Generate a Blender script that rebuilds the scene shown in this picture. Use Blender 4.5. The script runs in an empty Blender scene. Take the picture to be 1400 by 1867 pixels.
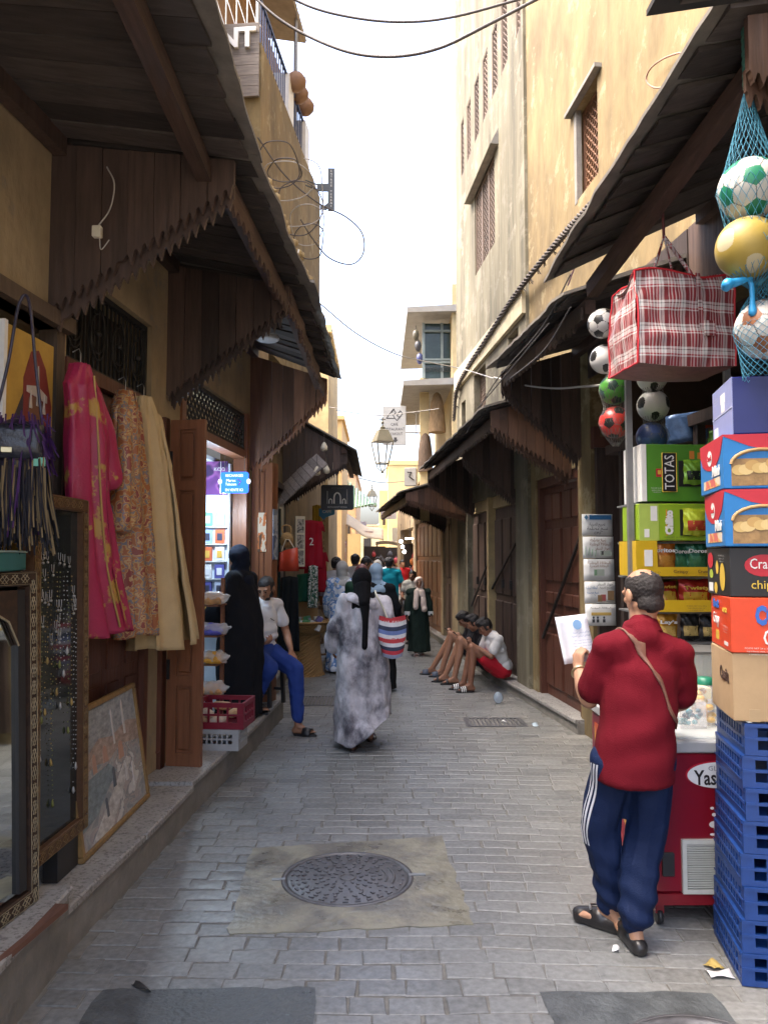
import bpy, bmesh, math, random
import numpy as np
from mathutils import Matrix, Vector, noise
from math import radians as R, sin, cos, pi

random.seed(7)
SC = bpy.context.scene
COL = bpy.data.collections.new('place')      # linked to the scene when everything is built

# ------------------------------------------------------------------ camera, sky, sun, exposure
F_PX = 1400.0                      # focal length in pixels of the 1400x1867 photograph
CAM_H = 1.72
PITCH = math.atan(81.5 / F_PX)
YAW = math.atan(10 / F_PX)
cam_d = bpy.data.cameras.new('camera')
cam = bpy.data.objects.new('camera', cam_d)
COL.objects.link(cam)
cam_d.sensor_fit = 'VERTICAL'
cam_d.sensor_height = 36.0
cam_d.lens = F_PX / 1867.0 * 36.0
cam_d.clip_start = 0.05
cam_d.clip_end = 3000
cam.location = (0, 0, CAM_H)
cam.rotation_euler = (pi / 2 + PITCH, 0, -YAW)
SC.camera = cam

SUN_EL, SUN_AZ = 60.0, -100.0      # degrees; azimuth from +Y, positive to the right
world = bpy.data.worlds.new('World')
SC.world = world
world.use_nodes = True
wn = world.node_tree
wn.nodes.clear()
w_out = wn.nodes.new('ShaderNodeOutputWorld')
w_bg = wn.nodes.new('ShaderNodeBackground')
w_sky = wn.nodes.new('ShaderNodeTexSky')
w_sky.sky_type = 'NISHITA'
w_sky.sun_disc = False
w_sky.sun_elevation = R(SUN_EL)
w_sky.sun_rotation = R(SUN_AZ)
w_sky.air_density = 0.8
w_sky.dust_density = 7.0
w_sky.ozone_density = 0.6
w_bg.inputs['Strength'].default_value = 0.15
wn.links.new(w_sky.outputs['Color'], w_bg.inputs['Color'])
wn.links.new(w_bg.outputs['Background'], w_out.inputs['Surface'])

sun_d = bpy.data.lights.new('sun', 'SUN')
sun_d.energy = 0.5
sun_d.angle = R(25)
sun_d.color = (1.0, 0.95, 0.88)
sun = bpy.data.objects.new('sun', sun_d)
COL.objects.link(sun)
sd = Vector((sin(R(SUN_AZ)) * cos(R(SUN_EL)), cos(R(SUN_AZ)) * cos(R(SUN_EL)), sin(R(SUN_EL))))
sun.rotation_euler = sd.to_track_quat('Z', 'Y').to_euler()
sun.location = sd * 40

SC.view_settings.view_transform = 'Standard'
SC.view_settings.look = 'None'
SC.view_settings.exposure = 2.78
SC.view_settings.gamma = 1.0
SC.view_settings.use_curve_mapping = False
SC.render.engine = 'CYCLES'
SC.cycles.use_denoising = True
SC.cycles.max_bounces = 8
SC.cycles.diffuse_bounces = 5
SC.cycles.glossy_bounces = 3
SC.cycles.transmission_bounces = 4
SC.cycles.transparent_max_bounces = 8
SC.cycles.caustics_reflective = False
SC.cycles.caustics_refractive = False
SC.cycles.sample_clamp_indirect = 6.0

# ------------------------------------------------------------------ geometry of the street
def ray(px, py):
    """direction of a pixel of the photograph in the world (survey helper)"""
    x, y = px - 700.0, 933.5 - py
    fw = -y * sin(PITCH) + F_PX * cos(PITCH)
    up = y * cos(PITCH) + F_PX * sin(PITCH)
    return Vector((x * cos(YAW) + fw * sin(YAW), -x * sin(YAW) + fw * cos(YAW), up))

def P(px, py, Y):
    r = ray(px, py)
    return Vector((0, 0, CAM_H)) + r * (Y / r.y)

def G(px, py, z=0.0):
    r = ray(px, py)
    return Vector((0, 0, CAM_H)) + r * ((z - CAM_H) / r.z)

AL, AR = -math.atan(0.10), math.atan(0.085)     # the two house lines converge a little
LX, RX = -2.1, 2.64
def LF(y, out=0.0, z=0.0):                      # left house line: metres along, out into the street, up
    return Vector((LX + out * cos(AL) - y * sin(AL), out * sin(AL) + y * cos(AL), z))
def RF(y, out=0.0, z=0.0):                      # right house line
    return Vector((RX - out * cos(AR) - y * sin(AR), -out * sin(AR) + y * cos(AR), z))

# ------------------------------------------------------------------ mesh builder
def ident(): return Matrix.Identity(4)
def TR(x=0, y=0, z=0): return Matrix.Translation((x, y, z))
def RZ(a): return Matrix.Rotation(a, 4, 'Z')
def RXm(a): return Matrix.Rotation(a, 4, 'X')
def RYm(a): return Matrix.Rotation(a, 4, 'Y')

class MB:
    def __init__(s): s.v = []; s.f = []; s.m = []; s.sm = []
    def add(s, vs, fs, M=None, mi=0, smooth=False):
        n = len(s.v)
        if M is not None: vs = [M @ Vector(v) for v in vs]
        s.v += [tuple(v) for v in vs]
        for f in fs:
            s.f.append(tuple(i + n for i in f)); s.m.append(mi); s.sm.append(smooth)
        return s
    def box(s, x0, x1, y0, y1, z0, z1, M=None, mi=0, bev=0.0):
        if bev <= 0:
            vs = [(x0,y0,z0),(x1,y0,z0),(x1,y1,z0),(x0,y1,z0),(x0,y0,z1),(x1,y0,z1),(x1,y1,z1),(x0,y1,z1)]
            fs = [(0,3,2,1),(4,5,6,7),(0,1,5,4),(1,2,6,5),(2,3,7,6),(3,0,4,7)]
            return s.add(vs, fs, M, mi)
        b = bev
        vs = []; 
        for (z, i) in ((z0, b), (z0 + b, 0), (z1 - b, 0), (z1, b)):
            vs += [(x0+i,y0+i,z),(x1-i,y0+i,z),(x1-i,y1-i,z),(x0+i,y1-i,z)]
        # chamfer horizontally at the middle rings
        fs = [(3,2,1,0),(12,13,14,15)]
        for k in range(3):
            for j in range(4):
                a, c = k*4+j, k*4+(j+1) % 4
                fs.append((a, c, c+4, a+4))
        return s.add(vs, fs, M, mi)
    def bar(s, a, b, w, h=None, M=None, mi=0, up=(0,0,1)):
        a, b = Vector(a), Vector(b); h = h or w
        d = (b - a); L = d.length; d.normalize()
        u = Vector(up)
        if abs(d.dot(u)) > .98: u = Vector((1,0,0))
        x = d.cross(u).normalized(); z = x.cross(d).normalized()
        vs = []
        for q in (a, b):
            for (i, j) in ((-1,-1),(1,-1),(1,1),(-1,1)):
                vs.append(q + x*(w/2*i) + z*(h/2*j))
        fs = [(3,2,1,0),(4,5,6,7)] + [(k,(k+1)%4,(k+1)%4+4,k+4) for k in range(4)]
        return s.add(vs, fs, M, mi)
    def tube(s, pts, r, n=8, M=None, mi=0, caps=True, smooth=True):
        pts = [Vector(p) for p in pts]
        rs = r if isinstance(r, (list, tuple)) else [r]*len(pts)
        vs = []; prev = None
        for i, p in enumerate(pts):
            d = (pts[min(i+1, len(pts)-1)] - pts[max(i-1, 0)])
            if d.length < 1e-9: d = Vector((0,0,1))
            d.normalize()
            if prev is None:
                u = Vector((0,0,1)) if abs(d.z) < .9 else Vector((1,0,0))
                x = d.cross(u).normalized()
            else:
                x = (prev - d*prev.dot(d))
                x = x.normalized() if x.length > 1e-6 else d.orthogonal().normalized()
            prev = x; y = d.cross(x)
            for k in range(n):
                a = 2*pi*k/n
                vs.append(p + (x*cos(a) + y*sin(a))*rs[i])
        fs = []
        for i in range(len(pts)-1):
            for k in range(n):
                a, b = i*n+k, i*n+(k+1) % n
                fs.append((a, b, b+n, a+n))
        s.add(vs, fs, M, mi, smooth)
        if caps:
            s.add(vs[:n], [tuple(range(n))[::-1]], M, mi); s.add(vs[-n:], [tuple(range(n))], M, mi)
        return s
    def lathe(s, prof, n=16, M=None, mi=0, smooth=True, a0=0.0):
        vs = []; fs = []
        for (r, z) in prof:
            for k in range(n):
                a = a0 + 2*pi*k/n; vs.append((r*cos(a), r*sin(a), z))
        for i in range(len(prof)-1):
            for k in range(n):
                a, b = i*n+k, i*n+(k+1) % n
                fs.append((a, b, b+n, a+n))
        s.add(vs, fs, M, mi, smooth)
        if len(prof) == 2 and abs(prof[0][1]-prof[1][1]) < 1e-6: return s
        if prof[0][0] > 1e-4: s.add(vs[:n], [tuple(range(n))[::-1]], M, mi)
        if prof[-1][0] > 1e-4: s.add(vs[-n:], [tuple(range(n))], M, mi)
        return s
    def sphere(s, c, r, n=12, M=None, mi=0):
        rr = r if isinstance(r, (tuple, list)) else (r, r, r)
        vs = []; fs = []; m = n//2
        for i in range(m+1):
            t = pi*i/m
            for k in range(n):
                a = 2*pi*k/n
                vs.append((c[0]+rr[0]*sin(t)*cos(a), c[1]+rr[1]*sin(t)*sin(a), c[2]-rr[2]*cos(t)))
        for i in range(m):
            for k in range(n):
                a, b = i*n+k, i*n+(k+1) % n
                fs.append((a, b, b+n, a+n))
        return s.add(vs, fs, M, mi, True)
    def prism(s, poly, t0, t1, M=None, mi=0):
        """polygon in local (x, z), extruded in local y from t0 to t1"""
        n = len(poly)
        vs = [(p[0], t0, p[1]) for p in poly] + [(p[0], t1, p[1]) for p in poly]
        fs = [tuple(range(n)), tuple(range(2*n-1, n-1, -1))]
        fs += [((k+1) % n, k, k+n, (k+1) % n + n) for k in range(n)]
        return s.add(vs, fs, M, mi)
    def grid(s, rows, M=None, mi=0, smooth=True, flip=False):
        nr, nc = len(rows), len(rows[0]); vs = [v for r in rows for v in r]; fs = []
        for i in range(nr-1):
            for j in range(nc-1):
                a = i*nc+j
                q = (a, a+1, a+nc+1, a+nc)
                fs.append(q[::-1] if flip else q)
        return s.add(vs, fs, M, mi, smooth)
    def mesh(s, name, mats):
        me = bpy.data.meshes.new(name)
        me.from_pydata(s.v, [], s.f)
        if not isinstance(mats, (list, tuple)): mats = [mats]
        for m in mats: me.materials.append(m)
        if s.f:
            me.polygons.foreach_set('material_index', s.m)
            me.polygons.foreach_set('use_smooth', s.sm)
        me.validate(); me.update()
        return me
    def build(s, name, mats, parent=None, M=None):
        return obj(name, s.mesh(name, mats), parent, M)

def obj(name, data, parent=None, M=None):
    o = bpy.data.objects.new(name, data)
    COL.objects.link(o)
    if parent is not None: o.parent = parent
    if M is not None: o.matrix_local = M
    return o

def tag(o, label=None, cat=None, group=None, kind=None):
    if label: o['label'] = label
    if cat: o['category'] = cat
    if group: o['group'] = group
    if kind: o['kind'] = kind
    return o

def thing(name, label, cat, loc=(0,0,0), rz=0.0, group=None, M=None):
    o = obj(name, None)
    o.empty_display_size = 0.1
    if M is not None: o.matrix_world = M
    else: o.location = loc; o.rotation_euler = (0, 0, rz)
    return tag(o, label, cat, group)

def kids(o): return [c for c in bpy.data.objects if c.parent == o]
def dup(o, loc=None, rz=None, label=None, parent=None):
    def cp(src, par):
        c = src.copy(); COL.objects.link(c); c.parent = par
        for ch in list(src.children): cp(ch, c)
        return c
    c = cp(o, parent)
    if loc is not None: c.location = loc
    if rz is not None: c.rotation_euler = (0, 0, rz)
    if label: c['label'] = label
    return c

# ------------------------------------------------------------------ materials
_mats = {}
def mat(name, col, rough=0.7, var=0.25, scale=6.0, bump=0.15, stretch=(1,1,1), metal=0.0, rand=0.0,
        col2=None, mix_scale=None, mix_lo=0.45, mix_hi=0.6, bscale=None, spec=0.5, coat=0.0, rvar=0.0, local=False, alpha=1.0, transmission=0.0, emit=None, estr=0.0, wrinkle=0.0, wscale=7.0, col3=None, c3_scale=9.0, c3_lo=.6, c3_hi=.66):
    """principled surface: base colour with noise variation, an optional second colour in patches, fine relief"""
    if name in _mats: return _mats[name]
    m = bpy.data.materials.new(name); m.use_nodes = True
    nt = m.node_tree; b = nt.nodes['Principled BSDF']; L = nt.links.new
    def N(t): return nt.nodes.new(t)
    if local: tc = N('ShaderNodeTexCoord').outputs['Object']
    else: tc = N('ShaderNodeNewGeometry').outputs['Position']
    mp = N('ShaderNodeMapping'); mp.inputs['Scale'].default_value = stretch
    L(tc, mp.inputs['Vector'])
    nz = N('ShaderNodeTexNoise'); nz.inputs['Scale'].default_value = scale; nz.inputs['Detail'].default_value = 6; nz.inputs['Roughness'].default_value = .62
    L(mp.outputs['Vector'], nz.inputs['Vector'])
    base = None
    if col2 is not None:
        n2 = N('ShaderNodeTexNoise'); n2.inputs['Scale'].default_value = mix_scale or scale*.4; n2.inputs['Detail'].default_value = 8; n2.inputs['Roughness'].default_value = .65
        L(mp.outputs['Vector'], n2.inputs['Vector'])
        mr = N('ShaderNodeMapRange'); mr.inputs['From Min'].default_value = mix_lo; mr.inputs['From Max'].default_value = mix_hi
        L(n2.outputs['Fac'], mr.inputs['Value'])
        mx = N('ShaderNodeMix'); mx.data_type = 'RGBA'
        mx.inputs['A'].default_value = (*col, 1); mx.inputs['B'].default_value = (*col2, 1)
        L(mr.outputs['Result'], mx.inputs['Factor']); base = mx.outputs['Result']
    if col3 is not None:
        n5 = N('ShaderNodeTexNoise'); n5.inputs['Scale'].default_value = c3_scale; n5.inputs['Detail'].default_value = 9; n5.inputs['Roughness'].default_value = .7
        L(tc, n5.inputs['Vector'])
        m5 = N('ShaderNodeMapRange'); m5.inputs['From Min'].default_value = c3_lo; m5.inputs['From Max'].default_value = c3_hi; L(n5.outputs['Fac'], m5.inputs['Value'])
        x5 = N('ShaderNodeMix'); x5.data_type = 'RGBA'; x5.inputs['A'].default_value = (*col, 1); x5.inputs['B'].default_value = (*col3, 1)
        if base: L(base, x5.inputs['A'])
        L(m5.outputs['Result'], x5.inputs['Factor']); base = x5.outputs['Result']
    hsv = N('ShaderNodeHueSaturation')
    if base: L(base, hsv.inputs['Color'])
    else: hsv.inputs['Color'].default_value = (*col, 1)
    mv = N('ShaderNodeMapRange'); mv.inputs['From Min'].default_value = .25; mv.inputs['From Max'].default_value = .75
    mv.inputs['To Min'].default_value = 1 - var; mv.inputs['To Max'].default_value = 1 + var
    L(nz.outputs['Fac'], mv.inputs['Value'])
    val = mv.outputs['Result']
    if rand > 0:
        oi = N('ShaderNodeObjectInfo')
        r1 = N('ShaderNodeMapRange'); r1.inputs['To Min'].default_value = 1 - rand; r1.inputs['To Max'].default_value = 1 + rand
        L(oi.outputs['Random'], r1.inputs['Value'])
        mu = N('ShaderNodeMath'); mu.operation = 'MULTIPLY'
        L(val, mu.inputs[0]); L(r1.outputs['Result'], mu.inputs[1]); val = mu.outputs['Value']
    L(val, hsv.inputs['Value'])
    L(hsv.outputs['Color'], b.inputs['Base Color'])
    b.inputs['Roughness'].default_value = rough
    if rvar > 0:
        rr = N('ShaderNodeMapRange'); rr.inputs['From Min'].default_value = .3; rr.inputs['From Max'].default_value = .7
        rr.inputs['To Min'].default_value = max(.02, rough - rvar); rr.inputs['To Max'].default_value = min(1, rough + rvar)
        L(nz.outputs['Fac'], rr.inputs['Value']); L(rr.outputs['Result'], b.inputs['Roughness'])
    b.inputs['Metallic'].default_value = metal
    b.inputs['Specular IOR Level'].default_value = spec
    b.inputs['Coat Weight'].default_value = coat
    if bump > 0:
        bp = N('ShaderNodeBump'); bp.inputs['Strength'].default_value = bump; bp.inputs['Distance'].default_value = .02
        if bscale:
            n3 = N('ShaderNodeTexNoise'); n3.inputs['Scale'].default_value = bscale; n3.inputs['Detail'].default_value = 5
            L(mp.outputs['Vector'], n3.inputs['Vector']); L(n3.outputs['Fac'], bp.inputs['Height'])
        else: L(nz.outputs['Fac'], bp.inputs['Height'])
        if wrinkle > 0:
            n4 = N('ShaderNodeTexNoise'); n4.noise_type = 'RIDGED_MULTIFRACTAL'; n4.inputs['Scale'].default_value = wscale; n4.inputs['Detail'].default_value = 2; n4.inputs['Distortion'].default_value = .6
            L(tc, n4.inputs['Vector']); b4 = N('ShaderNodeBump'); b4.inputs['Strength'].default_value = wrinkle; b4.inputs['Distance'].default_value = .03; b4.invert = True
            L(n4.outputs['Fac'], b4.inputs['Height']); L(bp.outputs['Normal'], b4.inputs['Normal']); L(b4.outputs['Normal'], b.inputs['Normal'])
        else: L(bp.outputs['Normal'], b.inputs['Normal'])
    if transmission: b.inputs['Transmission Weight'].default_value = transmission
    if alpha < 1: b.inputs['Alpha'].default_value = alpha
    if emit is not None:
        b.inputs['Emission Color'].default_value = (*emit, 1); b.inputs['Emission Strength'].default_value = estr
    _mats[name] = m
    return m

def flat(name, col, rough=0.5, **k): return mat(name, col, rough, var=k.pop('var', .06), scale=k.pop('scale', 20), bump=k.pop('bump', .03), **k)

def wood(name, col, rough=.6, rand=.25, axis='z', **k):
    st = {'z': (14, 14, 1.2), 'y': (14, 1.2, 14), 'x': (1.2, 14, 14)}[axis]
    return mat(name, col, rough, var=k.pop('var', .4), scale=k.pop('scale', 2.2), bump=k.pop('bump', .25), stretch=st, rand=rand, **k)

def print_mat(name, cols, scale=8, rough=.5, thresholds=None, detail=3, stretch=(1,1,1), local=True, distort=0., seed=0., bump=.05, bscale=30, kind='noise', sheen=0., metal_last=False):
    """patchy multi-colour print: a noise cut into constant colour bands"""
    if name in _mats: return _mats[name]
    m = bpy.data.materials.new(name); m.use_nodes = True
    nt = m.node_tree; b = nt.nodes['Principled BSDF']; L = nt.links.new; N = nt.nodes.new
    tc = N('ShaderNodeTexCoord').outputs['Object'] if local else N('ShaderNodeNewGeometry').outputs['Position']
    mp = N('ShaderNodeMapping'); mp.inputs['Scale'].default_value = stretch; mp.inputs['Location'].default_value = (seed, seed*.7, seed*.3)
    L(tc, mp.inputs['Vector'])
    if kind == 'voronoi':
        nz = N('ShaderNodeTexVoronoi'); nz.inputs['Scale'].default_value = scale; out = nz.outputs['Color']
        sp = N('ShaderNodeSeparateColor'); L(out, sp.inputs['Color']); fac = sp.outputs['Red']
    else:
        nz = N('ShaderNodeTexNoise'); nz.inputs['Scale'].default_value = scale; nz.inputs['Detail'].default_value = detail; nz.inputs['Distortion'].default_value = distort
        fac = nz.outputs['Fac']
    L(mp.outputs['Vector'], nz.inputs['Vector'])
    cr = N('ShaderNodeValToRGB'); cr.color_ramp.interpolation = 'LINEAR' if sheen < 0 else 'CONSTANT'
    n = len(cols)
    th = thresholds or [(0 if i == 0 else (.36 + .3*i/n if kind == 'noise' else i/n)) for i in range(n)]
    while len(cr.color_ramp.elements) < n: cr.color_ramp.elements.new(.5)
    for i, c in enumerate(cols):
        cr.color_ramp.elements[i].position = th[i]; cr.color_ramp.elements[i].color = (*c, 1)
    L(fac, cr.inputs['Fac']); L(cr.outputs['Color'], b.inputs['Base Color'])
    b.inputs['Roughness'].default_value = rough
    if bump > 0:
        n3 = N('ShaderNodeTexNoise'); n3.inputs['Scale'].default_value = bscale; L(mp.outputs['Vector'], n3.inputs['Vector'])
        bp = N('ShaderNodeBump'); bp.inputs['Strength'].default_value = bump; bp.inputs['Distance'].default_value = .01
        L(n3.outputs['Fac'], bp.inputs['Height']); L(bp.outputs['Normal'], b.inputs['Normal'])
    _mats[name] = m
    return m

def glass_mat(name='glass', rough=.03, tint=(.9,.95,.95), alpha=.25):
    if name in _mats: return _mats[name]
    m = bpy.data.materials.new(name); m.use_nodes = True
    b = m.node_tree.nodes['Principled BSDF']
    b.inputs['Base Color'].default_value = (*tint, 1); b.inputs['Roughness'].default_value = rough
    b.inputs['Alpha'].default_value = alpha; b.inputs['Specular IOR Level'].default_value = .8
    _mats[name] = m
    return m

# ------------------------------------------------------------------ lettering
def text(body, size, M, m, parent, name='lettering', ext=.001, align='CENTER', width=None, squeeze=1.0, bold=0.0, space=1.0):
    """flat or raised lettering; M maps the text plane (x right, y up, z out)"""
    c = bpy.data.curves.new('t', 'FONT'); c.body = body; c.size = size
    c.align_x = align; c.align_y = 'CENTER'; c.extrude = ext; c.resolution_u = 2; c.offset = bold; c.space_character = space
    o = bpy.data.objects.new('t', c); SC.collection.objects.link(o)
    dg = bpy.context.evaluated_depsgraph_get(); dg.update()
    me = bpy.data.meshes.new_from_object(o.evaluated_get(dg))
    bpy.data.objects.remove(o); bpy.data.curves.remove(c)
    if len(me.vertices) == 0: return None
    xs = np.empty(len(me.vertices)*3); me.vertices.foreach_get('co', xs); xs = xs.reshape(-1,3)
    w = xs[:,0].max() - xs[:,0].min(); sx = squeeze
    if width: sx = width / max(w, 1e-6)
    me.transform(M @ Matrix.Diagonal((sx, 1, 1, 1)))
    me.materials.clear(); me.materials.append(m); me.name = name
    return obj(name, me, parent)

FRONT = Matrix(((1,0,0,0),(0,0,-1,0),(0,1,0,0),(0,0,0,1)))     # text plane -> faces local -y (towards the camera)
def face_front(x, y, z): return TR(x, y, z) @ FRONT
def face_px(x, y, z): return TR(x, y, z) @ RZ(pi/2) @ FRONT      # faces +x
def face_nx(x, y, z): return TR(x, y, z) @ RZ(-pi/2) @ FRONT     # faces -x

def rope(pts, sag, n=14):
    a, b = Vector(pts[0]), Vector(pts[1])
    return [a.lerp(b, t/n) - Vector((0,0,sag*4*(t/n)*(1-t/n))) for t in range(n+1)]

def smooth_path(pts, n=6):
    """Catmull-Rom through the points"""
    p = [Vector(q) for q in pts]; p = [p[0]*2-p[1]] + p + [p[-1]*2-p[-2]]; out = []
    for i in range(1, len(p)-2):
        for k in range(n):
            t = k/n
            out.append(.5*((2*p[i]) + (p[i+1]-p[i-1])*t + (2*p[i-1]-5*p[i]+4*p[i+1]-p[i+2])*t*t + (3*p[i]-p[i-1]-3*p[i+1]+p[i+2])*t**3))
    out.append(p[-2]); return out
# ================================================================== materials of the place
PL_OCHRE = mat('ochre plaster', (.232,.170,.078), .9, var=.34, scale=3.0, bump=.7, col2=(.172,.124,.058), mix_scale=1.1, col3=(.29,.235,.13), c3_scale=2.6, c3_lo=.56, c3_hi=.62, stretch=(1,1,.45), bscale=9)
PL_PALE = mat('pale weathered plaster', (.18,.162,.108), .92, var=.42, scale=2.2, bump=.8, col2=(.085,.075,.052), mix_scale=1.3, mix_lo=.45, mix_hi=.68, stretch=(1.6,1.6,.22), bscale=10, col3=(.22,.20,.145), c3_scale=2.4, c3_lo=.53, c3_hi=.60)
PL_DIRTY = mat('stained ochre plaster', (.34,.26,.155), .9, var=.3, scale=3.2, bump=.4, col3=(.22,.19,.15), c3_scale=3.5, c3_lo=.56, c3_hi=.68, col2=(.24,.18,.11), mix_scale=1.4, mix_lo=.46, mix_hi=.7, stretch=(1,1,.6), bscale=14)
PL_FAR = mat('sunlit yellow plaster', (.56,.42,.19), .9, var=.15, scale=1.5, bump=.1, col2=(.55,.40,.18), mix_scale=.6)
WD_DARK = wood('aged cedar planks', (.060,.038,.030), .62, rand=.55)
WD_BROWN = wood('brown cedar planks', (.125,.062,.036), .6, rand=.55)
WD_EAVE = wood('soffit boards', (.066,.054,.049), .8, rand=.5, axis='x')
WD_BEAM = wood('eave beam timber', (.075,.043,.032), .75, rand=.2, axis='y')
WD_DOOR = wood('varnished door wood', (.20,.080,.038), .42, rand=.12, var=.25)
WD_RED = wood('red brown door wood', (.105,.038,.023), .5, rand=.15, var=.3)
WD_ORANGE = wood('orange brown shutter wood', (.19,.075,.028), .5, rand=.15, var=.3)
WD_OLD = wood('worn grey brown door wood', (.075,.048,.038), .6, rand=.2, col2=(.045,.028,.022), mix_scale=1.5)
IRON = mat('black wrought iron', (.018,.017,.017), .55, var=.3, scale=30, bump=.1)
STEEL = mat('dull steel', (.35,.35,.34), .4, metal=.8, var=.15, scale=20, bump=.05)
ROOFING = mat('grey weathered roofing', (.17,.155,.135), .85, var=.35, scale=7, bump=.4, rand=.1)
CONCRETE = mat('concrete', (.23,.215,.19), .85, var=.25, scale=6, bump=.3, col2=(.20,.19,.17), mix_scale=2.2, bscale=40)
TERRAZZO = mat('grey terrazzo step', (.33,.32,.30), .6, var=.22, scale=5, bump=.15, col2=(.17,.16,.15), mix_scale=55, mix_lo=.52, mix_hi=.6, bscale=60)
SCREED = mat('trowelled cement patch', (.245,.23,.17), .36, var=.36, scale=4.2, bump=.25, col2=(.155,.145,.12), mix_scale=4.0, rvar=.15, bscale=22)
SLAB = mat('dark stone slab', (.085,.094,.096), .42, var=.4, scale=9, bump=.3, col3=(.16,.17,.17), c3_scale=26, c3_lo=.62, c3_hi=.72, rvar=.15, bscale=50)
CAST = mat('worn cast iron', (.13,.13,.137), .40, var=.25, scale=18, bump=.2, metal=.3, rvar=.12)
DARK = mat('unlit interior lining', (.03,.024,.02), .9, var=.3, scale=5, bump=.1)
CABLE = mat('grey cable', (.10,.09,.09), .6, var=.1, bump=.0)
CABLE_L = mat('pale cable', (.45,.43,.40), .6, var=.1, bump=.0)
WHITE = flat('white paint', (.78,.78,.76), .5)
CREAM = flat('cream paint', (.66,.62,.50), .5)
BLACK = flat('black plastic', (.02,.02,.022), .45)

def paver_material():
    m = bpy.data.materials.new('worn grey paving setts'); m.use_nodes = True
    nt = m.node_tree; b = nt.nodes['Principled BSDF']; L = nt.links.new; N = nt.nodes.new
    geo = N('ShaderNodeNewGeometry').outputs['Position']
    n1 = N('ShaderNodeTexNoise'); n1.inputs['Scale'].default_value = 34; n1.inputs['Detail'].default_value = 6; L(geo, n1.inputs['Vector'])
    n2 = N('ShaderNodeTexNoise'); n2.inputs['Scale'].default_value = 1.7; n2.inputs['Detail'].default_value = 7; L(geo, n2.inputs['Vector'])
    at = N('ShaderNodeAttribute'); at.attribute_name = 'tone'
    oi = N('ShaderNodeObjectInfo')
    def math_(op, a, b_):
        q = N('ShaderNodeMath'); q.operation = op
        for i, x in enumerate((a, b_)):
            if isinstance(x, (int, float)): q.inputs[i].default_value = x
            else: L(x, q.inputs[i])
        return q.outputs[0]
    tone = math_('ADD', math_('MULTIPLY', math_('SUBTRACT', oi.outputs['Random'], .5), .30), at.outputs['Fac'])
    tone = math_('ADD', tone, math_('MULTIPLY', math_('SUBTRACT', n1.outputs['Fac'], .5), 1.25))
    val = math_('ADD', 1.0, tone)
    # dust gathers towards both house fronts
    sp = N('ShaderNodeSeparateXYZ'); L(geo, sp.inputs[0])
    edge = math_('ABSOLUTE', math_('SUBTRACT', sp.outputs['X'], .05), 0)
    fac = math_('ADD', math_('MULTIPLY', edge, .6), math_('SUBTRACT', math_('MULTIPLY', n2.outputs['Fac'], 1.9), 1.6))
    cl = N('ShaderNodeClamp'); L(fac, cl.inputs['Value'])
    mx = N('ShaderNodeMix'); mx.data_type = 'RGBA'; mx.inputs['A'].default_value = (.192,.197,.192,1); mx.inputs['B'].default_value = (.235,.225,.20,1)
    L(cl.outputs[0], mx.inputs['Factor'])
    hs = N('ShaderNodeHueSaturation'); L(mx.outputs['Result'], hs.inputs['Color']); L(val, hs.inputs['Value'])
    L(hs.outputs['Color'], b.inputs['Base Color'])
    mr = N('ShaderNodeMapRange'); mr.inputs['From Min'].default_value = .35; mr.inputs['From Max'].default_value = .65
    mr.inputs['To Min'].default_value = .30; mr.inputs['To Max'].default_value = .52; L(n2.outputs['Fac'], mr.inputs['Value'])
    L(math_('ADD', mr.outputs['Result'], math_('MULTIPLY', cl.outputs[0], .18)), b.inputs['Roughness'])
    bp = N('ShaderNodeBump'); bp.inputs['Strength'].default_value = .35; bp.inputs['Distance'].default_value = .006
    n3 = N('ShaderNodeTexNoise'); n3.inputs['Scale'].default_value = 45; n3.inputs['Detail'].default_value = 4; L(geo, n3.inputs['Vector'])
    L(n3.outputs['Fac'], bp.inputs['Height']); L(bp.outputs['Normal'], b.inputs['Normal'])
    b.inputs['Specular IOR Level'].default_value = .6
    return m
PAVER = paver_material()
MORTAR = mat('sandy paving joints', (.165,.16,.148), .85, var=.35, scale=14, bump=.4, col2=(.21,.20,.175), mix_scale=2)

# ================================================================== ground
g = MB(); g.add([(-300,-60,-.005),(300,-60,-.005),(300,500,-.005),(-300,500,-.005)], [(0,1,2,3)])
street = tag(g.build('street', MORTAR), 'narrow paved lane running between the shop fronts', None, kind='structure')

def left_edge(Y):                      # foot of the left step
    return -1.33 + .045*max(0, min(1, (Y-5.2)/3))*6.0 if Y < 8.5 else -1.32
def right_edge(Y):
    return RX - .085*Y - (.07 if Y > 7.4 else -.1)

patch = [(-.69,3.60),(-.75,4.64),(.38,4.83),(.45,3.70)]
def in_patch(x, y):
    if -.60 < x < .28 and 3.72 + (x+.69)*.09 < y < 4.50 + (x+.75)*.17: return True
    if -1.0 < x < -.34 and y < 3.08: return True
    if .74 < x < 1.22 and y < 3.04: return True
    if -.97 < x < -.48 and 8.95 < y < 9.65: return True
    if .88 < x < 1.55 and 7.85 < y < 8.35: return True
    return False

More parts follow.
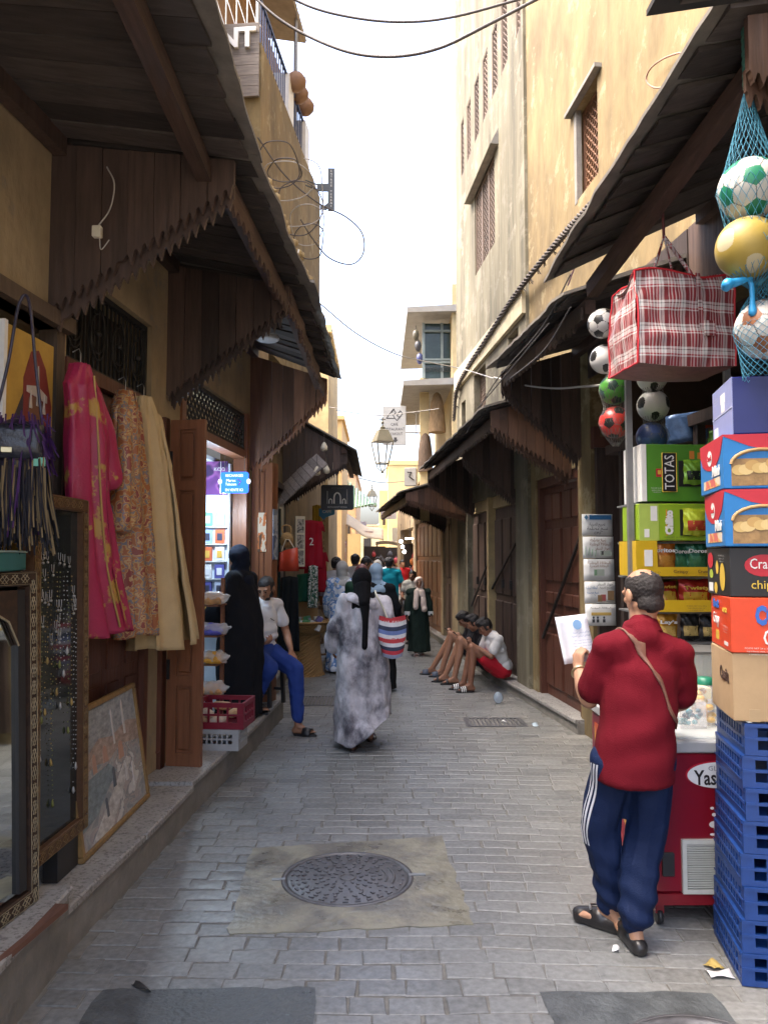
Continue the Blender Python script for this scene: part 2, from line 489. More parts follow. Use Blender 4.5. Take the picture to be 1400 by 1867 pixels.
def paver_mesh(w, d, seed):
    rnd = random.Random(seed); b = .004; h = .03
    j = lambda: rnd.uniform(-.007, .005)
    base = [(-w/2,-d/2),(w/2,-d/2),(w/2,d/2),(-w/2,d/2)]
    base = [(x+j(), y+j()) for x, y in base]
    mb = MB(); vs = [(x,y,-h) for x,y in base] + [(x,y,-b*.8) for x,y in base]
    vs += [(x*(1-2*b/w), y*(1-2*b/d), 0) for x,y in base]
    vs += [(0,0,.0016)]
    fs = []
    for k in range(4):
        n = (k+1) % 4
        fs += [(k,n,n+4,k+4),(k+4,n+4,n+8,k+8),(k+8,n+8,12)]
    return vs, fs
stones = []
rr = random.Random(3)
y = 2.35; row = 0
while y < 26:
    d = .118 if y < 12 else .15
    x = -1.75 + rr.uniform(0,.2)
    while x < 2.3:
        mid = -.48 < x < .55
        w = rr.uniform(.15,.235) if mid else rr.uniform(.16,.27)
        if y > 12: w *= 1.2
        cx = x + w/2
        yy = y + (.018*cx*cx if cx < .55 else .0055 - .075*(cx-.55)) + (-.03*min(0, cx+.45)) + .022*noise.noise((cx*1.1, y*.7, 0)) + rr.uniform(-.005,.005)
        if left_edge(yy) < cx < right_edge(yy) and not in_patch(cx, yy):
            stones.append((yy, cx, w-.006, d-.006, rr.uniform(-.022,.022) - (.075 if cx > .55 else 0)))
        x += w
    y += d; row += 1
stones.sort()
variants = {}
def in_frame(s): return abs(s[1]) < .52*s[0] + .05
near = [s for s in stones if in_frame(s)][:300]; near_set = set(near)
for i, (sy, sx, w, d, rz) in enumerate(near):
    key = (round(w/.02), i % 3)
    if key not in variants:
        mb = MB(); vs, fs = paver_mesh(key[0]*.02 + .001, .112, i); mb.add(vs, fs); variants[key] = mb.mesh('paver', PAVER)
    obj('paver', variants[key], street, TR(sx, sy, rr.uniform(-.0012,.0008)) @ RZ(rz) @ RXm(rr.uniform(-.004,.004)))
mb = MB(); tones = []
for i, s in enumerate(stones):
    if s in near_set: continue
    sy, sx, w, d, rz = s
    vs, fs = paver_mesh(w, d, i); mb.add(vs, fs, TR(sx, sy, rr.uniform(-.0012,.0008)) @ RZ(rz) @ RXm(rr.uniform(-.004,.004)))
    tones += [rr.uniform(-.14,.14)]*len(fs)
me = mb.mesh('paving', PAVER)
at = me.attributes.new('tone', 'FLOAT', 'FACE'); at.data.foreach_set('value', tones)
tag(obj('paving', me, street), kind='stuff')

# cement patch with the round cover
def cement():
    mb = MB(); n = 14; c = Vector((-.165, 4.22)); rh = .345
    edge = []
    per = []
    for k in range(4):
        a, b = Vector(patch[k]), Vector(patch[(k+1) % 4])
        for t in range(n): per.append(a.lerp(b, t/n))
    vs = []; N_ = len(per)
    for p in per:
        dv = (p - c); q = c + dv.normalized()*rh
        jit = rr.uniform(-.014,.014)
        vs.append((p.x + jit, p.y + jit, .004)); vs.append((q.x, q.y, .006))
    vs += [(v[0], v[1], -.02) for v in vs[::2]]
    fs = []
    for k in range(N_):
        a = 2*k; b = 2*((k+1) % N_)
        fs.append((a, b, b+1, a+1)); fs.append((2*N_ + k, 2*N_ + (k+1) % N_, b, a))
    mb.add(vs, fs)
    return mb
tag(cement().build('cement_patch', SCREED), 'pale trowelled cement square set around the round iron cover', None, kind='structure')

mh = thing('manhole_cover', 'round cast iron manhole cover with raised star studs in the cement patch', 'manhole cover', (-.165, 4.22, 0), R(4))
mb = MB(); mb.lathe([(.352,-.02),(.352,.009),(.328,.010),(.326,.000),(.31,.000)], 48); mb.build('frame', CAST, mh)
mb = MB(); mb.lathe([(.322,-.02),(.322,.004),(.316,.006),(0,.006)], 48); mb.build('cover', CAST, mh)
mb = MB(); mb.lathe([(.045,.005),(.045,.011),(.033,.011),(.033,.005)], 24)
for (rad, n, w, l, off) in ((.075,10,.010,.026,0),(.105,10,.012,.016,.3),(.14,20,.011,.026,.1),(.175,20,.014,.018,.25),(.205,10,.030,.014,0),(.235,30,.013,.024,.1),(.268,30,.020,.013,.3),(.297,30,.028,.012,.2)):
    for k in range(n):
        a = 2*pi*(k+off)/n
        if rad > .18 and -.42 < math.atan2(sin(a), cos(a)) < .5 and rad < .29: continue
        mb.box(-l/2, l/2, -w/2, w/2, .004, .0115, RZ(a) @ TR(rad,0,0) @ RZ(random.choice((0,0,.8,-.8))))
for (ra, a0, a1) in ((.21,-.35,.42),(.25,-.4,.45)):
    mb.tube([(ra*cos(a0+(a1-a0)*t/8), ra*sin(a0+(a1-a0)*t/8), .006) for t in range(9)], .007, 6)
tag(mb.build('tread_pattern', CAST, mh), kind='stuff')
mb = MB(); mb.box(.33,.42,-.012,.012,-.01,.012); mb.box(-.40,-.33,-.012,.012,-.01,.010); mb.build('hinge_lug', STEEL, mh)

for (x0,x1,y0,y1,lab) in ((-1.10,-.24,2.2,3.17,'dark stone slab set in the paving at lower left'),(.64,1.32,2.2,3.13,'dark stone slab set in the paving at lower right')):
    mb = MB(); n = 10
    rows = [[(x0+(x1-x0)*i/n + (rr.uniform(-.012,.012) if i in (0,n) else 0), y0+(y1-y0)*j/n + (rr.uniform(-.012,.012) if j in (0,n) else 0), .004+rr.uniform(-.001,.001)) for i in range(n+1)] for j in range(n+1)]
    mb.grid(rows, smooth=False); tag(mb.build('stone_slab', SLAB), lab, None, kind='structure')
mh2 = thing('manhole_cover', 'second round iron cover just cut off by the bottom edge at right', 'manhole cover', (1.12, 2.63, 0), 0)
mb = MB(); mb.lathe([(.33,-.02),(.33,.012),(.30,.013),(.298,.006),(0,.006)], 40); mb.build('cover', CAST, mh2)
mb = MB(); mb.lathe([(.345,-.02),(.345,.010),(.333,.010),(.333,-.01)], 40); mb.build('frame', CAST, mh2)

def drain(cx, cy, w, d, label):
    t = thing('drain_grate', label, 'drain grate', (cx, cy, 0), 0)
    mb = MB(); b = .03
    mb.box(-w/2,w/2,-d/2,-d/2+b,-.03,.004); mb.box(-w/2,w/2,d/2-b,d/2,-.03,.004); mb.box(-w/2,-w/2+b,-d/2+b,d/2-b,-.03,.004); mb.box(w/2-b,w/2,-d/2+b,d/2-b,-.03,.004)
    mb.build('frame', CAST, t)
    n = int(w/.045); me = None
    for k in range(n):
        if me is None:
            q = MB(); q.box(-.010,.010,-d/2+b,d/2-b,-.02,.003); me = q.mesh('bar', CAST)
        obj('bar', me, t, TR(-w/2+b+.02+k*(w-2*b-.04)/(n-1),0,0))
drain(-.72, 9.3, .46, .6, 'iron drain grate in the paving left of the walking woman')
drain(1.21, 8.1, .62, .42, 'iron drain grate in the paving near the right kerb')

# ------------------------------------------------------------------ steps in front of the shops
def step(name, pts, h, label, m_top=TERRAZZO, m_body=CONCRETE, lip=.018, t=.035):
    """pts: front edge (world x,y) points, back edge runs along the house line behind"""
    n = len(pts); root = tag(thing(name, label, None), None, None, kind='structure')
    back = [(p[0] - .75, p[1]) if p[0] < 0 else (p[0] + .75, p[1]) for p in pts]
    mb = MB(); vs = [(p[0],p[1],-.03) for p in pts] + [(p[0],p[1],h-t) for p in pts] + [(q[0],q[1],-.03) for q in back] + [(q[0],q[1],h-t) for q in back]
    fs = []
    for k in range(n-1): fs += [(k,k+1,k+1+n,k+n),(k+n,k+1+n,k+1+3*n,k+3*n)]
    fs += [(0,n,3*n,2*n),(n-1,2*n-1,4*n-1,3*n-1)]
    mb.add(vs, fs); mb.build('riser', m_body, root)
    s = 1 if pts[0][0] < 0 else -1
    for k in range(n-1):
        a, b = Vector(pts[k]), Vector(pts[k+1]); L = (b-a).length; m = max(1, round(L/.62))
        for j in range(m):
            p, q = a.lerp(b, j/m), a.lerp(b, (j+1)/m)
            e = (q-p).normalized()*.003
            p, q = p+e, q-e
            o = rr.uniform(-.004,.004)
            mb = MB(); bp = (p.x-.75*s, p.y); bq = (q.x-.75*s, q.y)
            f = lip*s + o
            c = .008*s
            vs = [(p.x+f,p.y,h-t),(q.x+f,q.y,h-t),(q.x+f,q.y,h-.008),(p.x+f,p.y,h-.008),(p.x+f-c,p.y,h),(q.x+f-c,q.y,h),(bq[0],bq[1],h),(bp[0],bp[1],h),(bp[0],bp[1],h-t),(bq[0],bq[1],h-t)]
            mb.add(vs, [(0,1,2,3),(3,2,5,4),(4,5,6,7),(0,3,4,7,8),(1,9,6,5,2),(0,8,9,1)]); mb.build('slab', m_top, root)
    return root
step('pavement', [(-1.34,1.2),(-1.335,3.42)], .30, 'highest grey terrazzo shop step at lower left under the mirror')
step('pavement', [(-1.35,3.42),(-1.28,4.3),(-1.235,5.18)], .21, 'grey terrazzo step under the leaning painting')
step('pavement', [(-1.245,5.18),(-1.12,6.6),(-1.02,8.35)], .235, 'grey step in front of the lit phone shop')
step('pavement', [(-1.27,8.35),(-1.30,14.5),(-1.25,26)], .22, 'far grey step beside the wicker basket')
step('pavement', [(1.93,7.55),(1.57,10.6),(1.42,13),(.86,20),(.62,24)], .137, 'low stone kerb step along the closed doors on the right')
# ================================================================== houses
def wall_with_openings(mb, x0, x1, y0, y1, z0, z1, ops):
    """slab between x0..x1 with rectangular openings (ya,yb,za,zb) cut by splitting into boxes (ops sorted, not overlapping in y)"""
    ys = y0
    for (a, b, c, d) in sorted(ops):
        if a > ys: mb.box(x0,x1,ys,a,z0,z1)
        if c > z0: mb.box(x0,x1,a,b,z0,c)
        if d < z1: mb.box(x0,x1,a,b,d,z1)
        ys = b
    if ys < y1: mb.box(x0,x1,ys,y1,z0,z1)

def uneven(mb, amp=.006, sc=2.0):
    return mb

def grille_bars(t, y0, y1, z0, z1, x, name='window_grille', style='bars', m=IRON):
    mb = MB(); w = .03
    mb.box(x-.02,x+.02,y0,y1,z0,z0+w); mb.box(x-.02,x+.02,y0,y1,z1-w,z1); mb.box(x-.02,x+.02,y0,y0+w,z0+w,z1-w); mb.box(x-.02,x+.02,y1-w,y1,z0+w,z1-w)
    gr = mb.build(name, m, t)
    if style == 'bars':
        n = int((y1-y0)/.055)
        q = MB(); q.box(-.006,.006,-.006,.006,0,z1-z0-2*w); me = q.mesh('bar', m)
        for k in range(1, n):
            obj('bar', me, gr, TR(x, y0+(y1-y0)*k/n, z0+w))
        q = MB()
        for i in range(4):
            cy = y0+(y1-y0)*(i+.5)/4
            for s in (-1,1):
                q.tube([(x+.012, cy+s*(.09*sin(a)), (z0+z1)/2+.14*cos(a)+s*.02) for a in np.linspace(0, 4.6, 14)], .005, 5)
            q.sphere((x+.014, cy, (z0+z1)/2), .022, 8)
        q.build('scrollwork', m, gr)
    elif style == 'lattice':
        q = MB(); n = int((y1-y0)/.09)
        H = z1-z0-2*w
        for k in range(-int(H/.09), n):
            for s in (0,1):
                ya = y0 + k*.09; pts = []
                a = (ya, z0+w); b = (ya+H, z1-w)
                lo, hi = max(y0+w, a[0]), min(y1-w, b[0])
                if hi <= lo: continue
                za, zb = a[1]+(lo-a[0]), a[1]+(hi-a[0])
                if s: lo, hi = y0+y1-lo, y0+y1-hi
                q.bar((x, lo, za), (x, hi, zb), .012, .012)
        for k in range(n):
            for j in range(max(1, int(H/.09))):
                cy, cz = y0+.09*(k+.5), z0+w+.09*(j+.5)
                if cy < y1-.05 and cz < z1-.05:
                    q.sphere((x, cy, cz), (.014,.02,.02), 6)
        tag(q.build('lattice', m, gr), kind='stuff')
    return gr

# ---- left near house
hA = thing('house', 'stained ochre shop house behind the dark timber canopies on the left', 'building', LF(0), AL)
mb = MB(); wall_with_openings(mb, -.28, 0, -1.5, 8.62, 0, 4.05, [(3.46,4.09,.2,2.92),(4.13,5.30,.2,3.32),(5.86,7.78,.2,3.16)])
mb.build('wall', PL_DIRTY, hA)
mb = MB(); mb.box(-3.2,-.281,-1.5,8.62,3.95,4.049); mb.build('roof', CONCRETE, hA)
mb = MB(); mb.box(-3.2,-.5,-1.5,8.1,4.05,8.0); mb.build('unseen_shade_wall', PL_OCHRE, hA)  # unseen set-back storey, added to keep direct sun off the lane
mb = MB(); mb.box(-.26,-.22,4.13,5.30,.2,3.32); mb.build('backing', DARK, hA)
grille_bars(hA, 4.14, 5.29, 2.80, 3.31, -.05)
mb = MB(); mb.box(-.09,.012,4.12,5.31,2.72,2.80); mb.box(-.09,.008,4.12,4.17,.2,2.72); mb.box(-.09,.008,5.25,5.31,.2,2.72); mb.build('door_frame', WD_RED, hA)
for k in range(4):                                  # folding closed leaves behind the clothes
    ya = 4.172 + k*.2695; d = MB()
    d.box(-.07,-.035,ya,ya+.266,.21,2.715); leaf = d.build('door_leaf', WD_RED, hA)
    for (za, zb) in ((.3,.95),(1.03,1.7),(1.78,2.62)):
        p = MB(); p.box(-.036,-.024,ya+.05,ya+.216,za,zb,bev=.008); p.build('door_panel', WD_RED, leaf)
# niche with picture at the very left
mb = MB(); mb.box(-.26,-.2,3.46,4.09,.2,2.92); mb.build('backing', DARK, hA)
mb = MB(); mb.box(-.1,.004,3.44,3.50,.2,2.92); mb.box(-.1,.004,4.03,4.11,.2,2.92); mb.box(-.1,.05,3.40,4.14,2.92,3.0); mb.build('door_frame', wood('grey worn frame', (.10,.07,.05), .6), hA)
mb = MB(); mb.tube([(.012, 4.06+.035*sin(a), 1.98+.05*cos(a)) for k, a in enumerate(np.linspace(0,2*pi,17))], .006, 6); mb.build('iron_ring', IRON, hA)

# ---- the lit phone shop in the same house
LIN = mat('white shop lining', (.62,.66,.70), .6, var=.08, scale=4, bump=.05)
mb = MB(); mb.box(-1.6,-1.55,5.8,8.2,.2,3.0); mb.box(-1.55,-.281,5.75,5.8,.2,3.0); mb.box(-1.55,-.281,8.2,8.25,.2,3.0); mb.box(-1.55,-.281,5.8,8.2,2.66,2.70); mb.box(-1.55,-.281,5.8,8.2,.16,.2)
mb.build('shop_lining', LIN, hA)
grille_bars(hA, 5.96, 7.70, 2.78, 3.14, -.03, style='lattice')
mb = MB(); mb.box(-.12,.02,5.86,5.95,.2,3.155); mb.box(-.12,.02,7.69,7.78,.2,3.155); mb.box(-.12,.015,5.95,7.69,2.70,2.775); mb.build('door_frame', WD_DOOR, hA)

def panelled_leaf(parent, name, M, w, h, m, panels, th=.04, rows=None, both=True):
    """door leaf in local x (0..w), z (0..h), thickness in y"""
    st = .07
    mb = MB(); zs = [0] + [p for p in panels] + [h]
    mb.box(0,st,0,th,0,h); mb.box(w-st,w,0,th,0,h)
    for z in zs: 
        a = max(0, z-st/2); b = min(h, z+st/2)
        if z == 0: b = st*1.6
        if z == h: a = h-st
        mb.box(st,w-st,.001,th-.001,a,b)
    leaf = mb.build(name, m, parent, M)
    for i in range(len(zs)-1):
        a = zs[i] + (st*1.6 if i == 0 else st/2); b = zs[i+1] - (st if i == len(zs)-2 else st/2)
        p = MB()
        p.box(st,w-st,.018,th-.018,a,b)
        p.box(st+.018,w-st-.018,.003,th-.003,a+.018,b-.018,bev=.015)
        p.build('door_panel', m, leaf)
    return leaf
# left leaf folded open against the wall: end-on + front panelled leaf facing the camera side
lf = panelled_leaf(hA, 'door_leaf', TR(.03,5.60,.215) @ RZ(R(-4)) , .26, 2.50, WD_DOOR, (.62,1.18,2.02))
lf2 = panelled_leaf(hA, 'door_leaf', TR(.03,5.50,.22) @ RZ(R(88)), .08, 2.50, WD_RED, ())
for z in (.7, 2.2):
    q = MB(); q.box(-.02,.02,-.012,.0,z-.07,z+.07); q.build('hinge', IRON, lf)
rg = panelled_leaf(hA, 'door_leaf', TR(.03,7.86,.25) @ RZ(R(28)), .21, 2.44, WD_DOOR, (.35,1.0,1.62))
rg2 = panelled_leaf(hA, 'door_leaf', TR(.215,7.96,.25) @ RZ(R(75)), .12, 2.44, WD_DOOR, (.35,1.0,1.62))

# ---- left upper house with the roof terrace
hB = thing('house', 'ochre yellow upper house with roof terrace behind the left canopies', 'building', LF(0), AL)
mb = MB(); mb.box(-4.5,0,8.17,11.85,4.051,7.36); mb.build('wall', PL_OCHRE, hB)
mb = MB(); mb.box(-4.5,-.55,8.63,16.0,0,4.05); mb.build('base', PL_DIRTY, hB)
# rooftop: white posts, blue rail, timber shelter of boards
for yv in (8.9+.75, 10.75):
    q = MB(); q.box(-.30,-.02,yv,yv+.30,7.36,8.0, bev=.02); q.build('parapet_post', WHITE, hB)
BLUE = flat('blue painted rail', (.03,.05,.13), .5)
def rail(y0, y1, x, z):
    q = MB(); q.bar((x,y0,z+.62),(x,y1,z+.62),.03,.03); q.bar((x,y0,z+.06),(x,y1,z+.06),.025,.025); r = q.build('railing', BLUE, hB)
    n = int((y1-y0)/.11)
    for k in range(n):
        q = MB(); q.box(x-.007,x+.007,y0+.05+k*.11-.007,y0+.05+k*.11+.007,z+.06,z+.61); q.build('baluster', BLUE, r)
rail(8.2, 9.65, -.06, 7.36); rail(9.95, 10.75, -.06, 7.36)
BAMB = mat('tan reed matting', (.26,.15,.07), .85, var=.4, scale=3, stretch=(8,8,1), bump=.4, col2=(.28,.15,.06), mix_scale=2)
q = MB(); q.box(-.75,-.68,8.3,12.2,7.37,9.55); q.build('reed_screen', BAMB, hB)
q = MB(); q.add([(-1.6,8.2,9.75),(-.12,8.2,9.45),(-.12,11.2,9.45),(-1.6,11.2,9.75),(-1.6,8.2,9.79),(-.10,8.2,9.49),(-.10,11.2,9.49),(-1.6,11.2,9.79)],[(0,1,2,3)[::-1],(4,5,6,7),(0,1,5,4),(1,2,6,5),(2,3,7,6),(3,0,4,7)]); q.build('shelter_roof', mat('thin shelter roof', (.33,.27,.2), .8), hB)
for yv in (8.6, 10.7):
    q = MB(); q.tube([(-.16,yv,7.4),(-.16,yv,9.46)], .028, 8); q.build('shelter_post', STEEL, hB)

# railing and plank sign at the near end of the terrace
sg = thing('terrace_sign', 'grey plank sign with letters NT, O and E on the yellow house front', 'sign', LF(8.16,0,0), AL)
PLK = wood('grey sign planks', (.20,.17,.145), .75, rand=.15, axis='x')
for k in range(7):
    q = MB(); q.box(-1.3,-.01,-.05,-.02,6.72+k*.119,6.72+k*.119+.115); q.build('plank', PLK, sg)
text('NT', .30, face_front(-.25,-.052,7.36) , flat('white sign letter', (.85,.85,.82)), sg, ext=.03, width=.40, bold=.010)
text('O', .24, face_front(-.50,-.052,7.09), flat('white sign letter', (.85,.85,.82)), sg, ext=.02, bold=.008)
text('E', .155, face_front(-.26,-.052,6.86), flat('yellow sign letter', (.72,.58,.25)), sg, ext=.02, bold=.008)
rl = thing('terrace_railing', 'white wrought railing above the grey plank sign', 'railing', LF(8.2,0,0), AL)
q = MB(); q.box(-1.4,-.02,-.012,.012,8.25,8.28); q.box(-1.4,-.02,-.012,.012,7.56,7.585); q.build('rail', WHITE, rl)
for k in range(11):
    q = MB(); q.tube([(-.05-k*.12,0,7.57),(-.05-k*.12,0,8.26)], .008, 6); q.build('baluster', WHITE, rl)
for k in range(9):
    q = MB(); q.bar((-.06-k*.12,0,7.58),(-.16-k*.12,0,7.9), .008); q.tube([(-.11-k*.12+.04*cos(a)*(1-a/9),0,7.97+.04*sin(a)*(1-a/9)) for a in np.linspace(0,7,16)], .006, 5); q.build('scroll', WHITE, rl)
for i, (px, py, Y) in enumerate(((556,195,10.7),(545,172,10.2),(540,150,9.8))):
    c = P(px, py, Y)
    t = thing('lantern', ['round tan lantern hanging lowest under the terrace shelter','second round tan lantern under the terrace shelter','third smaller tan lantern under the terrace shelter'][i], 'lantern', c, 0, 'lanterns under the left roof terrace shelter')
    q = MB(); q.lathe([(.02,.13),(.09,.10),(.135,.03),(.13,-.04),(.08,-.10),(.02,-.13)], 14); q.build('shade', mat('tan woven shade', (.26,.15,.09), .8, var=.3), t)
    q = MB(); q.tube([(0,0,.12),(0,0,9.42-c.z)], .004, 5); q.build('cord', CABLE, t)

# ================================================================== timber canopies
def tongues(x0, x1, b0, b1, n, depth=.07):
    """carved lower edge from x0 to x1 along the line b0..b1"""
    pts = []
    for i in range(n):
        dj = depth*random.uniform(.75,1.12)*(.15 if random.random() < .06 else 1)
        for (u, dz) in ((0,.0),(.10,.012),(.22,-.2),(.30,-.55),(.42,-.75),(.47,-1.0),(.53,-1.0),(.58,-.75),(.70,-.55),(.78,-.2),(.90,.012)):
            t = (i+u)/n
            pts.append((x0+(x1-x0)*t, b0+(b1-b0)*t + dz*dj))
    pts.append((x1, b1)); return pts

def cheek(parent, s, y, out, zt, zb, n, m, th=.028, depth=.075, back=True, name='cheek_plank', rs=1):
    """plank gable: zt/zb = (at wall, at eave)"""
    rnd = random.Random(int(y*100)+rs)
    for k in range(n):
        a, b = out*k/n, out*(k+1)/n - .004
        f = lambda t, z: z[0]+(z[1]-z[0])*t/out
        low = tongues(a, b, f(a,zb), f(b,zb), 3 if out/n > .1 else 2, depth*.75)
        poly = [(s*p[0], p[1]) for p in low] + [(s*b, f(b,zt)), (s*a, f(a,zt))]
        mb = MB(); mb.prism(poly, 0, th); dy = rnd.uniform(-.006,.006)
        mb.build(name, m, parent, TR(0, y+dy, 0))
    if back:                                   # second row of pendants set behind and lower
        low = tongues(0.02, out*.985, zb[0]-.075, zb[1]-.06, n*3, depth*.7)
        poly = [(s*p[0], p[1]) for p in low] + [(s*out*.985, zb[1]+.03), (s*.02, zb[0]+.03)]
        mb = MB(); mb.prism(poly, 0, .02); mb.build('carved_trim', m, parent, TR(0, y+.045, 0))

def canopy(label, side, y0, y1, out0, out1, zw, ze0, ze1, beam=.15, valance=True, m_v=WD_DARK, board_w=.16, sheet_m=ROOFING, seed=0, boards_m=WD_EAVE, drop=.0):
    s = 1 if side == 'L' else -1
    F = LF if side == 'L' else RF
    t = thing('timber_canopy', label, 'canopy', F(y0), AL if side == 'L' else AR)
    rnd = random.Random(seed); L = y1-y0
    n = max(2, int(L/board_w))
    for k in range(n):
        a, b = L*k/n, L*(k+1)/n - .006
        o = out0+(out1-out0)*(k+.5)/n; ze = ze0+(ze1-ze0)*(k+.5)/n
        o2 = o + rnd.uniform(-.02,.02); j = rnd.uniform(-.006,.006)
        mb = MB()
        vs = [(0,a,zw+j),(s*o2,a,ze+j),(s*o2,b,ze+j),(0,b,zw+j)]
        vs += [(v[0],v[1],v[2]+.022) for v in vs]
        fs = [(0,3,2,1),(4,5,6,7),(0,1,5,4),(1,2,6,5),(2,3,7,6),(3,0,4,7)]
        mb.add(vs, fs); mb.build('soffit_board', boards_m, t)
    # roofing sheet with a ragged edge
    mb = MB(); m = max(6, int(L/.09)); top = []; bot = []
    for k in range(m+1):
        y = -.06 + (L+.12)*k/m
        o = out0+(out1-out0)*k/m; ze = ze0+(ze1-ze0)*k/m
        e = .07 + .022*noise.noise((y*3.1, seed, 0)) + rnd.uniform(-.006,.006); dz = .012*noise.noise((y*4.3, seed, 4.))
        top.append([(0,y,zw+.062),(s*o*.5,y,(zw+ze)/2+.060),(s*(o+e),y,ze+.047+dz-.02)])
        bot.append([(0,y,zw+.030),(s*o*.5,y,(zw+ze)/2+.028),(s*(o+e),y,ze+.026+dz-.02)])
    mb.grid(top, smooth=False); mb.grid(bot, smooth=False)
    rim = [top[i][2] for i in range(m+1)]; rimb = [bot[i][2] for i in range(m+1)]
    mb.grid([rim, rimb], smooth=False)
    for e in (0, m): mb.grid([top[e], bot[e]], smooth=False)
    mb.build('roofing', sheet_m, t)
    # eave beam and carved valance
    bx0, bx1 = out0-beam, out1-beam
    mb = MB(); mb.bar((s*bx0,0,ze0-.055-drop),(s*bx1,L,ze1-.055-drop),.075,.10); mb.build('eave_beam', WD_BEAM, t)
    mb = MB(); mb.bar((s*.05,0,zw-.06),(s*.05,L,zw-.06),.07,.10); mb.build('wall_beam', WD_DARK, t)
    if valance:
        nv = max(3, int(L/.5))
        for k in range(nv):
            a, b = L*k/nv, L*(k+1)/nv-.004
            zz0 = ze0+(ze1-ze0)*k/nv - .10 - drop; zz1 = ze0+(ze1-ze0)*(k+1)/nv - .10 - drop
            low = tongues(a, b, zz0-.05, zz1-.05, 5, .05)
            poly = [(p[0], p[1]) for p in low] + [(b, zz1+.04), (a, zz0+.04)]
            mb = MB(); mb.prism(poly, 0, .018)
            xx = s*(bx0+(bx1-bx0)*(k+.5)/nv + .05)
            mb.build('valance', m_v, t, TR(xx,0,0) @ RZ(pi/2) )
    return t
c1 = canopy('nearest dark timber canopy overhead at upper left', 'L', .6, 3.93, 1.38, 1.04, 3.92, 3.80, 3.74, beam=.22, valance=False, seed=1)
cheek(c1, 1, 3.93-.6, .98, (3.88,3.74), (3.00,3.62), 7, WD_DARK)
c2 = canopy('second timber canopy on the left with carved side planks', 'L', 3.97, 5.58, 1.04, .98, 3.91, 3.74, 3.68, seed=2, m_v=WD_BEAM)
cheek(c2, 1, 5.58-3.97, .90, (3.87,3.68), (2.90,3.55), 7, WD_DARK)
c3 = canopy('third timber canopy on the left above the phone shop', 'L', 5.62, 7.86, 1.02, .86, 3.88, 3.68, 3.53, seed=3, m_v=WD_BEAM)
cheek(c3, 1, 7.86-5.62, .80, (3.80,3.53), (2.62,3.38), 7, WD_BROWN)
c4 = thing('timber_canopy', 'low far timber canopy on the left above the hanging shirts', 'canopy', (-1.42,11.3,0), 0)
def gable_canopy(t, L, out, zw, ze, s=1, zb=None, n=9, m=WD_DARK, seed=4, ytop=0):
    for k in range(int(L/.2)):
        mb = MB(); a, b = k*.2, k*.2+.194
        vs = [(0,a,zw),(s*out,a,ze),(s*out,b,ze),(0,b,zw)]; vs += [(v[0],v[1],v[2]+.025) for v in vs]
        mb.add(vs, [(0,3,2,1),(4,5,6,7),(0,1,5,4),(1,2,6,5),(2,3,7,6),(3,0,4,7)]); mb.build('soffit_board', WD_EAVE, t)
    mb = MB(); rows = []
    for z in (.035,.06): rows.append([[(x*s, y, zw+(ze-zw)*x/out+z+.004*sin(y*19)) for x in np.linspace(0,out+.08,5)] for y in np.linspace(-.08,L+.05,24)])
    mb.grid(rows[0], smooth=False); mb.grid(rows[1], smooth=False)
    mb.grid([[r[-1] for r in rows[0]],[r[-1] for r in rows[1]]], smooth=False); mb.grid([rows[0][0], rows[1][0]], smooth=False)
    mb.build('roofing', ROOFING, t)
    mb = MB(); mb.bar((s*(out-.12),0,ze+.02),(s*(out-.12),L,ze+.02),.07,.10); mb.build('eave_beam', WD_BEAM, t)
    cheek(t, s, .04, out-.06, (zw-.01,ze+.02), zb, n, m)
gable_canopy(c4, 3.6, 1.02, 3.86, 3.28, 1, (2.55,3.12), 9)
q = MB()
for k in range(9):
    x0 = .02+.088*k
    q.box(x0, x0+.083, -.01, .01, 0, .62+.02*(k%2))
bd = thing('board_awning', 'weathered grey slatted awning tilted below the far left canopy', 'awning', M=TR(-1.36,10.6,2.42) @ RYm(R(-42)) @ RXm(R(-62)))
AWN = wood('bleached awning boards', (.22,.20,.19), .85, rand=.2)
for k in range(9):
    q = MB(); q.box(.098*k, .098*k+.092, -.01, .01, rr.uniform(-.02,.02), .62+rr.uniform(-.04,.04)); q.build('slat', AWN, bd)

# ---- right canopies
r0 = canopy('dark canopy corner at the top right edge', 'R', .6, 2.66, 1.40, 1.40, 3.9, 3.66, 3.61, valance=False, beam=1.2, drop=-.2, seed=10, sheet_m=mat('black tarred roofing', (.03,.028,.03), .8, var=.3, bump=.3))
r1 = canopy('large timber canopy over the snack stall on the right', 'R', 2.95, 5.05, 1.03, 1.06, 4.06, 3.86, 3.53, seed=11, beam=.25, valance=False, board_w=.2)
cheek(r1, -1, .02, .95, (4.02,3.84), (3.35,3.62), 8, WD_BROWN)
r2 = canopy('second timber canopy on the right past the plaid bag', 'R', 5.35, 7.55, .86, .87, 3.80, 3.52, 3.56, seed=12)
cheek(r2, -1, 7.55-5.35, .80, (3.78,3.54), (2.70,3.40), 8, WD_DARK)
r3 = canopy('long timber canopy above the closed doors with brown side planks', 'R', 7.85, 12.6, .86, .84, 3.45, 3.22, 3.14, seed=13)
cheek(r3, -1, .0, .84, (3.43,3.20), (2.55,3.06), 9, WD_BROWN)
cheek(r3, -1, 2.1, .72, (3.40,3.2), (2.45,3.0), 8, WD_DARK, rs=4)
cheek(r3, -1, 4.72, .78, (3.40,3.12), (2.45,2.95), 8, WD_DARK, rs=5)
r4 = canopy('low far timber canopy on the right by the orange shutters', 'R', 13.1, 20.0, 1.12, .95, 3.10, 2.80, 2.86, seed=14)
cheek(r4, -1, .0, 1.08, (3.08,2.79), (2.40,2.70), 10, WD_BROWN)
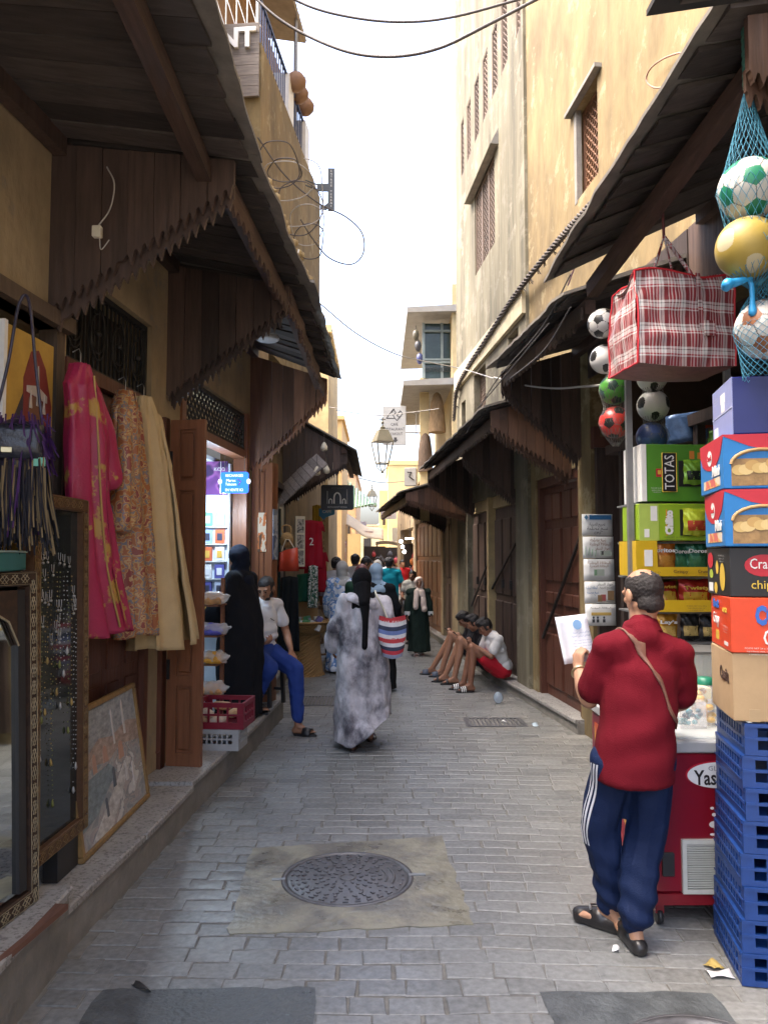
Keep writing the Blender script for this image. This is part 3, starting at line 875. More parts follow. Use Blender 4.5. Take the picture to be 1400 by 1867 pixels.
cheek(r4, -1, 2.2, .95, (3.08,2.79), (2.3,2.7), 8, WD_DARK, rs=9)

# ================================================================== right houses
hR = thing('house', 'ochre yellow house on the right with a carved lattice window', 'building', RF(0), AR)
mb = MB(); wall_with_openings(mb, 0, .32, -1.5, 9.32, 0, 4.3, [(2.75,7.30,.0,3.5),(7.66,9.12,.13,2.62)]); wall_with_openings(mb, 0, .32, -1.5, 9.32, 4.3, 13, [(6.98,7.60,5.30,6.24)]); mb.build('wall', PL_OCHRE, hR)
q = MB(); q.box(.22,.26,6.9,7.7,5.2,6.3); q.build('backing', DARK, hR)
gw = grille_bars(hR, 6.98, 7.60, 5.30, 6.24, .10, style='lattice', m=wood('turned lattice wood', (.22,.11,.06), .6))
q = MB(); q.box(-.07,.09,6.86,7.72,6.245,6.285); q.build('window_hood', CONCRETE, hR)
q = MB(); q.box(-.004,.05,7.55,7.62,5.28,6.24); q.build('window_frame', CONCRETE, hR)
# stall recess
q = MB(); q.box(1.75,1.8,2.7,7.35,0,3.5); q.box(.33,1.75,2.7,2.75,0,3.5); q.box(.33,1.75,7.30,7.35,0,3.5); q.box(.33,1.75,2.75,7.30,3.5,3.55); q.build('stall_lining', mat('brown stall lining', (.10,.065,.045), .8, var=.3, scale=4), hR)
for k in range(9):
    q = MB(); q.box(-.03,-.004,2.78+k*.50,3.26+k*.50,3.42,4.02); q.build('lintel_board', WD_DARK, hR)
q = MB(); q.box(.03,.47,7.22,7.28,.13,2.75); q.build('door_leaf', WD_OLD, hR)
q = MB(); q.box(.0,.06,7.20,7.29,2.75,2.95); q.box(.06,.50,7.20,7.29,2.75,2.85); q.build('door_frame', WD_RED, hR)

def carved_door(parent, y0, y1, z0, z1, x, m, cols=2, label=None, rows=((.05,.30),(.34,.40),(.44,.50),(.55,.80),(.84,.97)), kind='carved'):
    n = cols; w = (y1-y0)/n; out = []
    for k in range(n):
        a, b = y0+w*k+.004, y0+w*(k+1)-.004
        q = MB(); q.box(x-.0,x+.05,a,b,z0,z1); leaf = q.build('door_leaf', m, parent); out.append(leaf)
        H = z1-z0
        for (r0_, r1_) in rows:
            for c in range(2 if kind == 'carved' else 1):
                nn = 2 if kind == 'carved' else 1
                pa = a+.04+(b-a-.06)*c/nn; pb = a+.04+(b-a-.06)*(c+1)/nn-.03
                q = MB(); q.box(x-.028,x+.002,pa,pb,z0+H*r0_,z0+H*r1_,bev=.014); q.build('door_panel', m, leaf)
    return out
q = MB(); q.box(.02,.30,7.66,7.74,.13,2.62); q.box(.02,.30,9.04,9.12,.13,2.62); q.box(.02,.30,7.74,9.04,2.52,2.62); q.build('door_frame', WD_RED, hR)
carved_door(hR, 7.74, 9.04, .14, 2.51, .09, WD_RED, 2)
q = MB(); q.bar((.03,7.55,2.05),(.03,9.0,.78),.028,.028); q.build('security_bar', IRON, hR)

hP = thing('house', 'tall pale weathered plaster house on the right with narrow slit windows', 'building', RF(0), AR)
slits = [(9.42,9.64),(10.07,10.42),(10.64,10.98),(11.26,11.60),(11.87,12.22),(12.5,12.84),(13.1,13.36)]
mb = MB()
wall_with_openings(mb, -.04, .32, 9.325, 13.9, 0, 3.95, [(9.90,13.0,.13,2.60)])
wall_with_openings(mb, -.04, .32, 9.325, 13.9, 3.95, 5.6, [(9.68,10.20,4.05,4.66),(11.54,12.40,3.97,4.66),(13.1,13.45,4.0,4.42)])
wall_with_openings(mb, -.04, .32, 9.325, 13.9, 5.6, 8.0, [(10.88,12.24,6.26,7.58)])
wall_with_openings(mb, -.04, .32, 9.325, 13.9, 8.0, 13.6, [(a,b,8.45,9.45) for a,b in slits])
mb.build('wall', PL_PALE, hP)
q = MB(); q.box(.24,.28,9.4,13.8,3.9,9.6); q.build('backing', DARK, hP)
WL_ = wood('grey brown window lattice', (.16,.115,.085), .7)
for (a, b, c, d) in [(x, y_, 8.45, 9.45) for x, y_ in slits]: grille_bars(hP, a, b, c, d, -.015, style='lattice', m=WL_, name='slit_window')
for k in range(3):
    a = 10.88 + k*1.36/3
    grille_bars(hP, a+.005, a+1.36/3-.005, 6.26, 7.58, .0, style='lattice', m=WL_, name='window_leaf')
q = MB(); q.prism([(-.16,7.58),(.0,7.58),(.0,7.86),(-.05,7.80)], 10.62, 12.52); q.build('window_hood', CONCRETE, hP)
grille_bars(hP, 9.68, 10.20, 4.05, 4.66, .08, style='lattice', m=WL_, name='window'); grille_bars(hP, 11.54, 12.40, 3.97, 4.66, .08, style='lattice', m=WL_, name='window')
q = MB(); q.box(-.09,-.041,9.325,13.9,4.72,5.05); q.build('plaster_band', mat('pale crumbling plaster band', (.50,.44,.30), .95, var=.3, scale=4, bump=.6), hP)
carved_door(hP, 9.93, 11.4, .14, 2.42, .06, WD_OLD, 3, rows=((.04,.42),(.46,.93)), kind='plank')
carved_door(hP, 11.52, 12.96, .14, 2.42, .06, WD_OLD, 3, rows=((.04,.42),(.46,.93)), kind='plank')
q = MB(); q.box(-.05,.25,11.41,11.51,.13,2.6); q.box(.02,.25,9.90,11.41,2.43,2.6); q.box(.02,.25,11.51,13.0,2.43,2.6); q.build('door_frame', mat('yellowed door post', (.42,.32,.16), .8, var=.25), hP)
for (ya, yb, za, zb) in ((9.95,11.4,1.95,1.25),(11.55,12.9,1.7,.9)):
    q = MB(); q.bar((.0,ya,za),(.0,yb,zb),.024,.024); q.build('security_bar', IRON, hP)
for yv in (10.4, 10.85, 11.95, 12.5):
    q = MB(); q.box(.0,.04,yv-.04,yv+.04,1.28,1.40); q.build('lock_plate', IRON, hP)

hQ = thing('house', 'low far house on the right with orange brown shutters', 'building', RF(0), AR)
mb = MB(); wall_with_openings(mb, -.02, .32, 13.905, 24.0, 0, 3.4, [(14.6,15.6,.13,2.5),(15.85,19.7,.13,2.55),(20.2,23.2,.13,2.5)]); mb.build('wall', PL_DIRTY, hQ)
carved_door(hQ, 14.62, 15.58, .14, 2.48, .05, WD_OLD, 2, rows=((.05,.45),(.5,.95)), kind='plank')
carved_door(hQ, 15.88, 19.67, .14, 2.54, .03, WD_ORANGE, 6, rows=((.05,.30),(.34,.62),(.66,.96)), kind='plank')
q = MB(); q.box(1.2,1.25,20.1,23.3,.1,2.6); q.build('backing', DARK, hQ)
# ================================================================== people
def _cap(a, b, ra, rb, n=10):
    """closed tapered capsule"""
    a, b = Vector(a), Vector(b); d = b-a; L = max(d.length, 1e-5); d = d/L
    x = d.orthogonal().normalized(); y = d.cross(x)
    prof = [(-ra*cos(t), ra*sin(t)) for t in np.linspace(.25, pi/2, 4)] + [(L+rb*cos(t), rb*sin(t)) for t in np.linspace(pi/2, .25, 4)]
    vs = [a - d*ra]
    for (h, r) in prof:
        for k in range(n):
            an = 2*pi*k/n; vs.append(a + d*h + (x*cos(an)+y*sin(an))*r)
    vs.append(b + d*rb); m = len(prof); fs = []
    for k in range(n): fs.append((0, 1+(k+1) % n, 1+k)); fs.append((len(vs)-1, 1+(m-1)*n+k, 1+(m-1)*n+(k+1) % n))
    for i in range(m-1):
        for k in range(n):
            p, q = 1+i*n+k, 1+i*n+(k+1) % n; fs.append((p, q, q+n, p+n))
    return vs, fs

def _ell(c, r, rot=None, n=14):
    q = MB(); q.sphere((0,0,0), r, n); M = TR(*c) @ (rot if rot is not None else ident())
    return [M @ Vector(v) for v in q.v], q.f

def _loft(rings):
    """closed tube through rings of points (top and bottom capped)"""
    n = len(rings[0]); vs = [v for r in rings for v in r]; fs = [tuple(range(n))[::-1], tuple(range(len(vs)-n, len(vs)))]
    for i in range(len(rings)-1):
        for k in range(n):
            a, b = i*n+k, i*n+(k+1) % n; fs.append((a, b, b+n, a+n))
    return vs, fs

def folds(amp, k=(14,14,3), seed=0, n=5):
    rnd = np.random.RandomState(seed); W = rnd.normal(size=(n,3))*np.array(k); ph = rnd.uniform(0, 6.3, n)
    def f(co):
        s = np.zeros(len(co))
        for i in range(n):
            w = np.sin(co @ W[i] + ph[i] + 1.2*np.sin(co @ W[(i+1) % n]*.5 + ph[i]))
            s += np.sign(w)*np.abs(w)**.8 / n
        return s*amp*1.6
    return f

def blob(name, pieces, m, parent, vox=.01, smooth=4, disp=None, post=None, M=None):
    mb = MB()
    for vs, fs in pieces: mb.add(vs, fs)
    me = mb.mesh(name, m)
    o = bpy.data.objects.new('tmp', me); SC.collection.objects.link(o)
    r = o.modifiers.new('r', 'REMESH'); r.mode = 'VOXEL'; r.voxel_size = vox; r.use_smooth_shade = True
    if smooth:
        s = o.modifiers.new('s', 'SMOOTH'); s.iterations = smooth; s.factor = .5
    dg = bpy.context.evaluated_depsgraph_get(); dg.update()
    nm = bpy.data.meshes.new_from_object(o.evaluated_get(dg))
    bpy.data.objects.remove(o); bpy.data.meshes.remove(me)
    nm.name = name
    nv = len(nm.vertices); co = np.empty(nv*3); nm.vertices.foreach_get('co', co); co = co.reshape(-1,3)
    if disp is not None or post is not None:
        no = np.empty(nv*3); nm.vertex_normals.foreach_get('vector', no); no = no.reshape(-1,3)
        for dd in (disp if isinstance(disp, (list, tuple)) else [disp]):
            if dd is not None: co = co + no*dd(co)[:,None]
        if post is not None: co = post(co, no)
        nm.vertices.foreach_set('co', co.ravel())
    nm.materials.clear(); nm.materials.append(m)
    nm.polygons.foreach_set('use_smooth', [True]*len(nm.polygons)); nm.update()
    return obj(name, nm, parent, M)

def hand(wr, d, n, side, curl=.35, s=1.0, thumb=.7, spread=1.0):
    """wrist point, finger direction, palm normal, thumb side vector"""
    wr, d, n = Vector(wr), Vector(d).normalized(), Vector(n).normalized()
    n = (n - d*n.dot(d)).normalized(); side = Vector(side); side = (side - d*side.dot(d) - n*side.dot(n)).normalized()
    out = []
    for k, off in enumerate((.030,.010,-.010,-.029)):
        kn = wr + d*(.085-.004*abs(k-1))*s + side*off*s
        out.append(_cap(wr + side*off*.6*s, kn, .013*s, .0115*s, 8))
        L = (.040,.046,.043,.034)[k]*s; p = kn; dd = (d + side*off*1.5*(spread-1)).normalized(); c = curl*(1+.12*k)
        for j, f in enumerate((1, .68, .52)):
            a = c*(j+1) if j else c*.8
            dv = (d*cos(a) + n*sin(a)).normalized(); q = p + dv*L*f
            out.append(_cap(p, q, (.0098-.001*j)*s, (.0092-.0012*j)*s, 8)); p = q
    b = wr + d*.022*s + side*.024*s
    t1 = b + (d*.55 + side*.62 + n*thumb*.45).normalized()*.042*s
    t2 = t1 + (d*.85 + side*.12 + n*thumb*.5).normalized()*.034*s
    out += [_cap(b, t1, .014*s, .011*s, 8), _cap(t1, t2, .011*s, .0085*s, 8)]
    return out

def head_parts(c, fwd, up=(0,0,1), s=1.0, ears=True):
    """head with brow, nose, lips, chin, ears; c = middle of the skull; fwd = gaze"""
    c, f, u = Vector(c), Vector(fwd).normalized(), Vector(up); u = (u - f*u.dot(f)).normalized(); r = f.cross(u)
    M = Matrix((( r.x, f.x, u.x, c.x),(r.y, f.y, u.y, c.y),(r.z, f.z, u.z, c.z),(0,0,0,1)))
    def pt(x, y, z): return M @ Vector((x*s, y*s, z*s))
    R3 = M.to_3x3().to_4x4()
    def el(x, y, z, rx, ry, rz): return _ell(pt(x,y,z), (rx*s, ry*s, rz*s), R3, 12)
    out = [el(0,-.008,.025,.076,.094,.086), el(0,.022,-.035,.060,.068,.075), el(0,.05,-.088,.032,.034,.024), el(0,-.01,-.05,.066,.06,.05),
           _cap(pt(0,.086,.012), pt(0,.104,-.028), .009*s, .013*s, 8), el(-.011,.094,-.034,.009,.010,.008), el(.011,.094,-.034,.009,.010,.008),
           el(0,.084,-.057,.022,.010,.007), el(0,.081,-.067,.019,.010,.008), el(-.030,.072,-.012,.022,.016,.018), el(.030,.072,-.012,.022,.016,.018),
           _cap(pt(-.042,.074,.022), pt(.042,.074,.022), .012*s, .012*s, 8)]
    if ears:
        for sx in (-1, 1): out.append(el(sx*.078,-.012,-.008,.010,.022,.032))
    return out, pt, M

def face_details(parent, pt, s, eye_m, brow_m, lip_m=None, vs=1.0):
    for sx in (-1, 1):
        q = MB(); q.sphere(tuple(pt(sx*.030,.081,-.004)), .0095*s*vs, 10); q.build('eye', eye_m, parent)
        q = MB(); q.tube([pt(sx*.014,.090,.017), pt(sx*.032,.088,.023), pt(sx*.05,.074,.016)], .0042*s, 6); q.build('eyebrow', brow_m, parent)
    if lip_m:
        q = MB(); q.tube([pt(-.02,.088,-.061), pt(0,.0955,-.059), pt(.02,.088,-.061)], [.003*s,.006*s,.003*s], 6); q.build('lips', lip_m, parent)

def arm_parts(sh, el, wr, r=(.050,.042,.027), s=1.0):
    sh, el, wr = Vector(sh), Vector(el), Vector(wr)
    return [_cap(sh, el, r[0]*s, r[1]*s*.95), _cap(el, el.lerp(wr,.35), r[1]*s*.95, r[1]*s*1.0), _cap(el.lerp(wr,.35), wr, r[1]*s, r[2]*s)]

def leg_parts(hip, kn, an, r=(.085,.056,.038), s=1.0, back=(0,-1,0)):
    hip, kn, an = Vector(hip), Vector(kn), Vector(an); bk = Vector(back)
    calf = kn.lerp(an, .32) + bk*.014*s
    return [_cap(hip, kn, r[0]*s, r[1]*s), _cap(kn, calf, r[1]*s*.93, r[1]*s*.98), _cap(calf, an, r[1]*s*.98, r[2]*s)]

def foot_parts(an, fwd, s=1.0, toes=True):
    an, f = Vector(an), Vector(fwd).normalized(); f.z = 0; f.normalize(); r = f.cross(Vector((0,0,1)))
    g = Vector((an.x, an.y, an.z-.052*s))
    out = [_cap(an, g - f*.035*s, .036*s, .030*s, 8), _cap(g - f*.038*s, g + f*.10*s + r*.0, .029*s, .026*s, 8), _cap(an, g + f*.09*s, .034*s, .024*s, 8),
           _cap(g + f*.09*s - r*.022*s, g + f*.125*s - r*.022*s, .024*s, .020*s, 8), _cap(g + f*.09*s + r*.018*s, g + f*.115*s + r*.018*s, .024*s, .018*s, 8)]
    if toes:
        for k, off in enumerate((-.034,-.014,.003,.018,.031)):
            out.append(_cap(g + f*.12*s + r*off*s, g + f*(.165-.010*k)*s + r*off*s - Vector((0,0,.008*s)), (.013 if k == 0 else .010)*s, (.011 if k == 0 else .008)*s, 6))
    return out

def sandal(parent, an, fwd, sole_m, strap_m, s=1.0, stripes=None, name='sandal', kind='slide'):
    an, f = Vector(an), Vector(fwd); f.z = 0; f.normalize(); r = f.cross(Vector((0,0,1)))
    g = Vector((an.x, an.y, an.z-.088*s)); n = 20; out = []
    for z in (-.012, .010):
        ring = []
        for k in range(n):
            a = 2*pi*k/n; L = .058+.142*(.5+.5*cos(a)) if cos(a) > 0 else .058
            y = (.075 + .130*cos(a))*s if True else 0
            w = (.046 if cos(a) > -.2 else .038)*s*sin(a)*(1.0 if abs(sin(a)) < .7 else 1.0)
            ring.append(g + f*y*.95 + r*w + Vector((0,0,z*s)))
        out.append(ring)
    q = MB(); vs, fs = _loft(out); q.add(vs, fs); so = q.build(name, sole_m, parent)
    bands = stripes or [strap_m]
    nb = len(bands); y0, y1 = (.06,.145) if kind == 'slide' else (.09,.125)
    for i, bm in enumerate(bands):
        a0, a1 = y0+(y1-y0)*i/nb, y0+(y1-y0)*(i+1)/nb
        rows = []
        for yy in (a0, a1):
            rows.append([g + f*yy*s + r*(.054*cos(t))*s + Vector((0,0,(.004+.068*sin(t)*(1-.25*(yy-.06)/.085))*s)) for t in np.linspace(0, pi, 12)])
        q = MB(); q.grid(rows); ob = q.build('strap', bm, so)
        md = ob.modifiers.new('t', 'SOLIDIFY'); md.thickness = .006*s
    return so

def hair_cap(c, fwd, s, m, parent, vox, low=-.02, back=.0, amp=.006, extra=None, seed=1, grow=.010):
    """short hair: the skull grown a little, cut away in front of the hair line"""
    _, pt, M = head_parts(c, fwd, s=s)
    R3 = M.to_3x3().to_4x4()
    pcs = [_ell(pt(0,-.012,.030), ((.078+grow)*s,(.093+grow)*s,(.086+grow)*s), R3, 16), _ell(pt(0,-.045,-.02), (.072*s,.058*s,.062*s), R3, 12)]
    if extra: pcs += extra(pt, R3)
    Mi = M.inverted()
    def post(co, no):
        # pull the front below the hair line back inside the skull
        h = np.array([list(Mi @ Vector(v)) for v in co])/s
        f = (h[:,1] > .035) & (h[:,2] < .052); 
        g2 = (h[:,2] < low-.04) & (h[:,1] > -.02)
        f |= g2
        sh = np.array([list(c)])
        co2 = co.copy(); co2[f] = sh + (co[f]-sh)*.72
        return co2
    return blob('hair', pcs, m, parent, vox, 2, folds(amp, (60,60,60), seed), post)

SKIN_A = mat('light brown skin', (.42,.23,.14), .55, var=.10, scale=14, bump=.05)
SKIN_B = mat('tan skin', (.34,.17,.10), .5, var=.10, scale=14, bump=.05)
SKIN_C = mat('brown skin', (.24,.11,.065), .5, var=.10, scale=14, bump=.05)
SKIN_D = mat('fair skin', (.55,.33,.23), .55, var=.08, scale=14, bump=.04)
HAIR = mat('black hair', (.012,.010,.010), .45, var=.4, scale=60, bump=.5, stretch=(3,3,1))
EYE = flat('dark eyes', (.03,.02,.015), .15, bump=0)
BROW = flat('dark brows', (.025,.018,.015), .7)
LIP = flat('pink lips', (.42,.15,.13), .45)

def cloth(name, col, rough=.85, var=.12, **k): return mat(name, col, rough, var=var, scale=k.pop('scale', 5), bump=k.pop('bump', .25), bscale=k.pop('bscale', 180), wrinkle=k.pop('wrinkle', .3), spec=k.pop('spec', .18), **k)

def person(label, loc, rz, group=None, cat='person'): return thing('person', label, cat, loc, rz, group)

def torso_parts(pel, chest, shL, shR, neck, g=0.0, w=1.0, belly=0.0):
    pel, chest, shL, shR, neck = map(Vector, (pel, chest, shL, shR, neck))
    ax = (shR-shL).normalized(); up = (neck-pel).normalized(); f = up.cross(ax).normalized()
    up = ax.cross(f)*-1 if ax.cross(f).dot(up) < 0 else ax.cross(f)
    R3 = Matrix(((ax.x,f.x,up.x,0),(ax.y,f.y,up.y,0),(ax.z,f.z,up.z,0),(0,0,0,1)))
    mid = pel.lerp(chest, .5)
    out = [_ell(pel, (.162*w+g,.115+g+belly*.3,.125+g), R3), _ell(mid + f*belly*.35, (.150*w+g+belly*.3,.105+g+belly*.6,.16+g), R3), _ell(chest, (.170*w+g,.110+g,.165+g), R3)]
    sm = shL.lerp(shR, .5); base = sm.lerp(neck, .35)
    out += [_cap(base, shL, .068+g, .056+g), _cap(base, shR, .068+g, .056+g), _cap(chest, shL.lerp(shR,.18), .08+g, .068+g), _cap(chest, shR.lerp(shL,.18), .08+g, .068+g)]
    return out, f, ax, up

# ---------------------------------------------------------------- man in the red polo shirt, seen from behind
def red_man():
    t = person('balding man in a red polo shirt and blue tracksuit trousers reading a paper sheet', (1.16,3.50,0), 0)
    pel = Vector((-.02,.0,.84)); chest = Vector((.03,.01,1.16)); neck = Vector((.045,.03,1.42)); hd = Vector((.062,.06,1.545))
    shL, shR = Vector((-.13,.0,1.312)), Vector((.205,.0,1.285))
    elL, wrL = Vector((-.185,.10,1.06)), Vector((-.180,.29,1.165))
    elR, wrR = Vector((.245,.10,1.05)), Vector((.20,.31,.98))
    hipL, hipR = Vector((-.105,.01,.80)), Vector((.075,.0,.80))
    knL, anL = Vector((-.14,.12,.46)), Vector((-.085,.13,.10))
    knR, anR = Vector((.05,.05,.45)), Vector((-.035,-.03,.095))
    fL, fR = Vector((-.75,.65,0)), Vector((-.08,1,0))
    fwd = Vector((-.25,1,-.22))
    hp, pt, Mh = head_parts(hd, fwd, s=1.07)
    tp, f, ax, up = torso_parts(pel, chest, shL, shR, neck, -.022, .9)
    skin = hp + tp + [_cap(neck - Vector((0,0,.07)), hd - Vector((0,.005,.05)), .064, .060)]
    skin += arm_parts(shL - Vector((0,0,.02)), elL, wrL, (.040,.047,.031)) + arm_parts(shR - Vector((0,0,.02)), elR, wrR, (.040,.047,.031))
    skin += hand(wrL, (.05,.30,.95), (.85,.45,-.1), (.2,.75,.3), .75, .95) + hand(wrR, (-.3,.8,-.3), (-.6,0,-.8), (-.5,.4,.4), .5, .95)
    skin += leg_parts(hipL, knL, anL) + leg_parts(hipR, knR, anR) + foot_parts(anL, fL) + foot_parts(anR, fR)
    body = blob('body', skin, SKIN_A, t, .0062, 3)
    SHIRT = cloth('red polo cotton', (.14,.006,.014), .9, wrinkle=.5, wscale=5.0)
    g = .010
    sp, *_ = torso_parts(pel + Vector((0,0,.02)), chest, shL, shR, neck, g, .88, .04)
    sp += [_cap(shL, shL.lerp(elL,.78), .058, .074), _cap(shR, shR.lerp(elR,.84), .058, .074), _cap(chest + Vector((-.05,0,-.02)), shL.lerp(elL,.5), .09, .06), _cap(chest + Vector((.05,0,-.02)), shR.lerp(elR,.5), .09, .06)]
    ring = lambda z, cx, cy, a, b: [(cx+a*cos(q), cy+b*sin(q), z) for q in np.linspace(0, 2*pi, 25)[:-1]]
    sp.append(_loft([ring(.715,-.015,.0,.178,.145), ring(.80,-.015,.0,.180,.150), ring(.95,.0,.005,.174,.145), ring(1.1,.02,.005,.168,.125), ring(1.22,.03,.0,.165,.105), ring(1.32,.03,.0,.10,.06)]))
    sp += [_cap((.04,.005,1.36), (.04,.015,1.395), .085, .072)]
    def post(co, no):
        # open hem and sleeve ends are cut by shape; soften
        return co
    dis = [folds(.004, (8,8,6), 3), folds(.003, (26,20,16), 5), folds(.002, (70,60,30), 7), lambda c: .005*np.exp(-((c[:,2]-.95)/.12)**2)*np.sin((c[:,2]*34 - c[:,0]*16)) , lambda c: .003*np.exp(-((c[:,2]-1.2)/.13)**2)*np.sin(c[:,0]*26+c[:,2]*22)]
    polo = blob('polo_shirt', sp, SHIRT, t, .0085, 14, dis)
    # collar
    q = MB(); rows = []
    for k, (z, r1) in enumerate(((1.368,.078),(1.392,.075),(1.420,.071),(1.424,.074),(1.398,.085),(1.372,.098))):
        rows.append([(.04 + r1*cos(a), .022 + r1*.95*sin(a) + (.012 if k else 0), z - .022*sin(a)) for a in np.linspace(0, 2*pi, 28)])
    q.grid(rows); q.build('collar', SHIRT, t)
    NAVY = cloth('navy tracksuit', (.008,.018,.060), .7)
    tr = [_ell(pel + Vector((.0,0,-.02)), (.150,.122,.12)), _cap(hipL, knL, .098, .088), _cap(knL, anL + Vector((0,0,.05)), .088, .072), _cap(hipR, knR, .102, .090), _cap(knR, anR + Vector((0,0,.04)), .090, .072),
          _cap(pel + Vector((-.03,-.02,-.06)), hipL, .10, .10), _cap(pel + Vector((.04,-.02,-.06)), hipR, .10, .10)]
    wr_ = lambda c: .008*np.clip((.45-c[:,2])/.3, 0, 1)*np.sin(c[:,2]*62+c[:,0]*25+np.sin(c[:,1]*30))
    trs = blob('trousers', tr, NAVY, t, .009, 3, [folds(.010, (14,14,7), 8), wr_])
    # three white stripes down the left leg
    STR = flat('white stripe', (.62,.64,.70), .8)
    for k in range(3):
        q = MB(); pts = []
        for zt in np.linspace(0, .62, 14):
            p = hipL.lerp(knL, zt/.55) if zt < .55 else knL.lerp(anL, (zt-.55)/.45)
            rr_ = .120 - .016*zt
            an = pi + .42 + (k-1)*.19
            pts.append([p + Vector((rr_*1.06*cos(an+d), rr_*1.06*sin(an+d), 0)) for d in (-.05, 0, .05)])
        q.grid(pts); ob = q.build('stripe', STR, t); md = ob.modifiers.new('w', 'SHRINKWRAP'); md.target = trs; md.offset = .002
    # hair ring round a bald crown
    R3 = Mh.to_3x3().to_4x4(); Mi = Mh.inverted()
    def hp_post(co, no):
        h = np.array([list(Mi @ Vector(v)) for v in co])
        ctr = np.array([[0,-.005,-.01]])
        rg_ = .010*np.sin(h[:,0]*140)+.006*np.sin(h[:,0]*310+h[:,1]*200)
        cut = (h[:,2] > .084 + rg_) | (h[:,1] > .005 + .25*np.maximum(0, h[:,2])) | (h[:,2] < -.075 - .35*np.minimum(0, h[:,1]+.05)*-1)
        h2 = h.copy(); h2[cut] = ctr + (h[cut]-ctr)*.86
        return np.array([list(Mh @ Vector(v)) for v in h2])
    blob('hair', [_ell(pt(0,-.009,.026), (.0856,.1054,.093), R3, 18), _ell(pt(0,-.045,-.045), (.066,.056,.062), R3, 14)], mat('greying short hair', (.018,.014,.013), .7, var=.4, scale=90, bump=.4), t, .0055, 2, folds(.0015, (150,150,150), 2), hp_post)
    # clogs
    CL = mat('black leather clog', (.018,.017,.018), .35, var=.3, scale=20, bump=.1)
    for an, fd in ((anL, fL), (anR, fR)):
        fd = fd.normalized(); r = fd.cross(Vector((0,0,1))); gp = Vector((an.x, an.y, .0))
        pcs = [_cap(gp - fd*.045 + Vector((0,0,.030)), gp + fd*.10 + Vector((0,0,.030)), .040, .044), _cap(gp + fd*.06 + Vector((0,0,.045)), gp + fd*.165 + Vector((0,0,.034)), .048, .034), _cap(gp + fd*.10 + r*.012 + Vector((0,0,.032)), gp + fd*.15 - r*.01 + Vector((0,0,.03)), .048, .040)]
        def cut(co, no): co = co.copy(); co[:,2] = np.maximum(co[:,2], .002); return co
        sh = blob('clog', pcs, CL, t, .008, 3, None, cut)
        q = MB(); q.tube([gp + fd*.09 + r*.035 + Vector((0,0,.086)), gp + fd*.11 + Vector((0,0,.092)), gp + fd*.09 - r*.035 + Vector((0,0,.086))], .006, 6); q.build('buckle', STEEL, sh)
    # bag strap across the back
    ST = mat('brown leather strap', (.20,.095,.065), .55, var=.2, scale=30, bump=.2)
    pts = [(-.075,.05,1.39),(-.065,-.02,1.40),(-.045,-.075,1.38),(-.01,-.115,1.33),(.05,-.165,1.25),(.11,-.180,1.14),(.165,-.172,1.04),(.205,-.130,.985),(.235,-.03,.96),(.20,.12,.95)]
    q = MB(); pp = smooth_path(pts, 5)
    rows = []
    for i, p in enumerate(pp):
        d = (pp[min(i+1,len(pp)-1)] - pp[max(i-1,0)]).normalized(); outv = Vector((p.x-.03, p.y-.0, 0)); outv = outv.normalized() if outv.length > .02 else Vector((0,0,1))
        sd_ = d.cross(outv).normalized(); rows.append([p + sd_*.010, p, p - sd_*.010])
    q.grid(rows); ob = q.build('bag_strap', ST, t); md = ob.modifiers.new('w', 'SHRINKWRAP'); md.target = polo; md.offset = .005; md = ob.modifiers.new('t', 'SOLIDIFY'); md.thickness = .006; md.offset = 0
    # bracelet
    q = MB(); dv = (wrL-elL).normalized(); x = dv.orthogonal().normalized(); y_ = dv.cross(x); c = wrL - dv*.018
    q.tube([c + x*.037*cos(a) + y_*.037*sin(a) for a in np.linspace(0, 2*pi, 22)], .006, 6); q.build('watch_strap', mat('gold bracelet', (.6,.5,.3), .3, metal=.8), t)
    # the sheet he holds (a thing of its own)
    pc = t.location + wrL + Vector((.01,.06,.09))
    pa = thing('paper_sheet', 'white printed certificate sheet held up by the man in red', 'paper', M=TR(*pc) @ RZ(R(18)) @ RXm(R(-12)) @ RYm(R(-4)))
    q = MB(); rows = [[((i/6-.5)*.175, .012*sin(i*.8)+.01*j, j*.235-.06) for i in range(7)] for j in np.linspace(0,1,8)]
    q.grid(rows); ob = q.build('sheet', flat('white paper', (.74,.77,.80), .7, bump=0), pa); md = ob.modifiers.new('t', 'SOLIDIFY'); md.thickness = .001; md.offset = 0
    INK = flat('pale blue print', (.25,.45,.70), .8, bump=0)
    q = MB()
    q.lathe([(.0,.0),(.026,.0)], 10, TR(.02,-.009,.125) @ RXm(pi/2)); 
    q.build('emblem', INK, pa)
    for k, (z, w, x0) in enumerate(((.085,.10,.03),(.068,.11,.025),(.046,.09,.03),(.032,.11,.03),(.018,.10,.03),(.003,.10,.03))):
        text('ﺔﻠﻤﻌﻟا ﺾﻴﺒﺗ ﻖﺋﺎﺛﻮﻟا' if k < 2 else 'lllu nul llnu luln', .011 if k < 2 else .007, face_front(x0-.0, -.016+.0012*k, z), flat('blue grey ink', (.16,.26,.42), .8, bump=0), pa, ext=0, width=w)
    return t
red_man()
# ---------------------------------------------------------------- generic standing / walking figures
RINGN = 32
def ring(z, cx, cy, a, b, wav=0.0, nw=7, ph=0.0):
    return [(cx+(a*(1+wav*sin(nw*q+ph)))*cos(q), cy+(b*(1+wav*sin(nw*q+ph)))*sin(q), z) for q in np.linspace(0, 2*pi, RINGN+1)[:-1]]

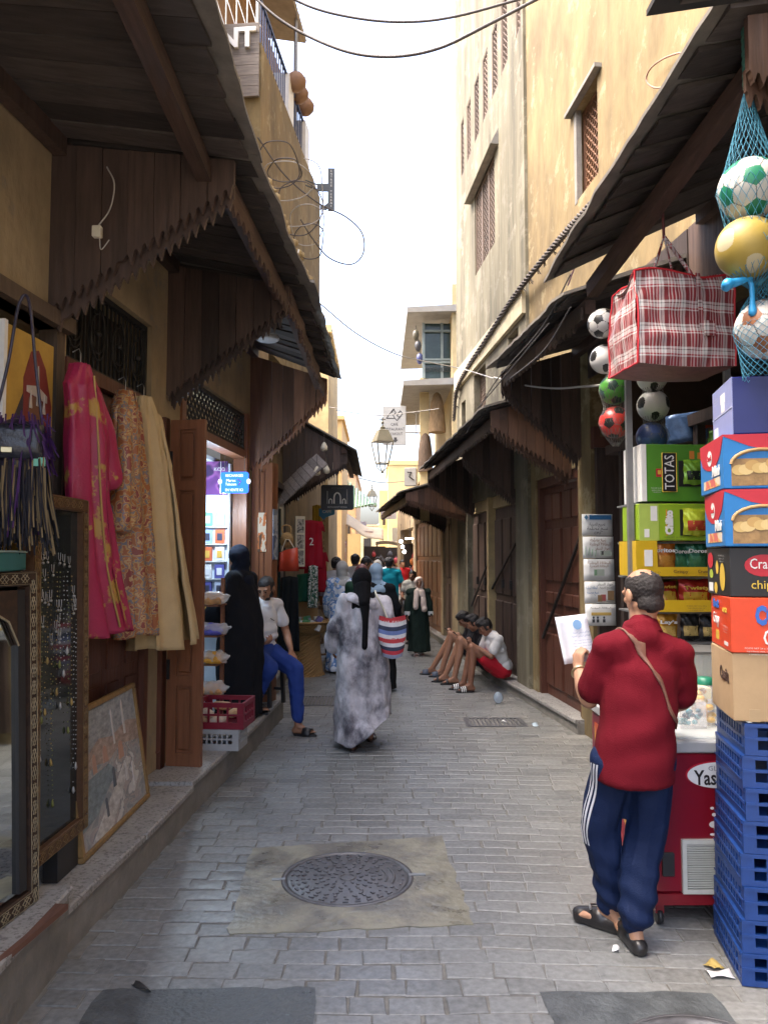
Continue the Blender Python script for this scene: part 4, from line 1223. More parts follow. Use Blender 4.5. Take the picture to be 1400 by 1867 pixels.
def robe_figure(label, loc, rz, h, robe_m, scarf_m, skin, armL=None, armR=None, step=.1, vox=.011, hem=.03, face=False, scarf_tail=False, wide=1.0, trousers=None, shoes=None, group=None, look=(0,1,-.05), disp=None, sleeve=.06, feet=True, scarf_front=False, scarf_disp=.006, hands=True, tilt=0.0):
    """figure in a long robe and head scarf; local forward is +y"""
    k = h/1.65
    t = person(label, loc, rz, group)
    V = lambda x, y, z: Vector((x*k, y*k, z*k))
    pel, chest, neck, hd = V(0,0,.88), V(0,.005,1.18), V(0,.01,1.39), V(0,.035,1.52)
    shL, shR = V(-.17,0,1.31), V(.17,0,1.31)
    aL = armL or ((-.235,.02,1.05), (-.24,.10,.83)); aR = armR or ((.235,.02,1.05), (.24,.10,.83))
    elL, wrL, elR, wrR = V(*aL[0]), V(*aL[1]), V(*aR[0]), V(*aR[1])
    hipL, hipR = V(-.085,0,.84), V(.085,0,.84)
    anL, anR = V(-.075,-step,.085), V(.075,step,.085 + max(0, 0))
    knL, knR = hipL.lerp(anL,.5) + V(0,.03,0), hipR.lerp(anR,.5) + V(0,.04,0)
    hp, pt, Mh = head_parts(hd, look, s=k)
    tp, *_ = torso_parts(pel, chest, shL, shR, neck)
    body = hp + tp + [_cap(neck - V(0,0,.07), hd - V(0,.01,.05), .052*k, .050*k)]
    body += arm_parts(shL, elL, wrL, (.044,.037,.024)) + arm_parts(shR, elR, wrR, (.044,.037,.024))
    if hands:
        for wr, el in ((wrL, elL), (wrR, elR)):
            d = (wr-el).normalized(); sgn = -1 if wr is wrL else 1
            body += hand(wr, d, (-sgn,.15,0), (0,1,.2), .4, .88*k)
    body += leg_parts(hipL, knL, anL, (.08,.05,.034), k) + leg_parts(hipR, knR, anR, (.08,.05,.034), k) + foot_parts(anL, (0,1,0), k*.92, toes=False) + foot_parts(anR, (0,1,0), k*.92, toes=False)
    blob('body', body, skin, t, max(.0075, vox*.75), 3)
    w = wide
    rb = [_loft([ring(hem*k,0,0,.235*w*k,(.17+step*.8)*k,.05,9), ring(.25*k,0,0,.225*w*k,(.16+step*.5)*k,.045,9,.5), ring(.55*k,0,0,.215*w*k,.175*w*k,.03,9,1), ring(.86*k,0,-.01*k,.205*w*k,.165*w*k,.012,7), ring(1.05*k,0,0,.185*w*k,.15*w*k), ring(1.22*k,0,.0,.185*w*k,.13*k), ring(1.34*k,0,.0,.13*k,.085*k)])]
    tq, *_ = torso_parts(pel, chest, shL, shR, neck, .018, w)
    rb += tq
    for sh, el, wr in ((shL, elL, wrL), (shR, elR, wrR)):
        sh2 = sh.lerp(Vector((0,0,sh.z)), .12)
        rb += [_cap(sh2, el, (sleeve+.008)*k, (sleeve+.018)*k), _cap(el, el.lerp(wr,.93), (sleeve+.018)*k, (sleeve+.004)*k)]
    dd = disp or [folds(.010, (16,16,2.2), 3, 6), folds(.006, (38,38,5), 9, 5), folds(.006, (20,20,20), 12, 5)]
    blob('robe', rb, robe_m, t, vox, 3, dd, (lambda co, no: np.column_stack([co[:,0], co[:,1], co[:,2] + tilt*np.clip(co[:,0]+.06, 0, .3)*np.clip(1-co[:,2]/.6, 0, 1)])) if tilt else None)
    # head scarf
    R3 = Mh.to_3x3().to_4x4(); Mi = Mh.inverted()
    sc = [_ell(pt(0,-.016,.022), (.096*k,.108*k,.108*k), R3, 18), _ell(pt(0,-.022,-.055), (.088*k,.094*k,.085*k), R3, 14), _cap(hd - V(0,.015,.08), neck - V(0,.005,.02), .082*k, .088*k), _cap(neck - V(0,0,.03), shL.lerp(neck,.45), .085*k, .062*k), _cap(neck - V(0,0,.03), shR.lerp(neck,.45), .085*k, .062*k), _ell(neck - V(0,.03,.10), (.135*k,.10*k,.10*k))]
    if scarf_front: sc += [_cap(neck + V(-.05,.10,-.06), V(-.095,.165,.98), .065*k, .065*k), _cap(neck + V(.05,.10,-.06), V(.085,.165,1.02), .06*k, .06*k), _ell(neck + V(0,.07,-.05), (.10*k,.075*k,.075*k))]
    def post(co, no):
        hh = np.array([list(Mi @ Vector(v)) for v in co])/k
        e = (hh[:,0]/.066)**2 + ((hh[:,2]+.018)/.094)**2
        m_ = (hh[:,1] > .0) & (e < 1)
        hh2 = hh.copy(); hh2[m_,1] = np.minimum(hh[m_,1], .015); hh2[m_,0] *= .95
        return np.array([list(Mh @ Vector(v*k)) for v in hh2])
    blob('head_scarf', sc, scarf_m, t, max(.008, vox*.8), 4, [folds(scarf_disp, (30,30,22), 21, 6)], post if face else None)
    if scarf_tail:
        scn = [_cap(hd - V(0,.07,.05), V(.02,-.14,1.33), .078*k, .058*k)]; blob('scarf_nape', scn, scarf_m, t, .009, 3, [folds(.006, (40,40,14), 5)])
        q = [_cap(V(.03,-.13,1.34), V(.035,-.175,1.16), .050*k, .034*k), _cap(V(.035,-.175,1.16), V(.03,-.19,.93), .034*k, .026*k)]
        blob('scarf_tail', q, scarf_m, t, .009, 3, [folds(.006, (40,40,8), 4)])
    if face: face_details(t, pt, k, EYE, BROW, LIP)
    if shoes is not None:
        for an in (anL, anR): sandal(t, an, (0,1,0), shoes, shoes, k*.95)
    if trousers is not None: pass
    return t, k

def shirt_figure(label, loc, rz, h, shirt_m, pants_m, skin, hair='hair', armL=None, armR=None, step=.08, vox=.012, look=(0,1,-.05), lean=0.0, short_sleeve=True, group=None, wide=1.0, cap_m=None, face=False, shoes_m=None):
    k = h/1.70
    t = person(label, loc, rz, group)
    V = lambda x, y, z: Vector((x*k, y*k + lean*max(0, z-.9)*k, z*k))
    pel, chest, neck, hd = V(0,0,.92), V(0,.005,1.24), V(0,.01,1.45), V(0,.03,1.575)
    shL, shR = V(-.185,0,1.385), V(.185,0,1.385)
    aL = armL or ((-.255,-.02,1.12), (-.265,.07,.87)); aR = armR or ((.255,-.02,1.12), (.265,.07,.87))
    elL, wrL, elR, wrR = V(*aL[0]), V(*aL[1]), V(*aR[0]), V(*aR[1])
    hipL, hipR = V(-.09,0,.88), V(.09,0,.88); anL, anR = V(-.09,-step,.09), V(.09,step,.09)
    knL, knR = hipL.lerp(anL,.5) + V(0,.03,0), hipR.lerp(anR,.5) + V(0,.03,0)
    hp, pt, Mh = head_parts(hd, look, s=k)
    tp, *_ = torso_parts(pel, chest, shL, shR, neck)
    body = hp + tp + [_cap(neck - V(0,0,.07), hd - V(0,.01,.05), .056*k, .053*k)] + arm_parts(shL, elL, wrL, s=k) + arm_parts(shR, elR, wrR, s=k)
    for wr, el, sg in ((wrL, elL, -1), (wrR, elR, 1)):
        body += hand(wr, (wr-el).normalized(), (-sg,.15,0), (0,1,.2), .4, .95*k)
    body += leg_parts(hipL, knL, anL, s=k) + leg_parts(hipR, knR, anR, s=k) + foot_parts(anL, (0,1,0), k, toes=False) + foot_parts(anR, (0,1,0), k, toes=False)
    blob('body', body, skin, t, max(.008, vox*.75), 3)
    sp, *_ = torso_parts(pel + V(0,0,.03), chest, shL, shR, neck, .018, wide, .02)
    f = .6 if short_sleeve else .97
    for sh, el, wr in ((shL, elL, wrL), (shR, elR, wrR)):
        sp.append(_cap(sh, sh.lerp(el, f), .062*k, .068*k))
        if not short_sleeve: sp.append(_cap(el, el.lerp(wr,.92), .06*k, .045*k))
    sp.append(_loft([ring(.80*k,0,lean*0,.19*wide*k,.14*k), ring(1.0*k,0,lean*.1*k,.185*wide*k,.135*k), ring(1.2*k,0,lean*.3*k,.18*wide*k,.12*k)]))
    blob('shirt', sp, shirt_m, t, vox, 3, [folds(.008, (12,12,10), 31), folds(.004, (30,26,20), 32)])
    tr = [_ell(pel - V(0,0,.03), (.172*k,.132*k,.13*k)), _cap(hipL, knL, .10*k, .085*k), _cap(knL, anL + V(0,0,.04), .085*k, .07*k), _cap(hipR, knR, .10*k, .085*k), _cap(knR, anR + V(0,0,.04), .085*k, .07*k)]
    blob('trousers', tr, pants_m, t, vox, 3, [folds(.008, (16,16,9), 33)])
    if hair: hair_cap(hd, look, k, HAIR, t, max(.008, vox*.7))
    if cap_m is not None:
        R3 = Mh.to_3x3().to_4x4()
        blob('cap', [_ell(pt(0,-.01,.045), (.09*k,.104*k,.075*k), R3), _ell(pt(0,.105,.04), (.07*k,.06*k,.012*k), R3)], cap_m, t, .009, 2)
    if face: face_details(t, pt, k, EYE, BROW, LIP)
    SH = shoes_m or BLACK
    for an in (anL, anR):
        g = Vector((an.x, an.y, .03*k))
        blob('shoe', [_cap(g - Vector((0,.05*k,0)), g + Vector((0,.13*k,-.002)), .045*k, .040*k), _cap(g + Vector((0,-.03*k,.03*k)), g + Vector((0,.06*k,.015*k)), .042*k, .038*k)], SH, t, .012, 2, None, lambda co, no: np.column_stack([co[:,0], co[:,1], np.maximum(co[:,2], .002)]))
    return t, k

# ---- the woman in the tie-dyed robe walking away in the middle of the lane
TIE = mat('grey tie dyed cotton', (.50,.48,.51), .85, var=.4, scale=9, bump=.2, col2=(.085,.08,.098), mix_scale=4.2, mix_lo=.45, mix_hi=.64, wrinkle=.3, stretch=(1,1,.7), bscale=160)
BLK_SCARF = cloth('black jersey scarf', (.005,.005,.006), .9)
w1, k1 = robe_figure('woman in a grey tie dyed robe and black head scarf walking up the lane', (-.15,7.12,0), 0, 1.62, TIE, BLK_SCARF, SKIN_C,
    armL=((-.265,.03,1.07), (-.275,.15,.88)), armR=((.27,-.02,1.08), (.235,.13,.98)), step=.17, vox=.0105, hem=.06, scarf_tail=True, wide=1.12, sleeve=.075, shoes=flat('brown sandal', (.07,.045,.035), .5),
    tilt=.8, disp=[folds(.020, (17,17,2.0), 3, 6), folds(.013, (34,30,6), 9, 6), folds(.009, (18,18,24), 12, 6)])
hq = [(.125*cos(a), -.01+.10*sin(a), 1.335+.02*sin(2*a)-.02*cos(a)) for a in np.linspace(0, 2*pi, 13)]
blob('hood', [_cap(Vector(hq[i])*k1, Vector(hq[i+1])*k1, .048, .048) for i in range(12)], TIE, w1, .01, 3, folds(.010, (30,30,30), 8))
sg_bag = thing('shoulder_bag', 'striped red, blue and white cloth bag of the walking woman', 'bag', (.125,6.98,.82), R(6))
pal = [(.55,.06,.07),(.70,.70,.72),(.05,.06,.10),(.16,.22,.45),(.72,.72,.74),(.60,.07,.08),(.72,.72,.74),(.05,.06,.10),(.58,.06,.08),(.30,.33,.45)]
nb = len(pal); HB = .36
def bag_ring(u):
    a = .128*(.72 + .28*sin(pi*min(1, .25+u*.8))); b = .065*(.55+.45*sin(pi*min(1,.2+u*.65)))
    z = HB*(1-u) - .03*0
    return [(a*cos(q)*(1+.03*sin(5*q+9*u)), b*sin(q)*(1+.1*sin(3*q+5*u)), z + .012*cos(2*q) - .03*u*(1-u)) for q in np.linspace(0, 2*pi, 25)]
for i, c in enumerate(pal):
    u0, u1 = i/nb, (i+1)/nb; q = MB(); q.grid([bag_ring(u) for u in np.linspace(u0, u1, 4)])
    if i == nb-1:
        r_ = bag_ring(1.0); q.add(r_[:-1] + [(0,0,-.02)], [(k, (k+1) % 24, 24) for k in range(24)])
    q.build('cloth_band', cloth('bag band %d' % i, c, .8, var=.35), sg_bag, TR(0,0,0))
text('NAUTICAL', .055, TR(.0,-.066,.15) @ RXm(R(6)) @ FRONT, flat('red bag letters', (.55,.06,.07), .8), sg_bag, width=.19)
text('SAIL AWAY', .045, TR(-.0,-.062,.31) @ FRONT, flat('white bag letters', (.75,.75,.75), .8), sg_bag, width=.18)
for s_ in (-1, 1):
    q = MB(); q.tube(smooth_path([(-.05,.03*s_,.35),(-.09,.02*s_,.45),(-.145,-.02+.01*s_,.55),(-.15,.04,.59)], 5), .009, 6); q.build('handle', CREAM, sg_bag)

# ---- women ahead of her
robe_figure('woman in a black coat and light blue head scarf beyond the tie dyed robe', (-.03,10.0,0), 0, 1.64, cloth('black coat', (.008,.009,.011), .85), cloth('light blue scarf', (.30,.42,.54), .9), SKIN_B, wide=1.12, vox=.013, armR=((.265,.02,1.07), (.25,.10,.84)))
pb = thing('carrier_bag', 'purple plastic carrier bag beside the striped bag', 'bag', (.24,9.9,.52), 0)
blob('bag', [_ell((0,0,.12), (.07,.05,.13)), _cap((0,0,.2), (-.02,.0,.34), .05, .012)], flat('purple plastic', (.22,.10,.38), .35), pb, .01, 2, folds(.012, (30,30,14), 5))
robe_figure('woman in a dark green robe and maroon patterned head scarf', (-.24,11.0,0), R(8), 1.62, cloth('dark green robe', (.02,.055,.035)), print_mat('maroon patterned scarf', [(.16,.03,.035),(.35,.18,.15),(.06,.02,.03)], 40), SKIN_B, vox=.015)
robe_figure('woman in a blue and white floral robe and silver head scarf', (-.55,11.6,0), R(-12), 1.66, print_mat('blue white floral robe', [(.70,.74,.80),(.16,.32,.62),(.70,.74,.80),(.30,.48,.72)], 7, detail=5), cloth('silver grey scarf', (.45,.45,.43)), SKIN_A, vox=.015)
robe_figure('woman with a cream white head scarf walking towards the camera far off', (-.02,16.2,0), pi, 1.66, cloth('pale blue blouse robe', (.55,.60,.66)), cloth('cream white scarf', (.72,.69,.62)), SKIN_A, vox=.018, face=True)
gt, gk = robe_figure('girl in a dark green robe and long pink beige scarf walking towards the camera', (.70,13.5,0), pi+R(6), 1.38, cloth('bottle green robe', (.014,.026,.021)), cloth('pink beige scarf', (.64,.53,.47)), SKIN_B, vox=.011, face=True, scarf_front=True, hem=.10, shoes=flat('pale pink sandal', (.68,.55,.52), .5), step=.06, armL=((-.225,.02,1.06), (-.245,.06,.86)), armR=((.225,.02,1.06), (.245,.06,.86)))
for sx in (-1, 1):
    q = MB(); q.lathe([(.045,0),(.055,.03),(.05,.07)], 14, TR(sx*.245*gk, .06*gk, .84*gk)); q.build('lace_cuff', WHITE, gt)

# ---- black abaya at the phone shop
ab, abk = robe_figure('woman in a black abaya and navy head scarf facing the phone shop counter', (-1.28,7.22,.235), R(72), 1.60, cloth('black abaya', (.011,.012,.016), .95, wrinkle=.5), cloth('navy black scarf', (.010,.013,.024), .95, wrinkle=.5), SKIN_B,
    wide=1.22, vox=.011, hem=.03, armL=((-.23,.06,1.06), (-.16,.26,.95)), armR=((.23,.04,1.06), (.18,.22,.90)), step=.05, look=(.05,1,-.2), sleeve=.075, shoes=BLACK)

# ---- seated man in the white shirt
def seated_white():
    t = person('bearded man in a white T-shirt and blue trousers sitting beside the black abaya', (-1.17,7.72,0), R(-133))
    # local forward = +y (towards the camera, a little to its right)
    pel, chest, neck, hd = Vector((0,0,.80)), Vector((.0,.02,1.10)), Vector((.0,.05,1.29)), Vector((.005,.085,1.41))
    shL, shR = Vector((-.19,.02,1.235)), Vector((.19,.02,1.235))
    elL, wrL = Vector((-.27,.06,.97)), Vector((-.17,.26,.79))
    elR, wrR = Vector((.26,.05,.98)), Vector((.20,.24,.88))
    hipL, hipR = Vector((-.09,.02,.78)), Vector((.09,.02,.78))
    knL, anL = Vector((-.14,.36,.62)), Vector((-.13,.42,.095))
    knR, anR = Vector((.14,.30,.66)), Vector((.16,.16,.33))
    look = Vector((.80,.35,-.45))
    hp, pt, Mh = head_parts(hd, look, s=1.0)
    tp, *_ = torso_parts(pel, chest, shL, shR, neck)
    body = hp + tp + [_cap(neck - Vector((0,0,.07)), hd - Vector((0,.01,.05)), .056, .054)] + arm_parts(shL, elL, wrL) + arm_parts(shR, elR, wrR)
    body += hand(wrL, (.05,.6,-.75), (.0,-.7,-.6), (.9,.1,.0), .2, 1.0, spread=1.6) + hand(wrR, (-.3,.7,.2), (-.2,.2,.9), (-.8,.2,.3), .6)
    body += leg_parts(hipL, knL, anL) + leg_parts(hipR, knR, anR) + foot_parts(anL, (-.45,1,0)) + foot_parts(anR, (.2,1,0))
    blob('body', body, SKIN_B, t, .0075, 3)
    WT = cloth('white T-shirt', (.72,.72,.74), .85)
    sp, *_ = torso_parts(pel + Vector((0,0,.03)), chest, shL, shR, neck, .010, .95, .04)
    sp += [_cap(shL, shL.lerp(elL,.62), .056, .066), _cap(shR, shR.lerp(elR,.62), .056, .066), _cap(neck - Vector((0,0,.06)), neck - Vector((0,0,.03)), .085, .075)]
    blob('shirt', sp, WT, t, .010, 3, [folds(.006, (14,14,12), 41), lambda c: .009*np.exp(-((c[:,2]-.92)/.10)**2)*np.sin(c[:,2]*70+c[:,0]*8)])
    q = MB(); q.tube([(-.045,.150,1.09),(-.02,.152,1.10),(0,.152,1.115)], .004, 5); q.build('chest_logo', BLACK, t)
    BL = cloth('royal blue trousers', (.025,.055,.24), .8)
    tr = [_ell(pel - Vector((0,-.02,.02)), (.18,.145,.12)), _cap(hipL, knL, .108, .088), _cap(knL, anL + Vector((0,0,.075)), .088, .060), _cap(hipR, knR, .105, .088), _cap(knR, anR + Vector((0,0,.06)), .088, .062)]
    blob('trousers', tr, BL, t, .010, 3, [folds(.008, (16,16,9), 43), folds(.006, (30,30,30), 44)])
    hair_cap(hd, look, 1.0, HAIR, t, .007, amp=.002, grow=.004)
    R3 = Mh.to_3x3().to_4x4()
    blob('beard', [_ell(pt(0,.052,-.088), (.040,.036,.034), R3), _ell(pt(-.048,.015,-.055), (.018,.040,.038), R3), _ell(pt(.048,.015,-.055), (.018,.040,.038), R3), _ell(pt(0,.088,-.05), (.022,.008,.005), R3)], HAIR, t, .0065, 2, folds(.003, (90,90,90), 6))
    face_details(t, pt, 1.0, EYE, BROW)
    for an, fd in ((anL, (-.45,1,0)), (anR, (.2,1,0))): sandal(t, an, fd, BLACK, BLACK)
    return t
sw = seated_white()
st = thing('stool', 'black stool under the seated man in white', 'stool', (-1.16,7.86,.235), R(160))
q = MB(); q.box(-.17,.17,-.17,.17,.40,.43,bev=.01); q.build('seat', BLACK, st)
for sx in (-1,1):
    for sy in (-1,1):
        q = MB(); q.bar((sx*.15,sy*.15,0),(sx*.135,sy*.135,.40),.035,.035); q.build('leg', BLACK, st)
q = MB(); q.bar((-.145,.145,.14),(.145,.145,.14),.025,.025); q.bar((-.145,-.145,.14),(.145,-.145,.14),.025,.025); q.build('rung', BLACK, st)

# ---- three boys on the kerb; local forward (+y) is across the lane
def boy(label, loc, rz, shirt_m, short_m, skin, stripes, seed, phone=True, kn_h=.44, s=.97, lookdown=-.75, ext=.0, turn=0.0):
    t = person(label, loc, rz, 'boys sitting in a row on the right kerb')
    V = lambda x, y, z: Vector((x,y,z))*s
    pel, chest, neck, hd = V(0,0,.13), V(0,.09,.42), V(0,.16,.60), V(0,.235,.70)
    shL, shR = V(-.175,.12,.55), V(.175,.12,.55)
    knL, knR = V(-.075,.44,kn_h), V(.095+.06*ext,.40+.05*ext,kn_h-.03*ext); anL, anR = V(-.09,.47+ext*.55,.0), V(.11+.1*ext,.50+ext,.0)
    base = -loc[2] + .095
    anL.z = anR.z = base
    elL, wrL = V(-.20,.22,.33), V(-.06,.43,.475); elR, wrR = V(.20,.22,.33), V(.07,.42,.475)
    hipL, hipR = V(-.09,.03,.11), V(.09,.03,.11)
    look = Vector((turn,1,lookdown))
    hp, pt, Mh = head_parts(hd, look, up=(0,.4,1), s=s)
    tp, *_ = torso_parts(pel, chest, shL, shR, neck)
    body = hp + tp + [_cap(neck - V(0,.03,.06), hd - V(0,.03,.04), .052, .05)] + arm_parts(shL, elL, wrL, (.045,.038,.026)) + arm_parts(shR, elR, wrR, (.045,.038,.026))
    body += hand(wrL, (.6,.6,.35), (.4,-.4,.6), (.2,.5,.9), .8, .9) + hand(wrR, (-.6,.6,.35), (-.4,-.4,.6), (-.2,.5,.9), .8, .9)
    body += leg_parts(hipL, knL, anL, (.078,.054,.036), 1, (0,-1,0)) + leg_parts(hipR, knR, anR, (.078,.054,.036), 1, (0,-1,0)) + foot_parts(anL, (0,1,0)) + foot_parts(anR, (.15,1,0))
    blob('body', body, skin, t, .0085, 3)
    sp, *_ = torso_parts(pel + V(0,-.0,.05), chest, shL, shR, neck, .018, .98, .02)
    sp += [_cap(shL, shL.lerp(elL,.62), .062, .070), _cap(shR, shR.lerp(elR,.62), .062, .070)]
    blob('shirt', sp, shirt_m, t, .011, 3, [folds(.009, (14,14,10), seed), folds(.005, (30,30,24), seed+1)])
    sh = [_ell(pel - V(0,-.01,.015), (.175,.135,.105)), _cap(hipL, hipL.lerp(knL,.55), .095, .098), _cap(hipR, hipR.lerp(knR,.55), .095, .098)]
    blob('shorts', sh, short_m, t, .011, 3, [folds(.008, (20,20,14), seed+2)], lambda co, no: np.column_stack([co[:,0], co[:,1], np.maximum(co[:,2], .004)]))
    def quiff(pt_, R3): return [_ell(pt_(0,.035,.098), (.058*s,.055*s,.036*s), R3, 10), _ell(pt_(0,-.01,.098), (.07*s,.075*s,.036*s), R3, 10)]
    hair_cap(hd, look, s, HAIR, t, .0085, amp=.005, extra=quiff, seed=seed)
    face_details(t, pt, s, EYE, BROW)
    for an, fd in ((anL, (0,1,0)), (anR, (.15,1,0))): sandal(t, an, fd, BLACK, BLACK, 1.0, stripes, kind='slide' if stripes else 'thong')
    if phone:
        ph = thing('phone', 'dark phone held by ' + label.split(' sitting')[0], 'phone', M=TR(*loc) @ RZ(rz) @ TR(.005*s,.475*s,.53*s) @ RXm(R(-52)))
        q = MB(); q.box(-.036,.036,-.004,.004,-.072,.072,bev=.003); q.build('case', BLACK, ph)
        q = MB(); q.add([(-.032,-.0046,-.066),(.032,-.0046,-.066),(.032,-.0046,.066),(-.032,-.0046,.066)],[(0,1,2,3)]); q.build('screen', flat('phone screen', (.05,.07,.10), .1), ph)
    return t
SLIDE = [BLACK, WHITE, BLACK, WHITE, BLACK, WHITE, BLACK]
RZB = R(90) + AR
boy('boy in a white T-shirt and red shorts sitting nearest on the kerb', (1.60,10.05,.135), RZB + R(6), cloth('boy white shirt', (.60,.60,.60)), cloth('red satin shorts', (.48,.015,.03), .45), SKIN_C, SLIDE, 51)
boy('boy in a black T-shirt sitting in the middle of the three', (1.53,10.62,.135), RZB + R(2), cloth('boy black shirt', (.018,.018,.022)), cloth('boy dark shorts', (.03,.03,.035)), SKIN_B, None, 61, kn_h=.47, ext=.12, lookdown=-.5, turn=.25)
boy('boy in a dark shirt and slate sandals sitting farthest on the kerb', (1.47,11.22,.135), RZB - R(4), cloth('boy grey shirt', (.03,.032,.04)), cloth('boy slate shorts', (.05,.05,.06)), SKIN_B, [flat('slate rubber', (.09,.11,.15), .6)], 71, kn_h=.48, ext=.2, lookdown=-.9, turn=-.2)

# ---- farther walkers
WS = cloth('white cotton shirt', (.70,.71,.74)); PK = cloth('dark trousers', (.03,.03,.04)); GP = cloth('grey trousers', (.18,.18,.19))
shirt_figure('man in a white T-shirt and grey cap standing left of the floral robe', (-.72,13.0,0), R(-15), 1.72, WS, PK, SKIN_B, cap_m=cloth('grey cap', (.12,.12,.13)), vox=.015, armR=((.24,.05,1.12),(.18,.28,1.05)))
shirt_figure('man in a white shirt bending forward in side view', (-.42,13.9,0), R(-80), 1.72, WS, PK, SKIN_B, vox=.015, lean=.25, look=(0,1,-.45), armL=((-.22,.15,1.15),(-.15,.38,1.05)), armR=((.22,.15,1.15),(.15,.38,1.05)))
shirt_figure('dark haired man behind the bending man in white', (-.46,15.0,0), R(-20), 1.78, cloth('pale shirt', (.62,.62,.64)), PK, SKIN_B, vox=.017)
shirt_figure('bearded man in a pale blue shirt facing the camera far off', (-.28,17.4,0), pi, 1.74, cloth('pale blue shirt', (.52,.60,.68)), GP, SKIN_B, vox=.017, face=True)
shirt_figure('man in a teal T-shirt and grey cap walking away', (.21,15.4,0), R(3), 1.72, cloth('teal shirt', (.01,.27,.36)), GP, SKIN_B, cap_m=cloth('grey cap', (.12,.12,.13)), vox=.014, wide=1.06)
shirt_figure('far walker in white beyond the teal T-shirt', (.32,19.5,0), R(10), 1.70, WS, PK, SKIN_B, vox=.02)
shirt_figure('far walker in an orange top beside the bag stall', (-.18,20.5,0), pi, 1.62, cloth('orange top', (.50,.16,.06)), PK, SKIN_B, vox=.02)
shirt_figure('far walker in a red top by the bright stall', (.66,21.5,0), pi+.3, 1.64, cloth('red top', (.45,.02,.03)), cloth('white trousers', (.65,.65,.65)), SKIN_B, vox=.02)
shirt_figure('far walker in a black top under the pale awning', (-.02,23.5,0), .2, 1.72, cloth('black top', (.02,.02,.022)), PK, SKIN_B, vox=.022)
shirt_figure('far walker in a pink top under the pale awning', (.36,25,0), pi, 1.60, cloth('pink top', (.55,.22,.24)), GP, SKIN_A, vox=.022)
shirt_figure('far walker in pale grey near the end of the lane', (-.45,25.5,0), 0, 1.72, cloth('grey top', (.35,.36,.38)), PK, SKIN_B, vox=.022)
# ================================================================== goods on the left side
def panel_frame(name, label, cat, p0, p1, lean, group=None):
    """root for a leaning panel: local x from p0 to p1 along its foot, z up the panel, -y towards the street"""
    p0, p1 = Vector(p0), Vector(p1); d = p1-p0; rz = math.atan2(d.y, d.x)
    return thing(name, label, cat, M=TR(*p0) @ RZ(rz) @ RXm(-lean), group=group), d.length

def picture_frame(t, W, H, fw, fm, depth=.035, name='frame', inner=None):
    for (x0,x1,z0,z1) in ((0,W,0,fw),(0,W,H-fw,H),(0,fw,fw,H-fw),(W-fw,W,fw,H-fw)):
        q = MB(); q.box(x0,x1,0,depth,z0,z1,bev=.005); q.build(name, fm, t)
INLAY_D = print_mat('dark inlaid frame', [(.035,.020,.014),(.05,.028,.018)], 30)
BONE = mat('bone inlay', (.30,.25,.16), .5, var=.3, scale=25, bump=.1)
GOLDIN = mat('brass inlay', (.20,.13,.06), .45, var=.3, scale=25, bump=.1)
MIRROR = mat('mirror glass', (.62,.66,.66), .04, var=.05, bump=0, metal=1.0)
DGLASS = mat('dark display glass', (.02,.026,.028), .06, var=.2, scale=3, bump=0, spec=.9)
def inlay(t, W, H, fw, m, step, kind='diamond', y=-.003):
    q = MB(); r = .0022
    for off in (.12, .88):
        o = fw*off
        q.tube([(o,y,o),(W-o,y,o),(W-o,y,H-o),(o,y,H-o),(o,y,o)], r, 4)
    def motif(x, z, hor):
        a, b = step*.42, fw*.30
        if not hor: a, b = b, a
        q.tube([(x-a,y,z),(x,y,z+b),(x+a,y,z),(x,y,z-b),(x-a,y,z)], r, 4)
        q.tube([(x-a*.6,y,z-b*.9),(x+a*.6,y,z+b*.9)], r, 4); q.tube([(x-a*.6,y,z+b*.9),(x+a*.6,y,z-b*.9)], r, 4)
    for k in range(int((W-2*fw)/step)+1):
        for z in (fw/2, H-fw/2): motif(fw+step*(k+.4), z, True)
    for k in range(int(H/step)):
        for x in (fw/2, W-fw/2): motif(x, step*(k+.5), False)
    tag(q.build('inlay', m, t), kind='stuff')

# tall mirror with bone inlay, nearest
t, W = panel_frame('mirror', 'tall dark mirror with cream inlaid frame at the lower left edge', 'mirror', (-1.50,2.55,.30), (-1.405,3.28,.30), R(2.0))
H = 1.36; picture_frame(t, W, H, .06, INLAY_D, .05); inlay(t, W, H, .06, BONE, .07)
q = MB(); q.box(.075,.135,.006,.045,.075,H-.075); q.box(W-.125,W-.075,.006,.045,.075,H-.075); q.build('black_moulding', BLACK, t)
q = MB(); q.box(.135,W-.125,.022,.03,.075,H-.075); q.build('glass', MIRROR, t)
q = MB(); q.prism([(.135,H-.075),(.135,H-.30),(.20,H-.20),(W/2,H-.12),(W-.19,H-.20),(W-.125,H-.30),(W-.125,H-.075)], .008, .02); q.build('arched_top', INLAY_D, t)
q = MB(); q.tube([(.135,.004,H-.30),(.20,.004,H-.20),(W/2,.004,H-.12),(W-.19,.004,H-.20),(W-.125,.004,H-.30)], .005, 5); q.build('arch_inlay', BONE, t)
q = MB(); q.box(.02,W-.02,-.14,.20,-.026,-.004); q.build('foot_board', wood('worn red board', (.16,.075,.05), .8, axis='y'), t)

bx = thing('gift_box', 'flat blue and teal box lying on the mirror top at left', 'box', (-1.56,2.95,1.662), R(97))
q = MB(); q.box(-.33,.33,-.10,.10,0,.075,bev=.003); q.build('carton', [flat('teal card', (.02,.15,.16), .5)], bx)
q = MB(); q.box(-.332,-.02,-.102,.102,.002,.073); q.build('blue_end', flat('blue card', (.03,.16,.36), .5), bx)
q = MB(); q.box(-.335,.335,-.105,.105,.075,.083); q.build('lid', flat('pale teal lid', (.25,.36,.36), .5), bx)

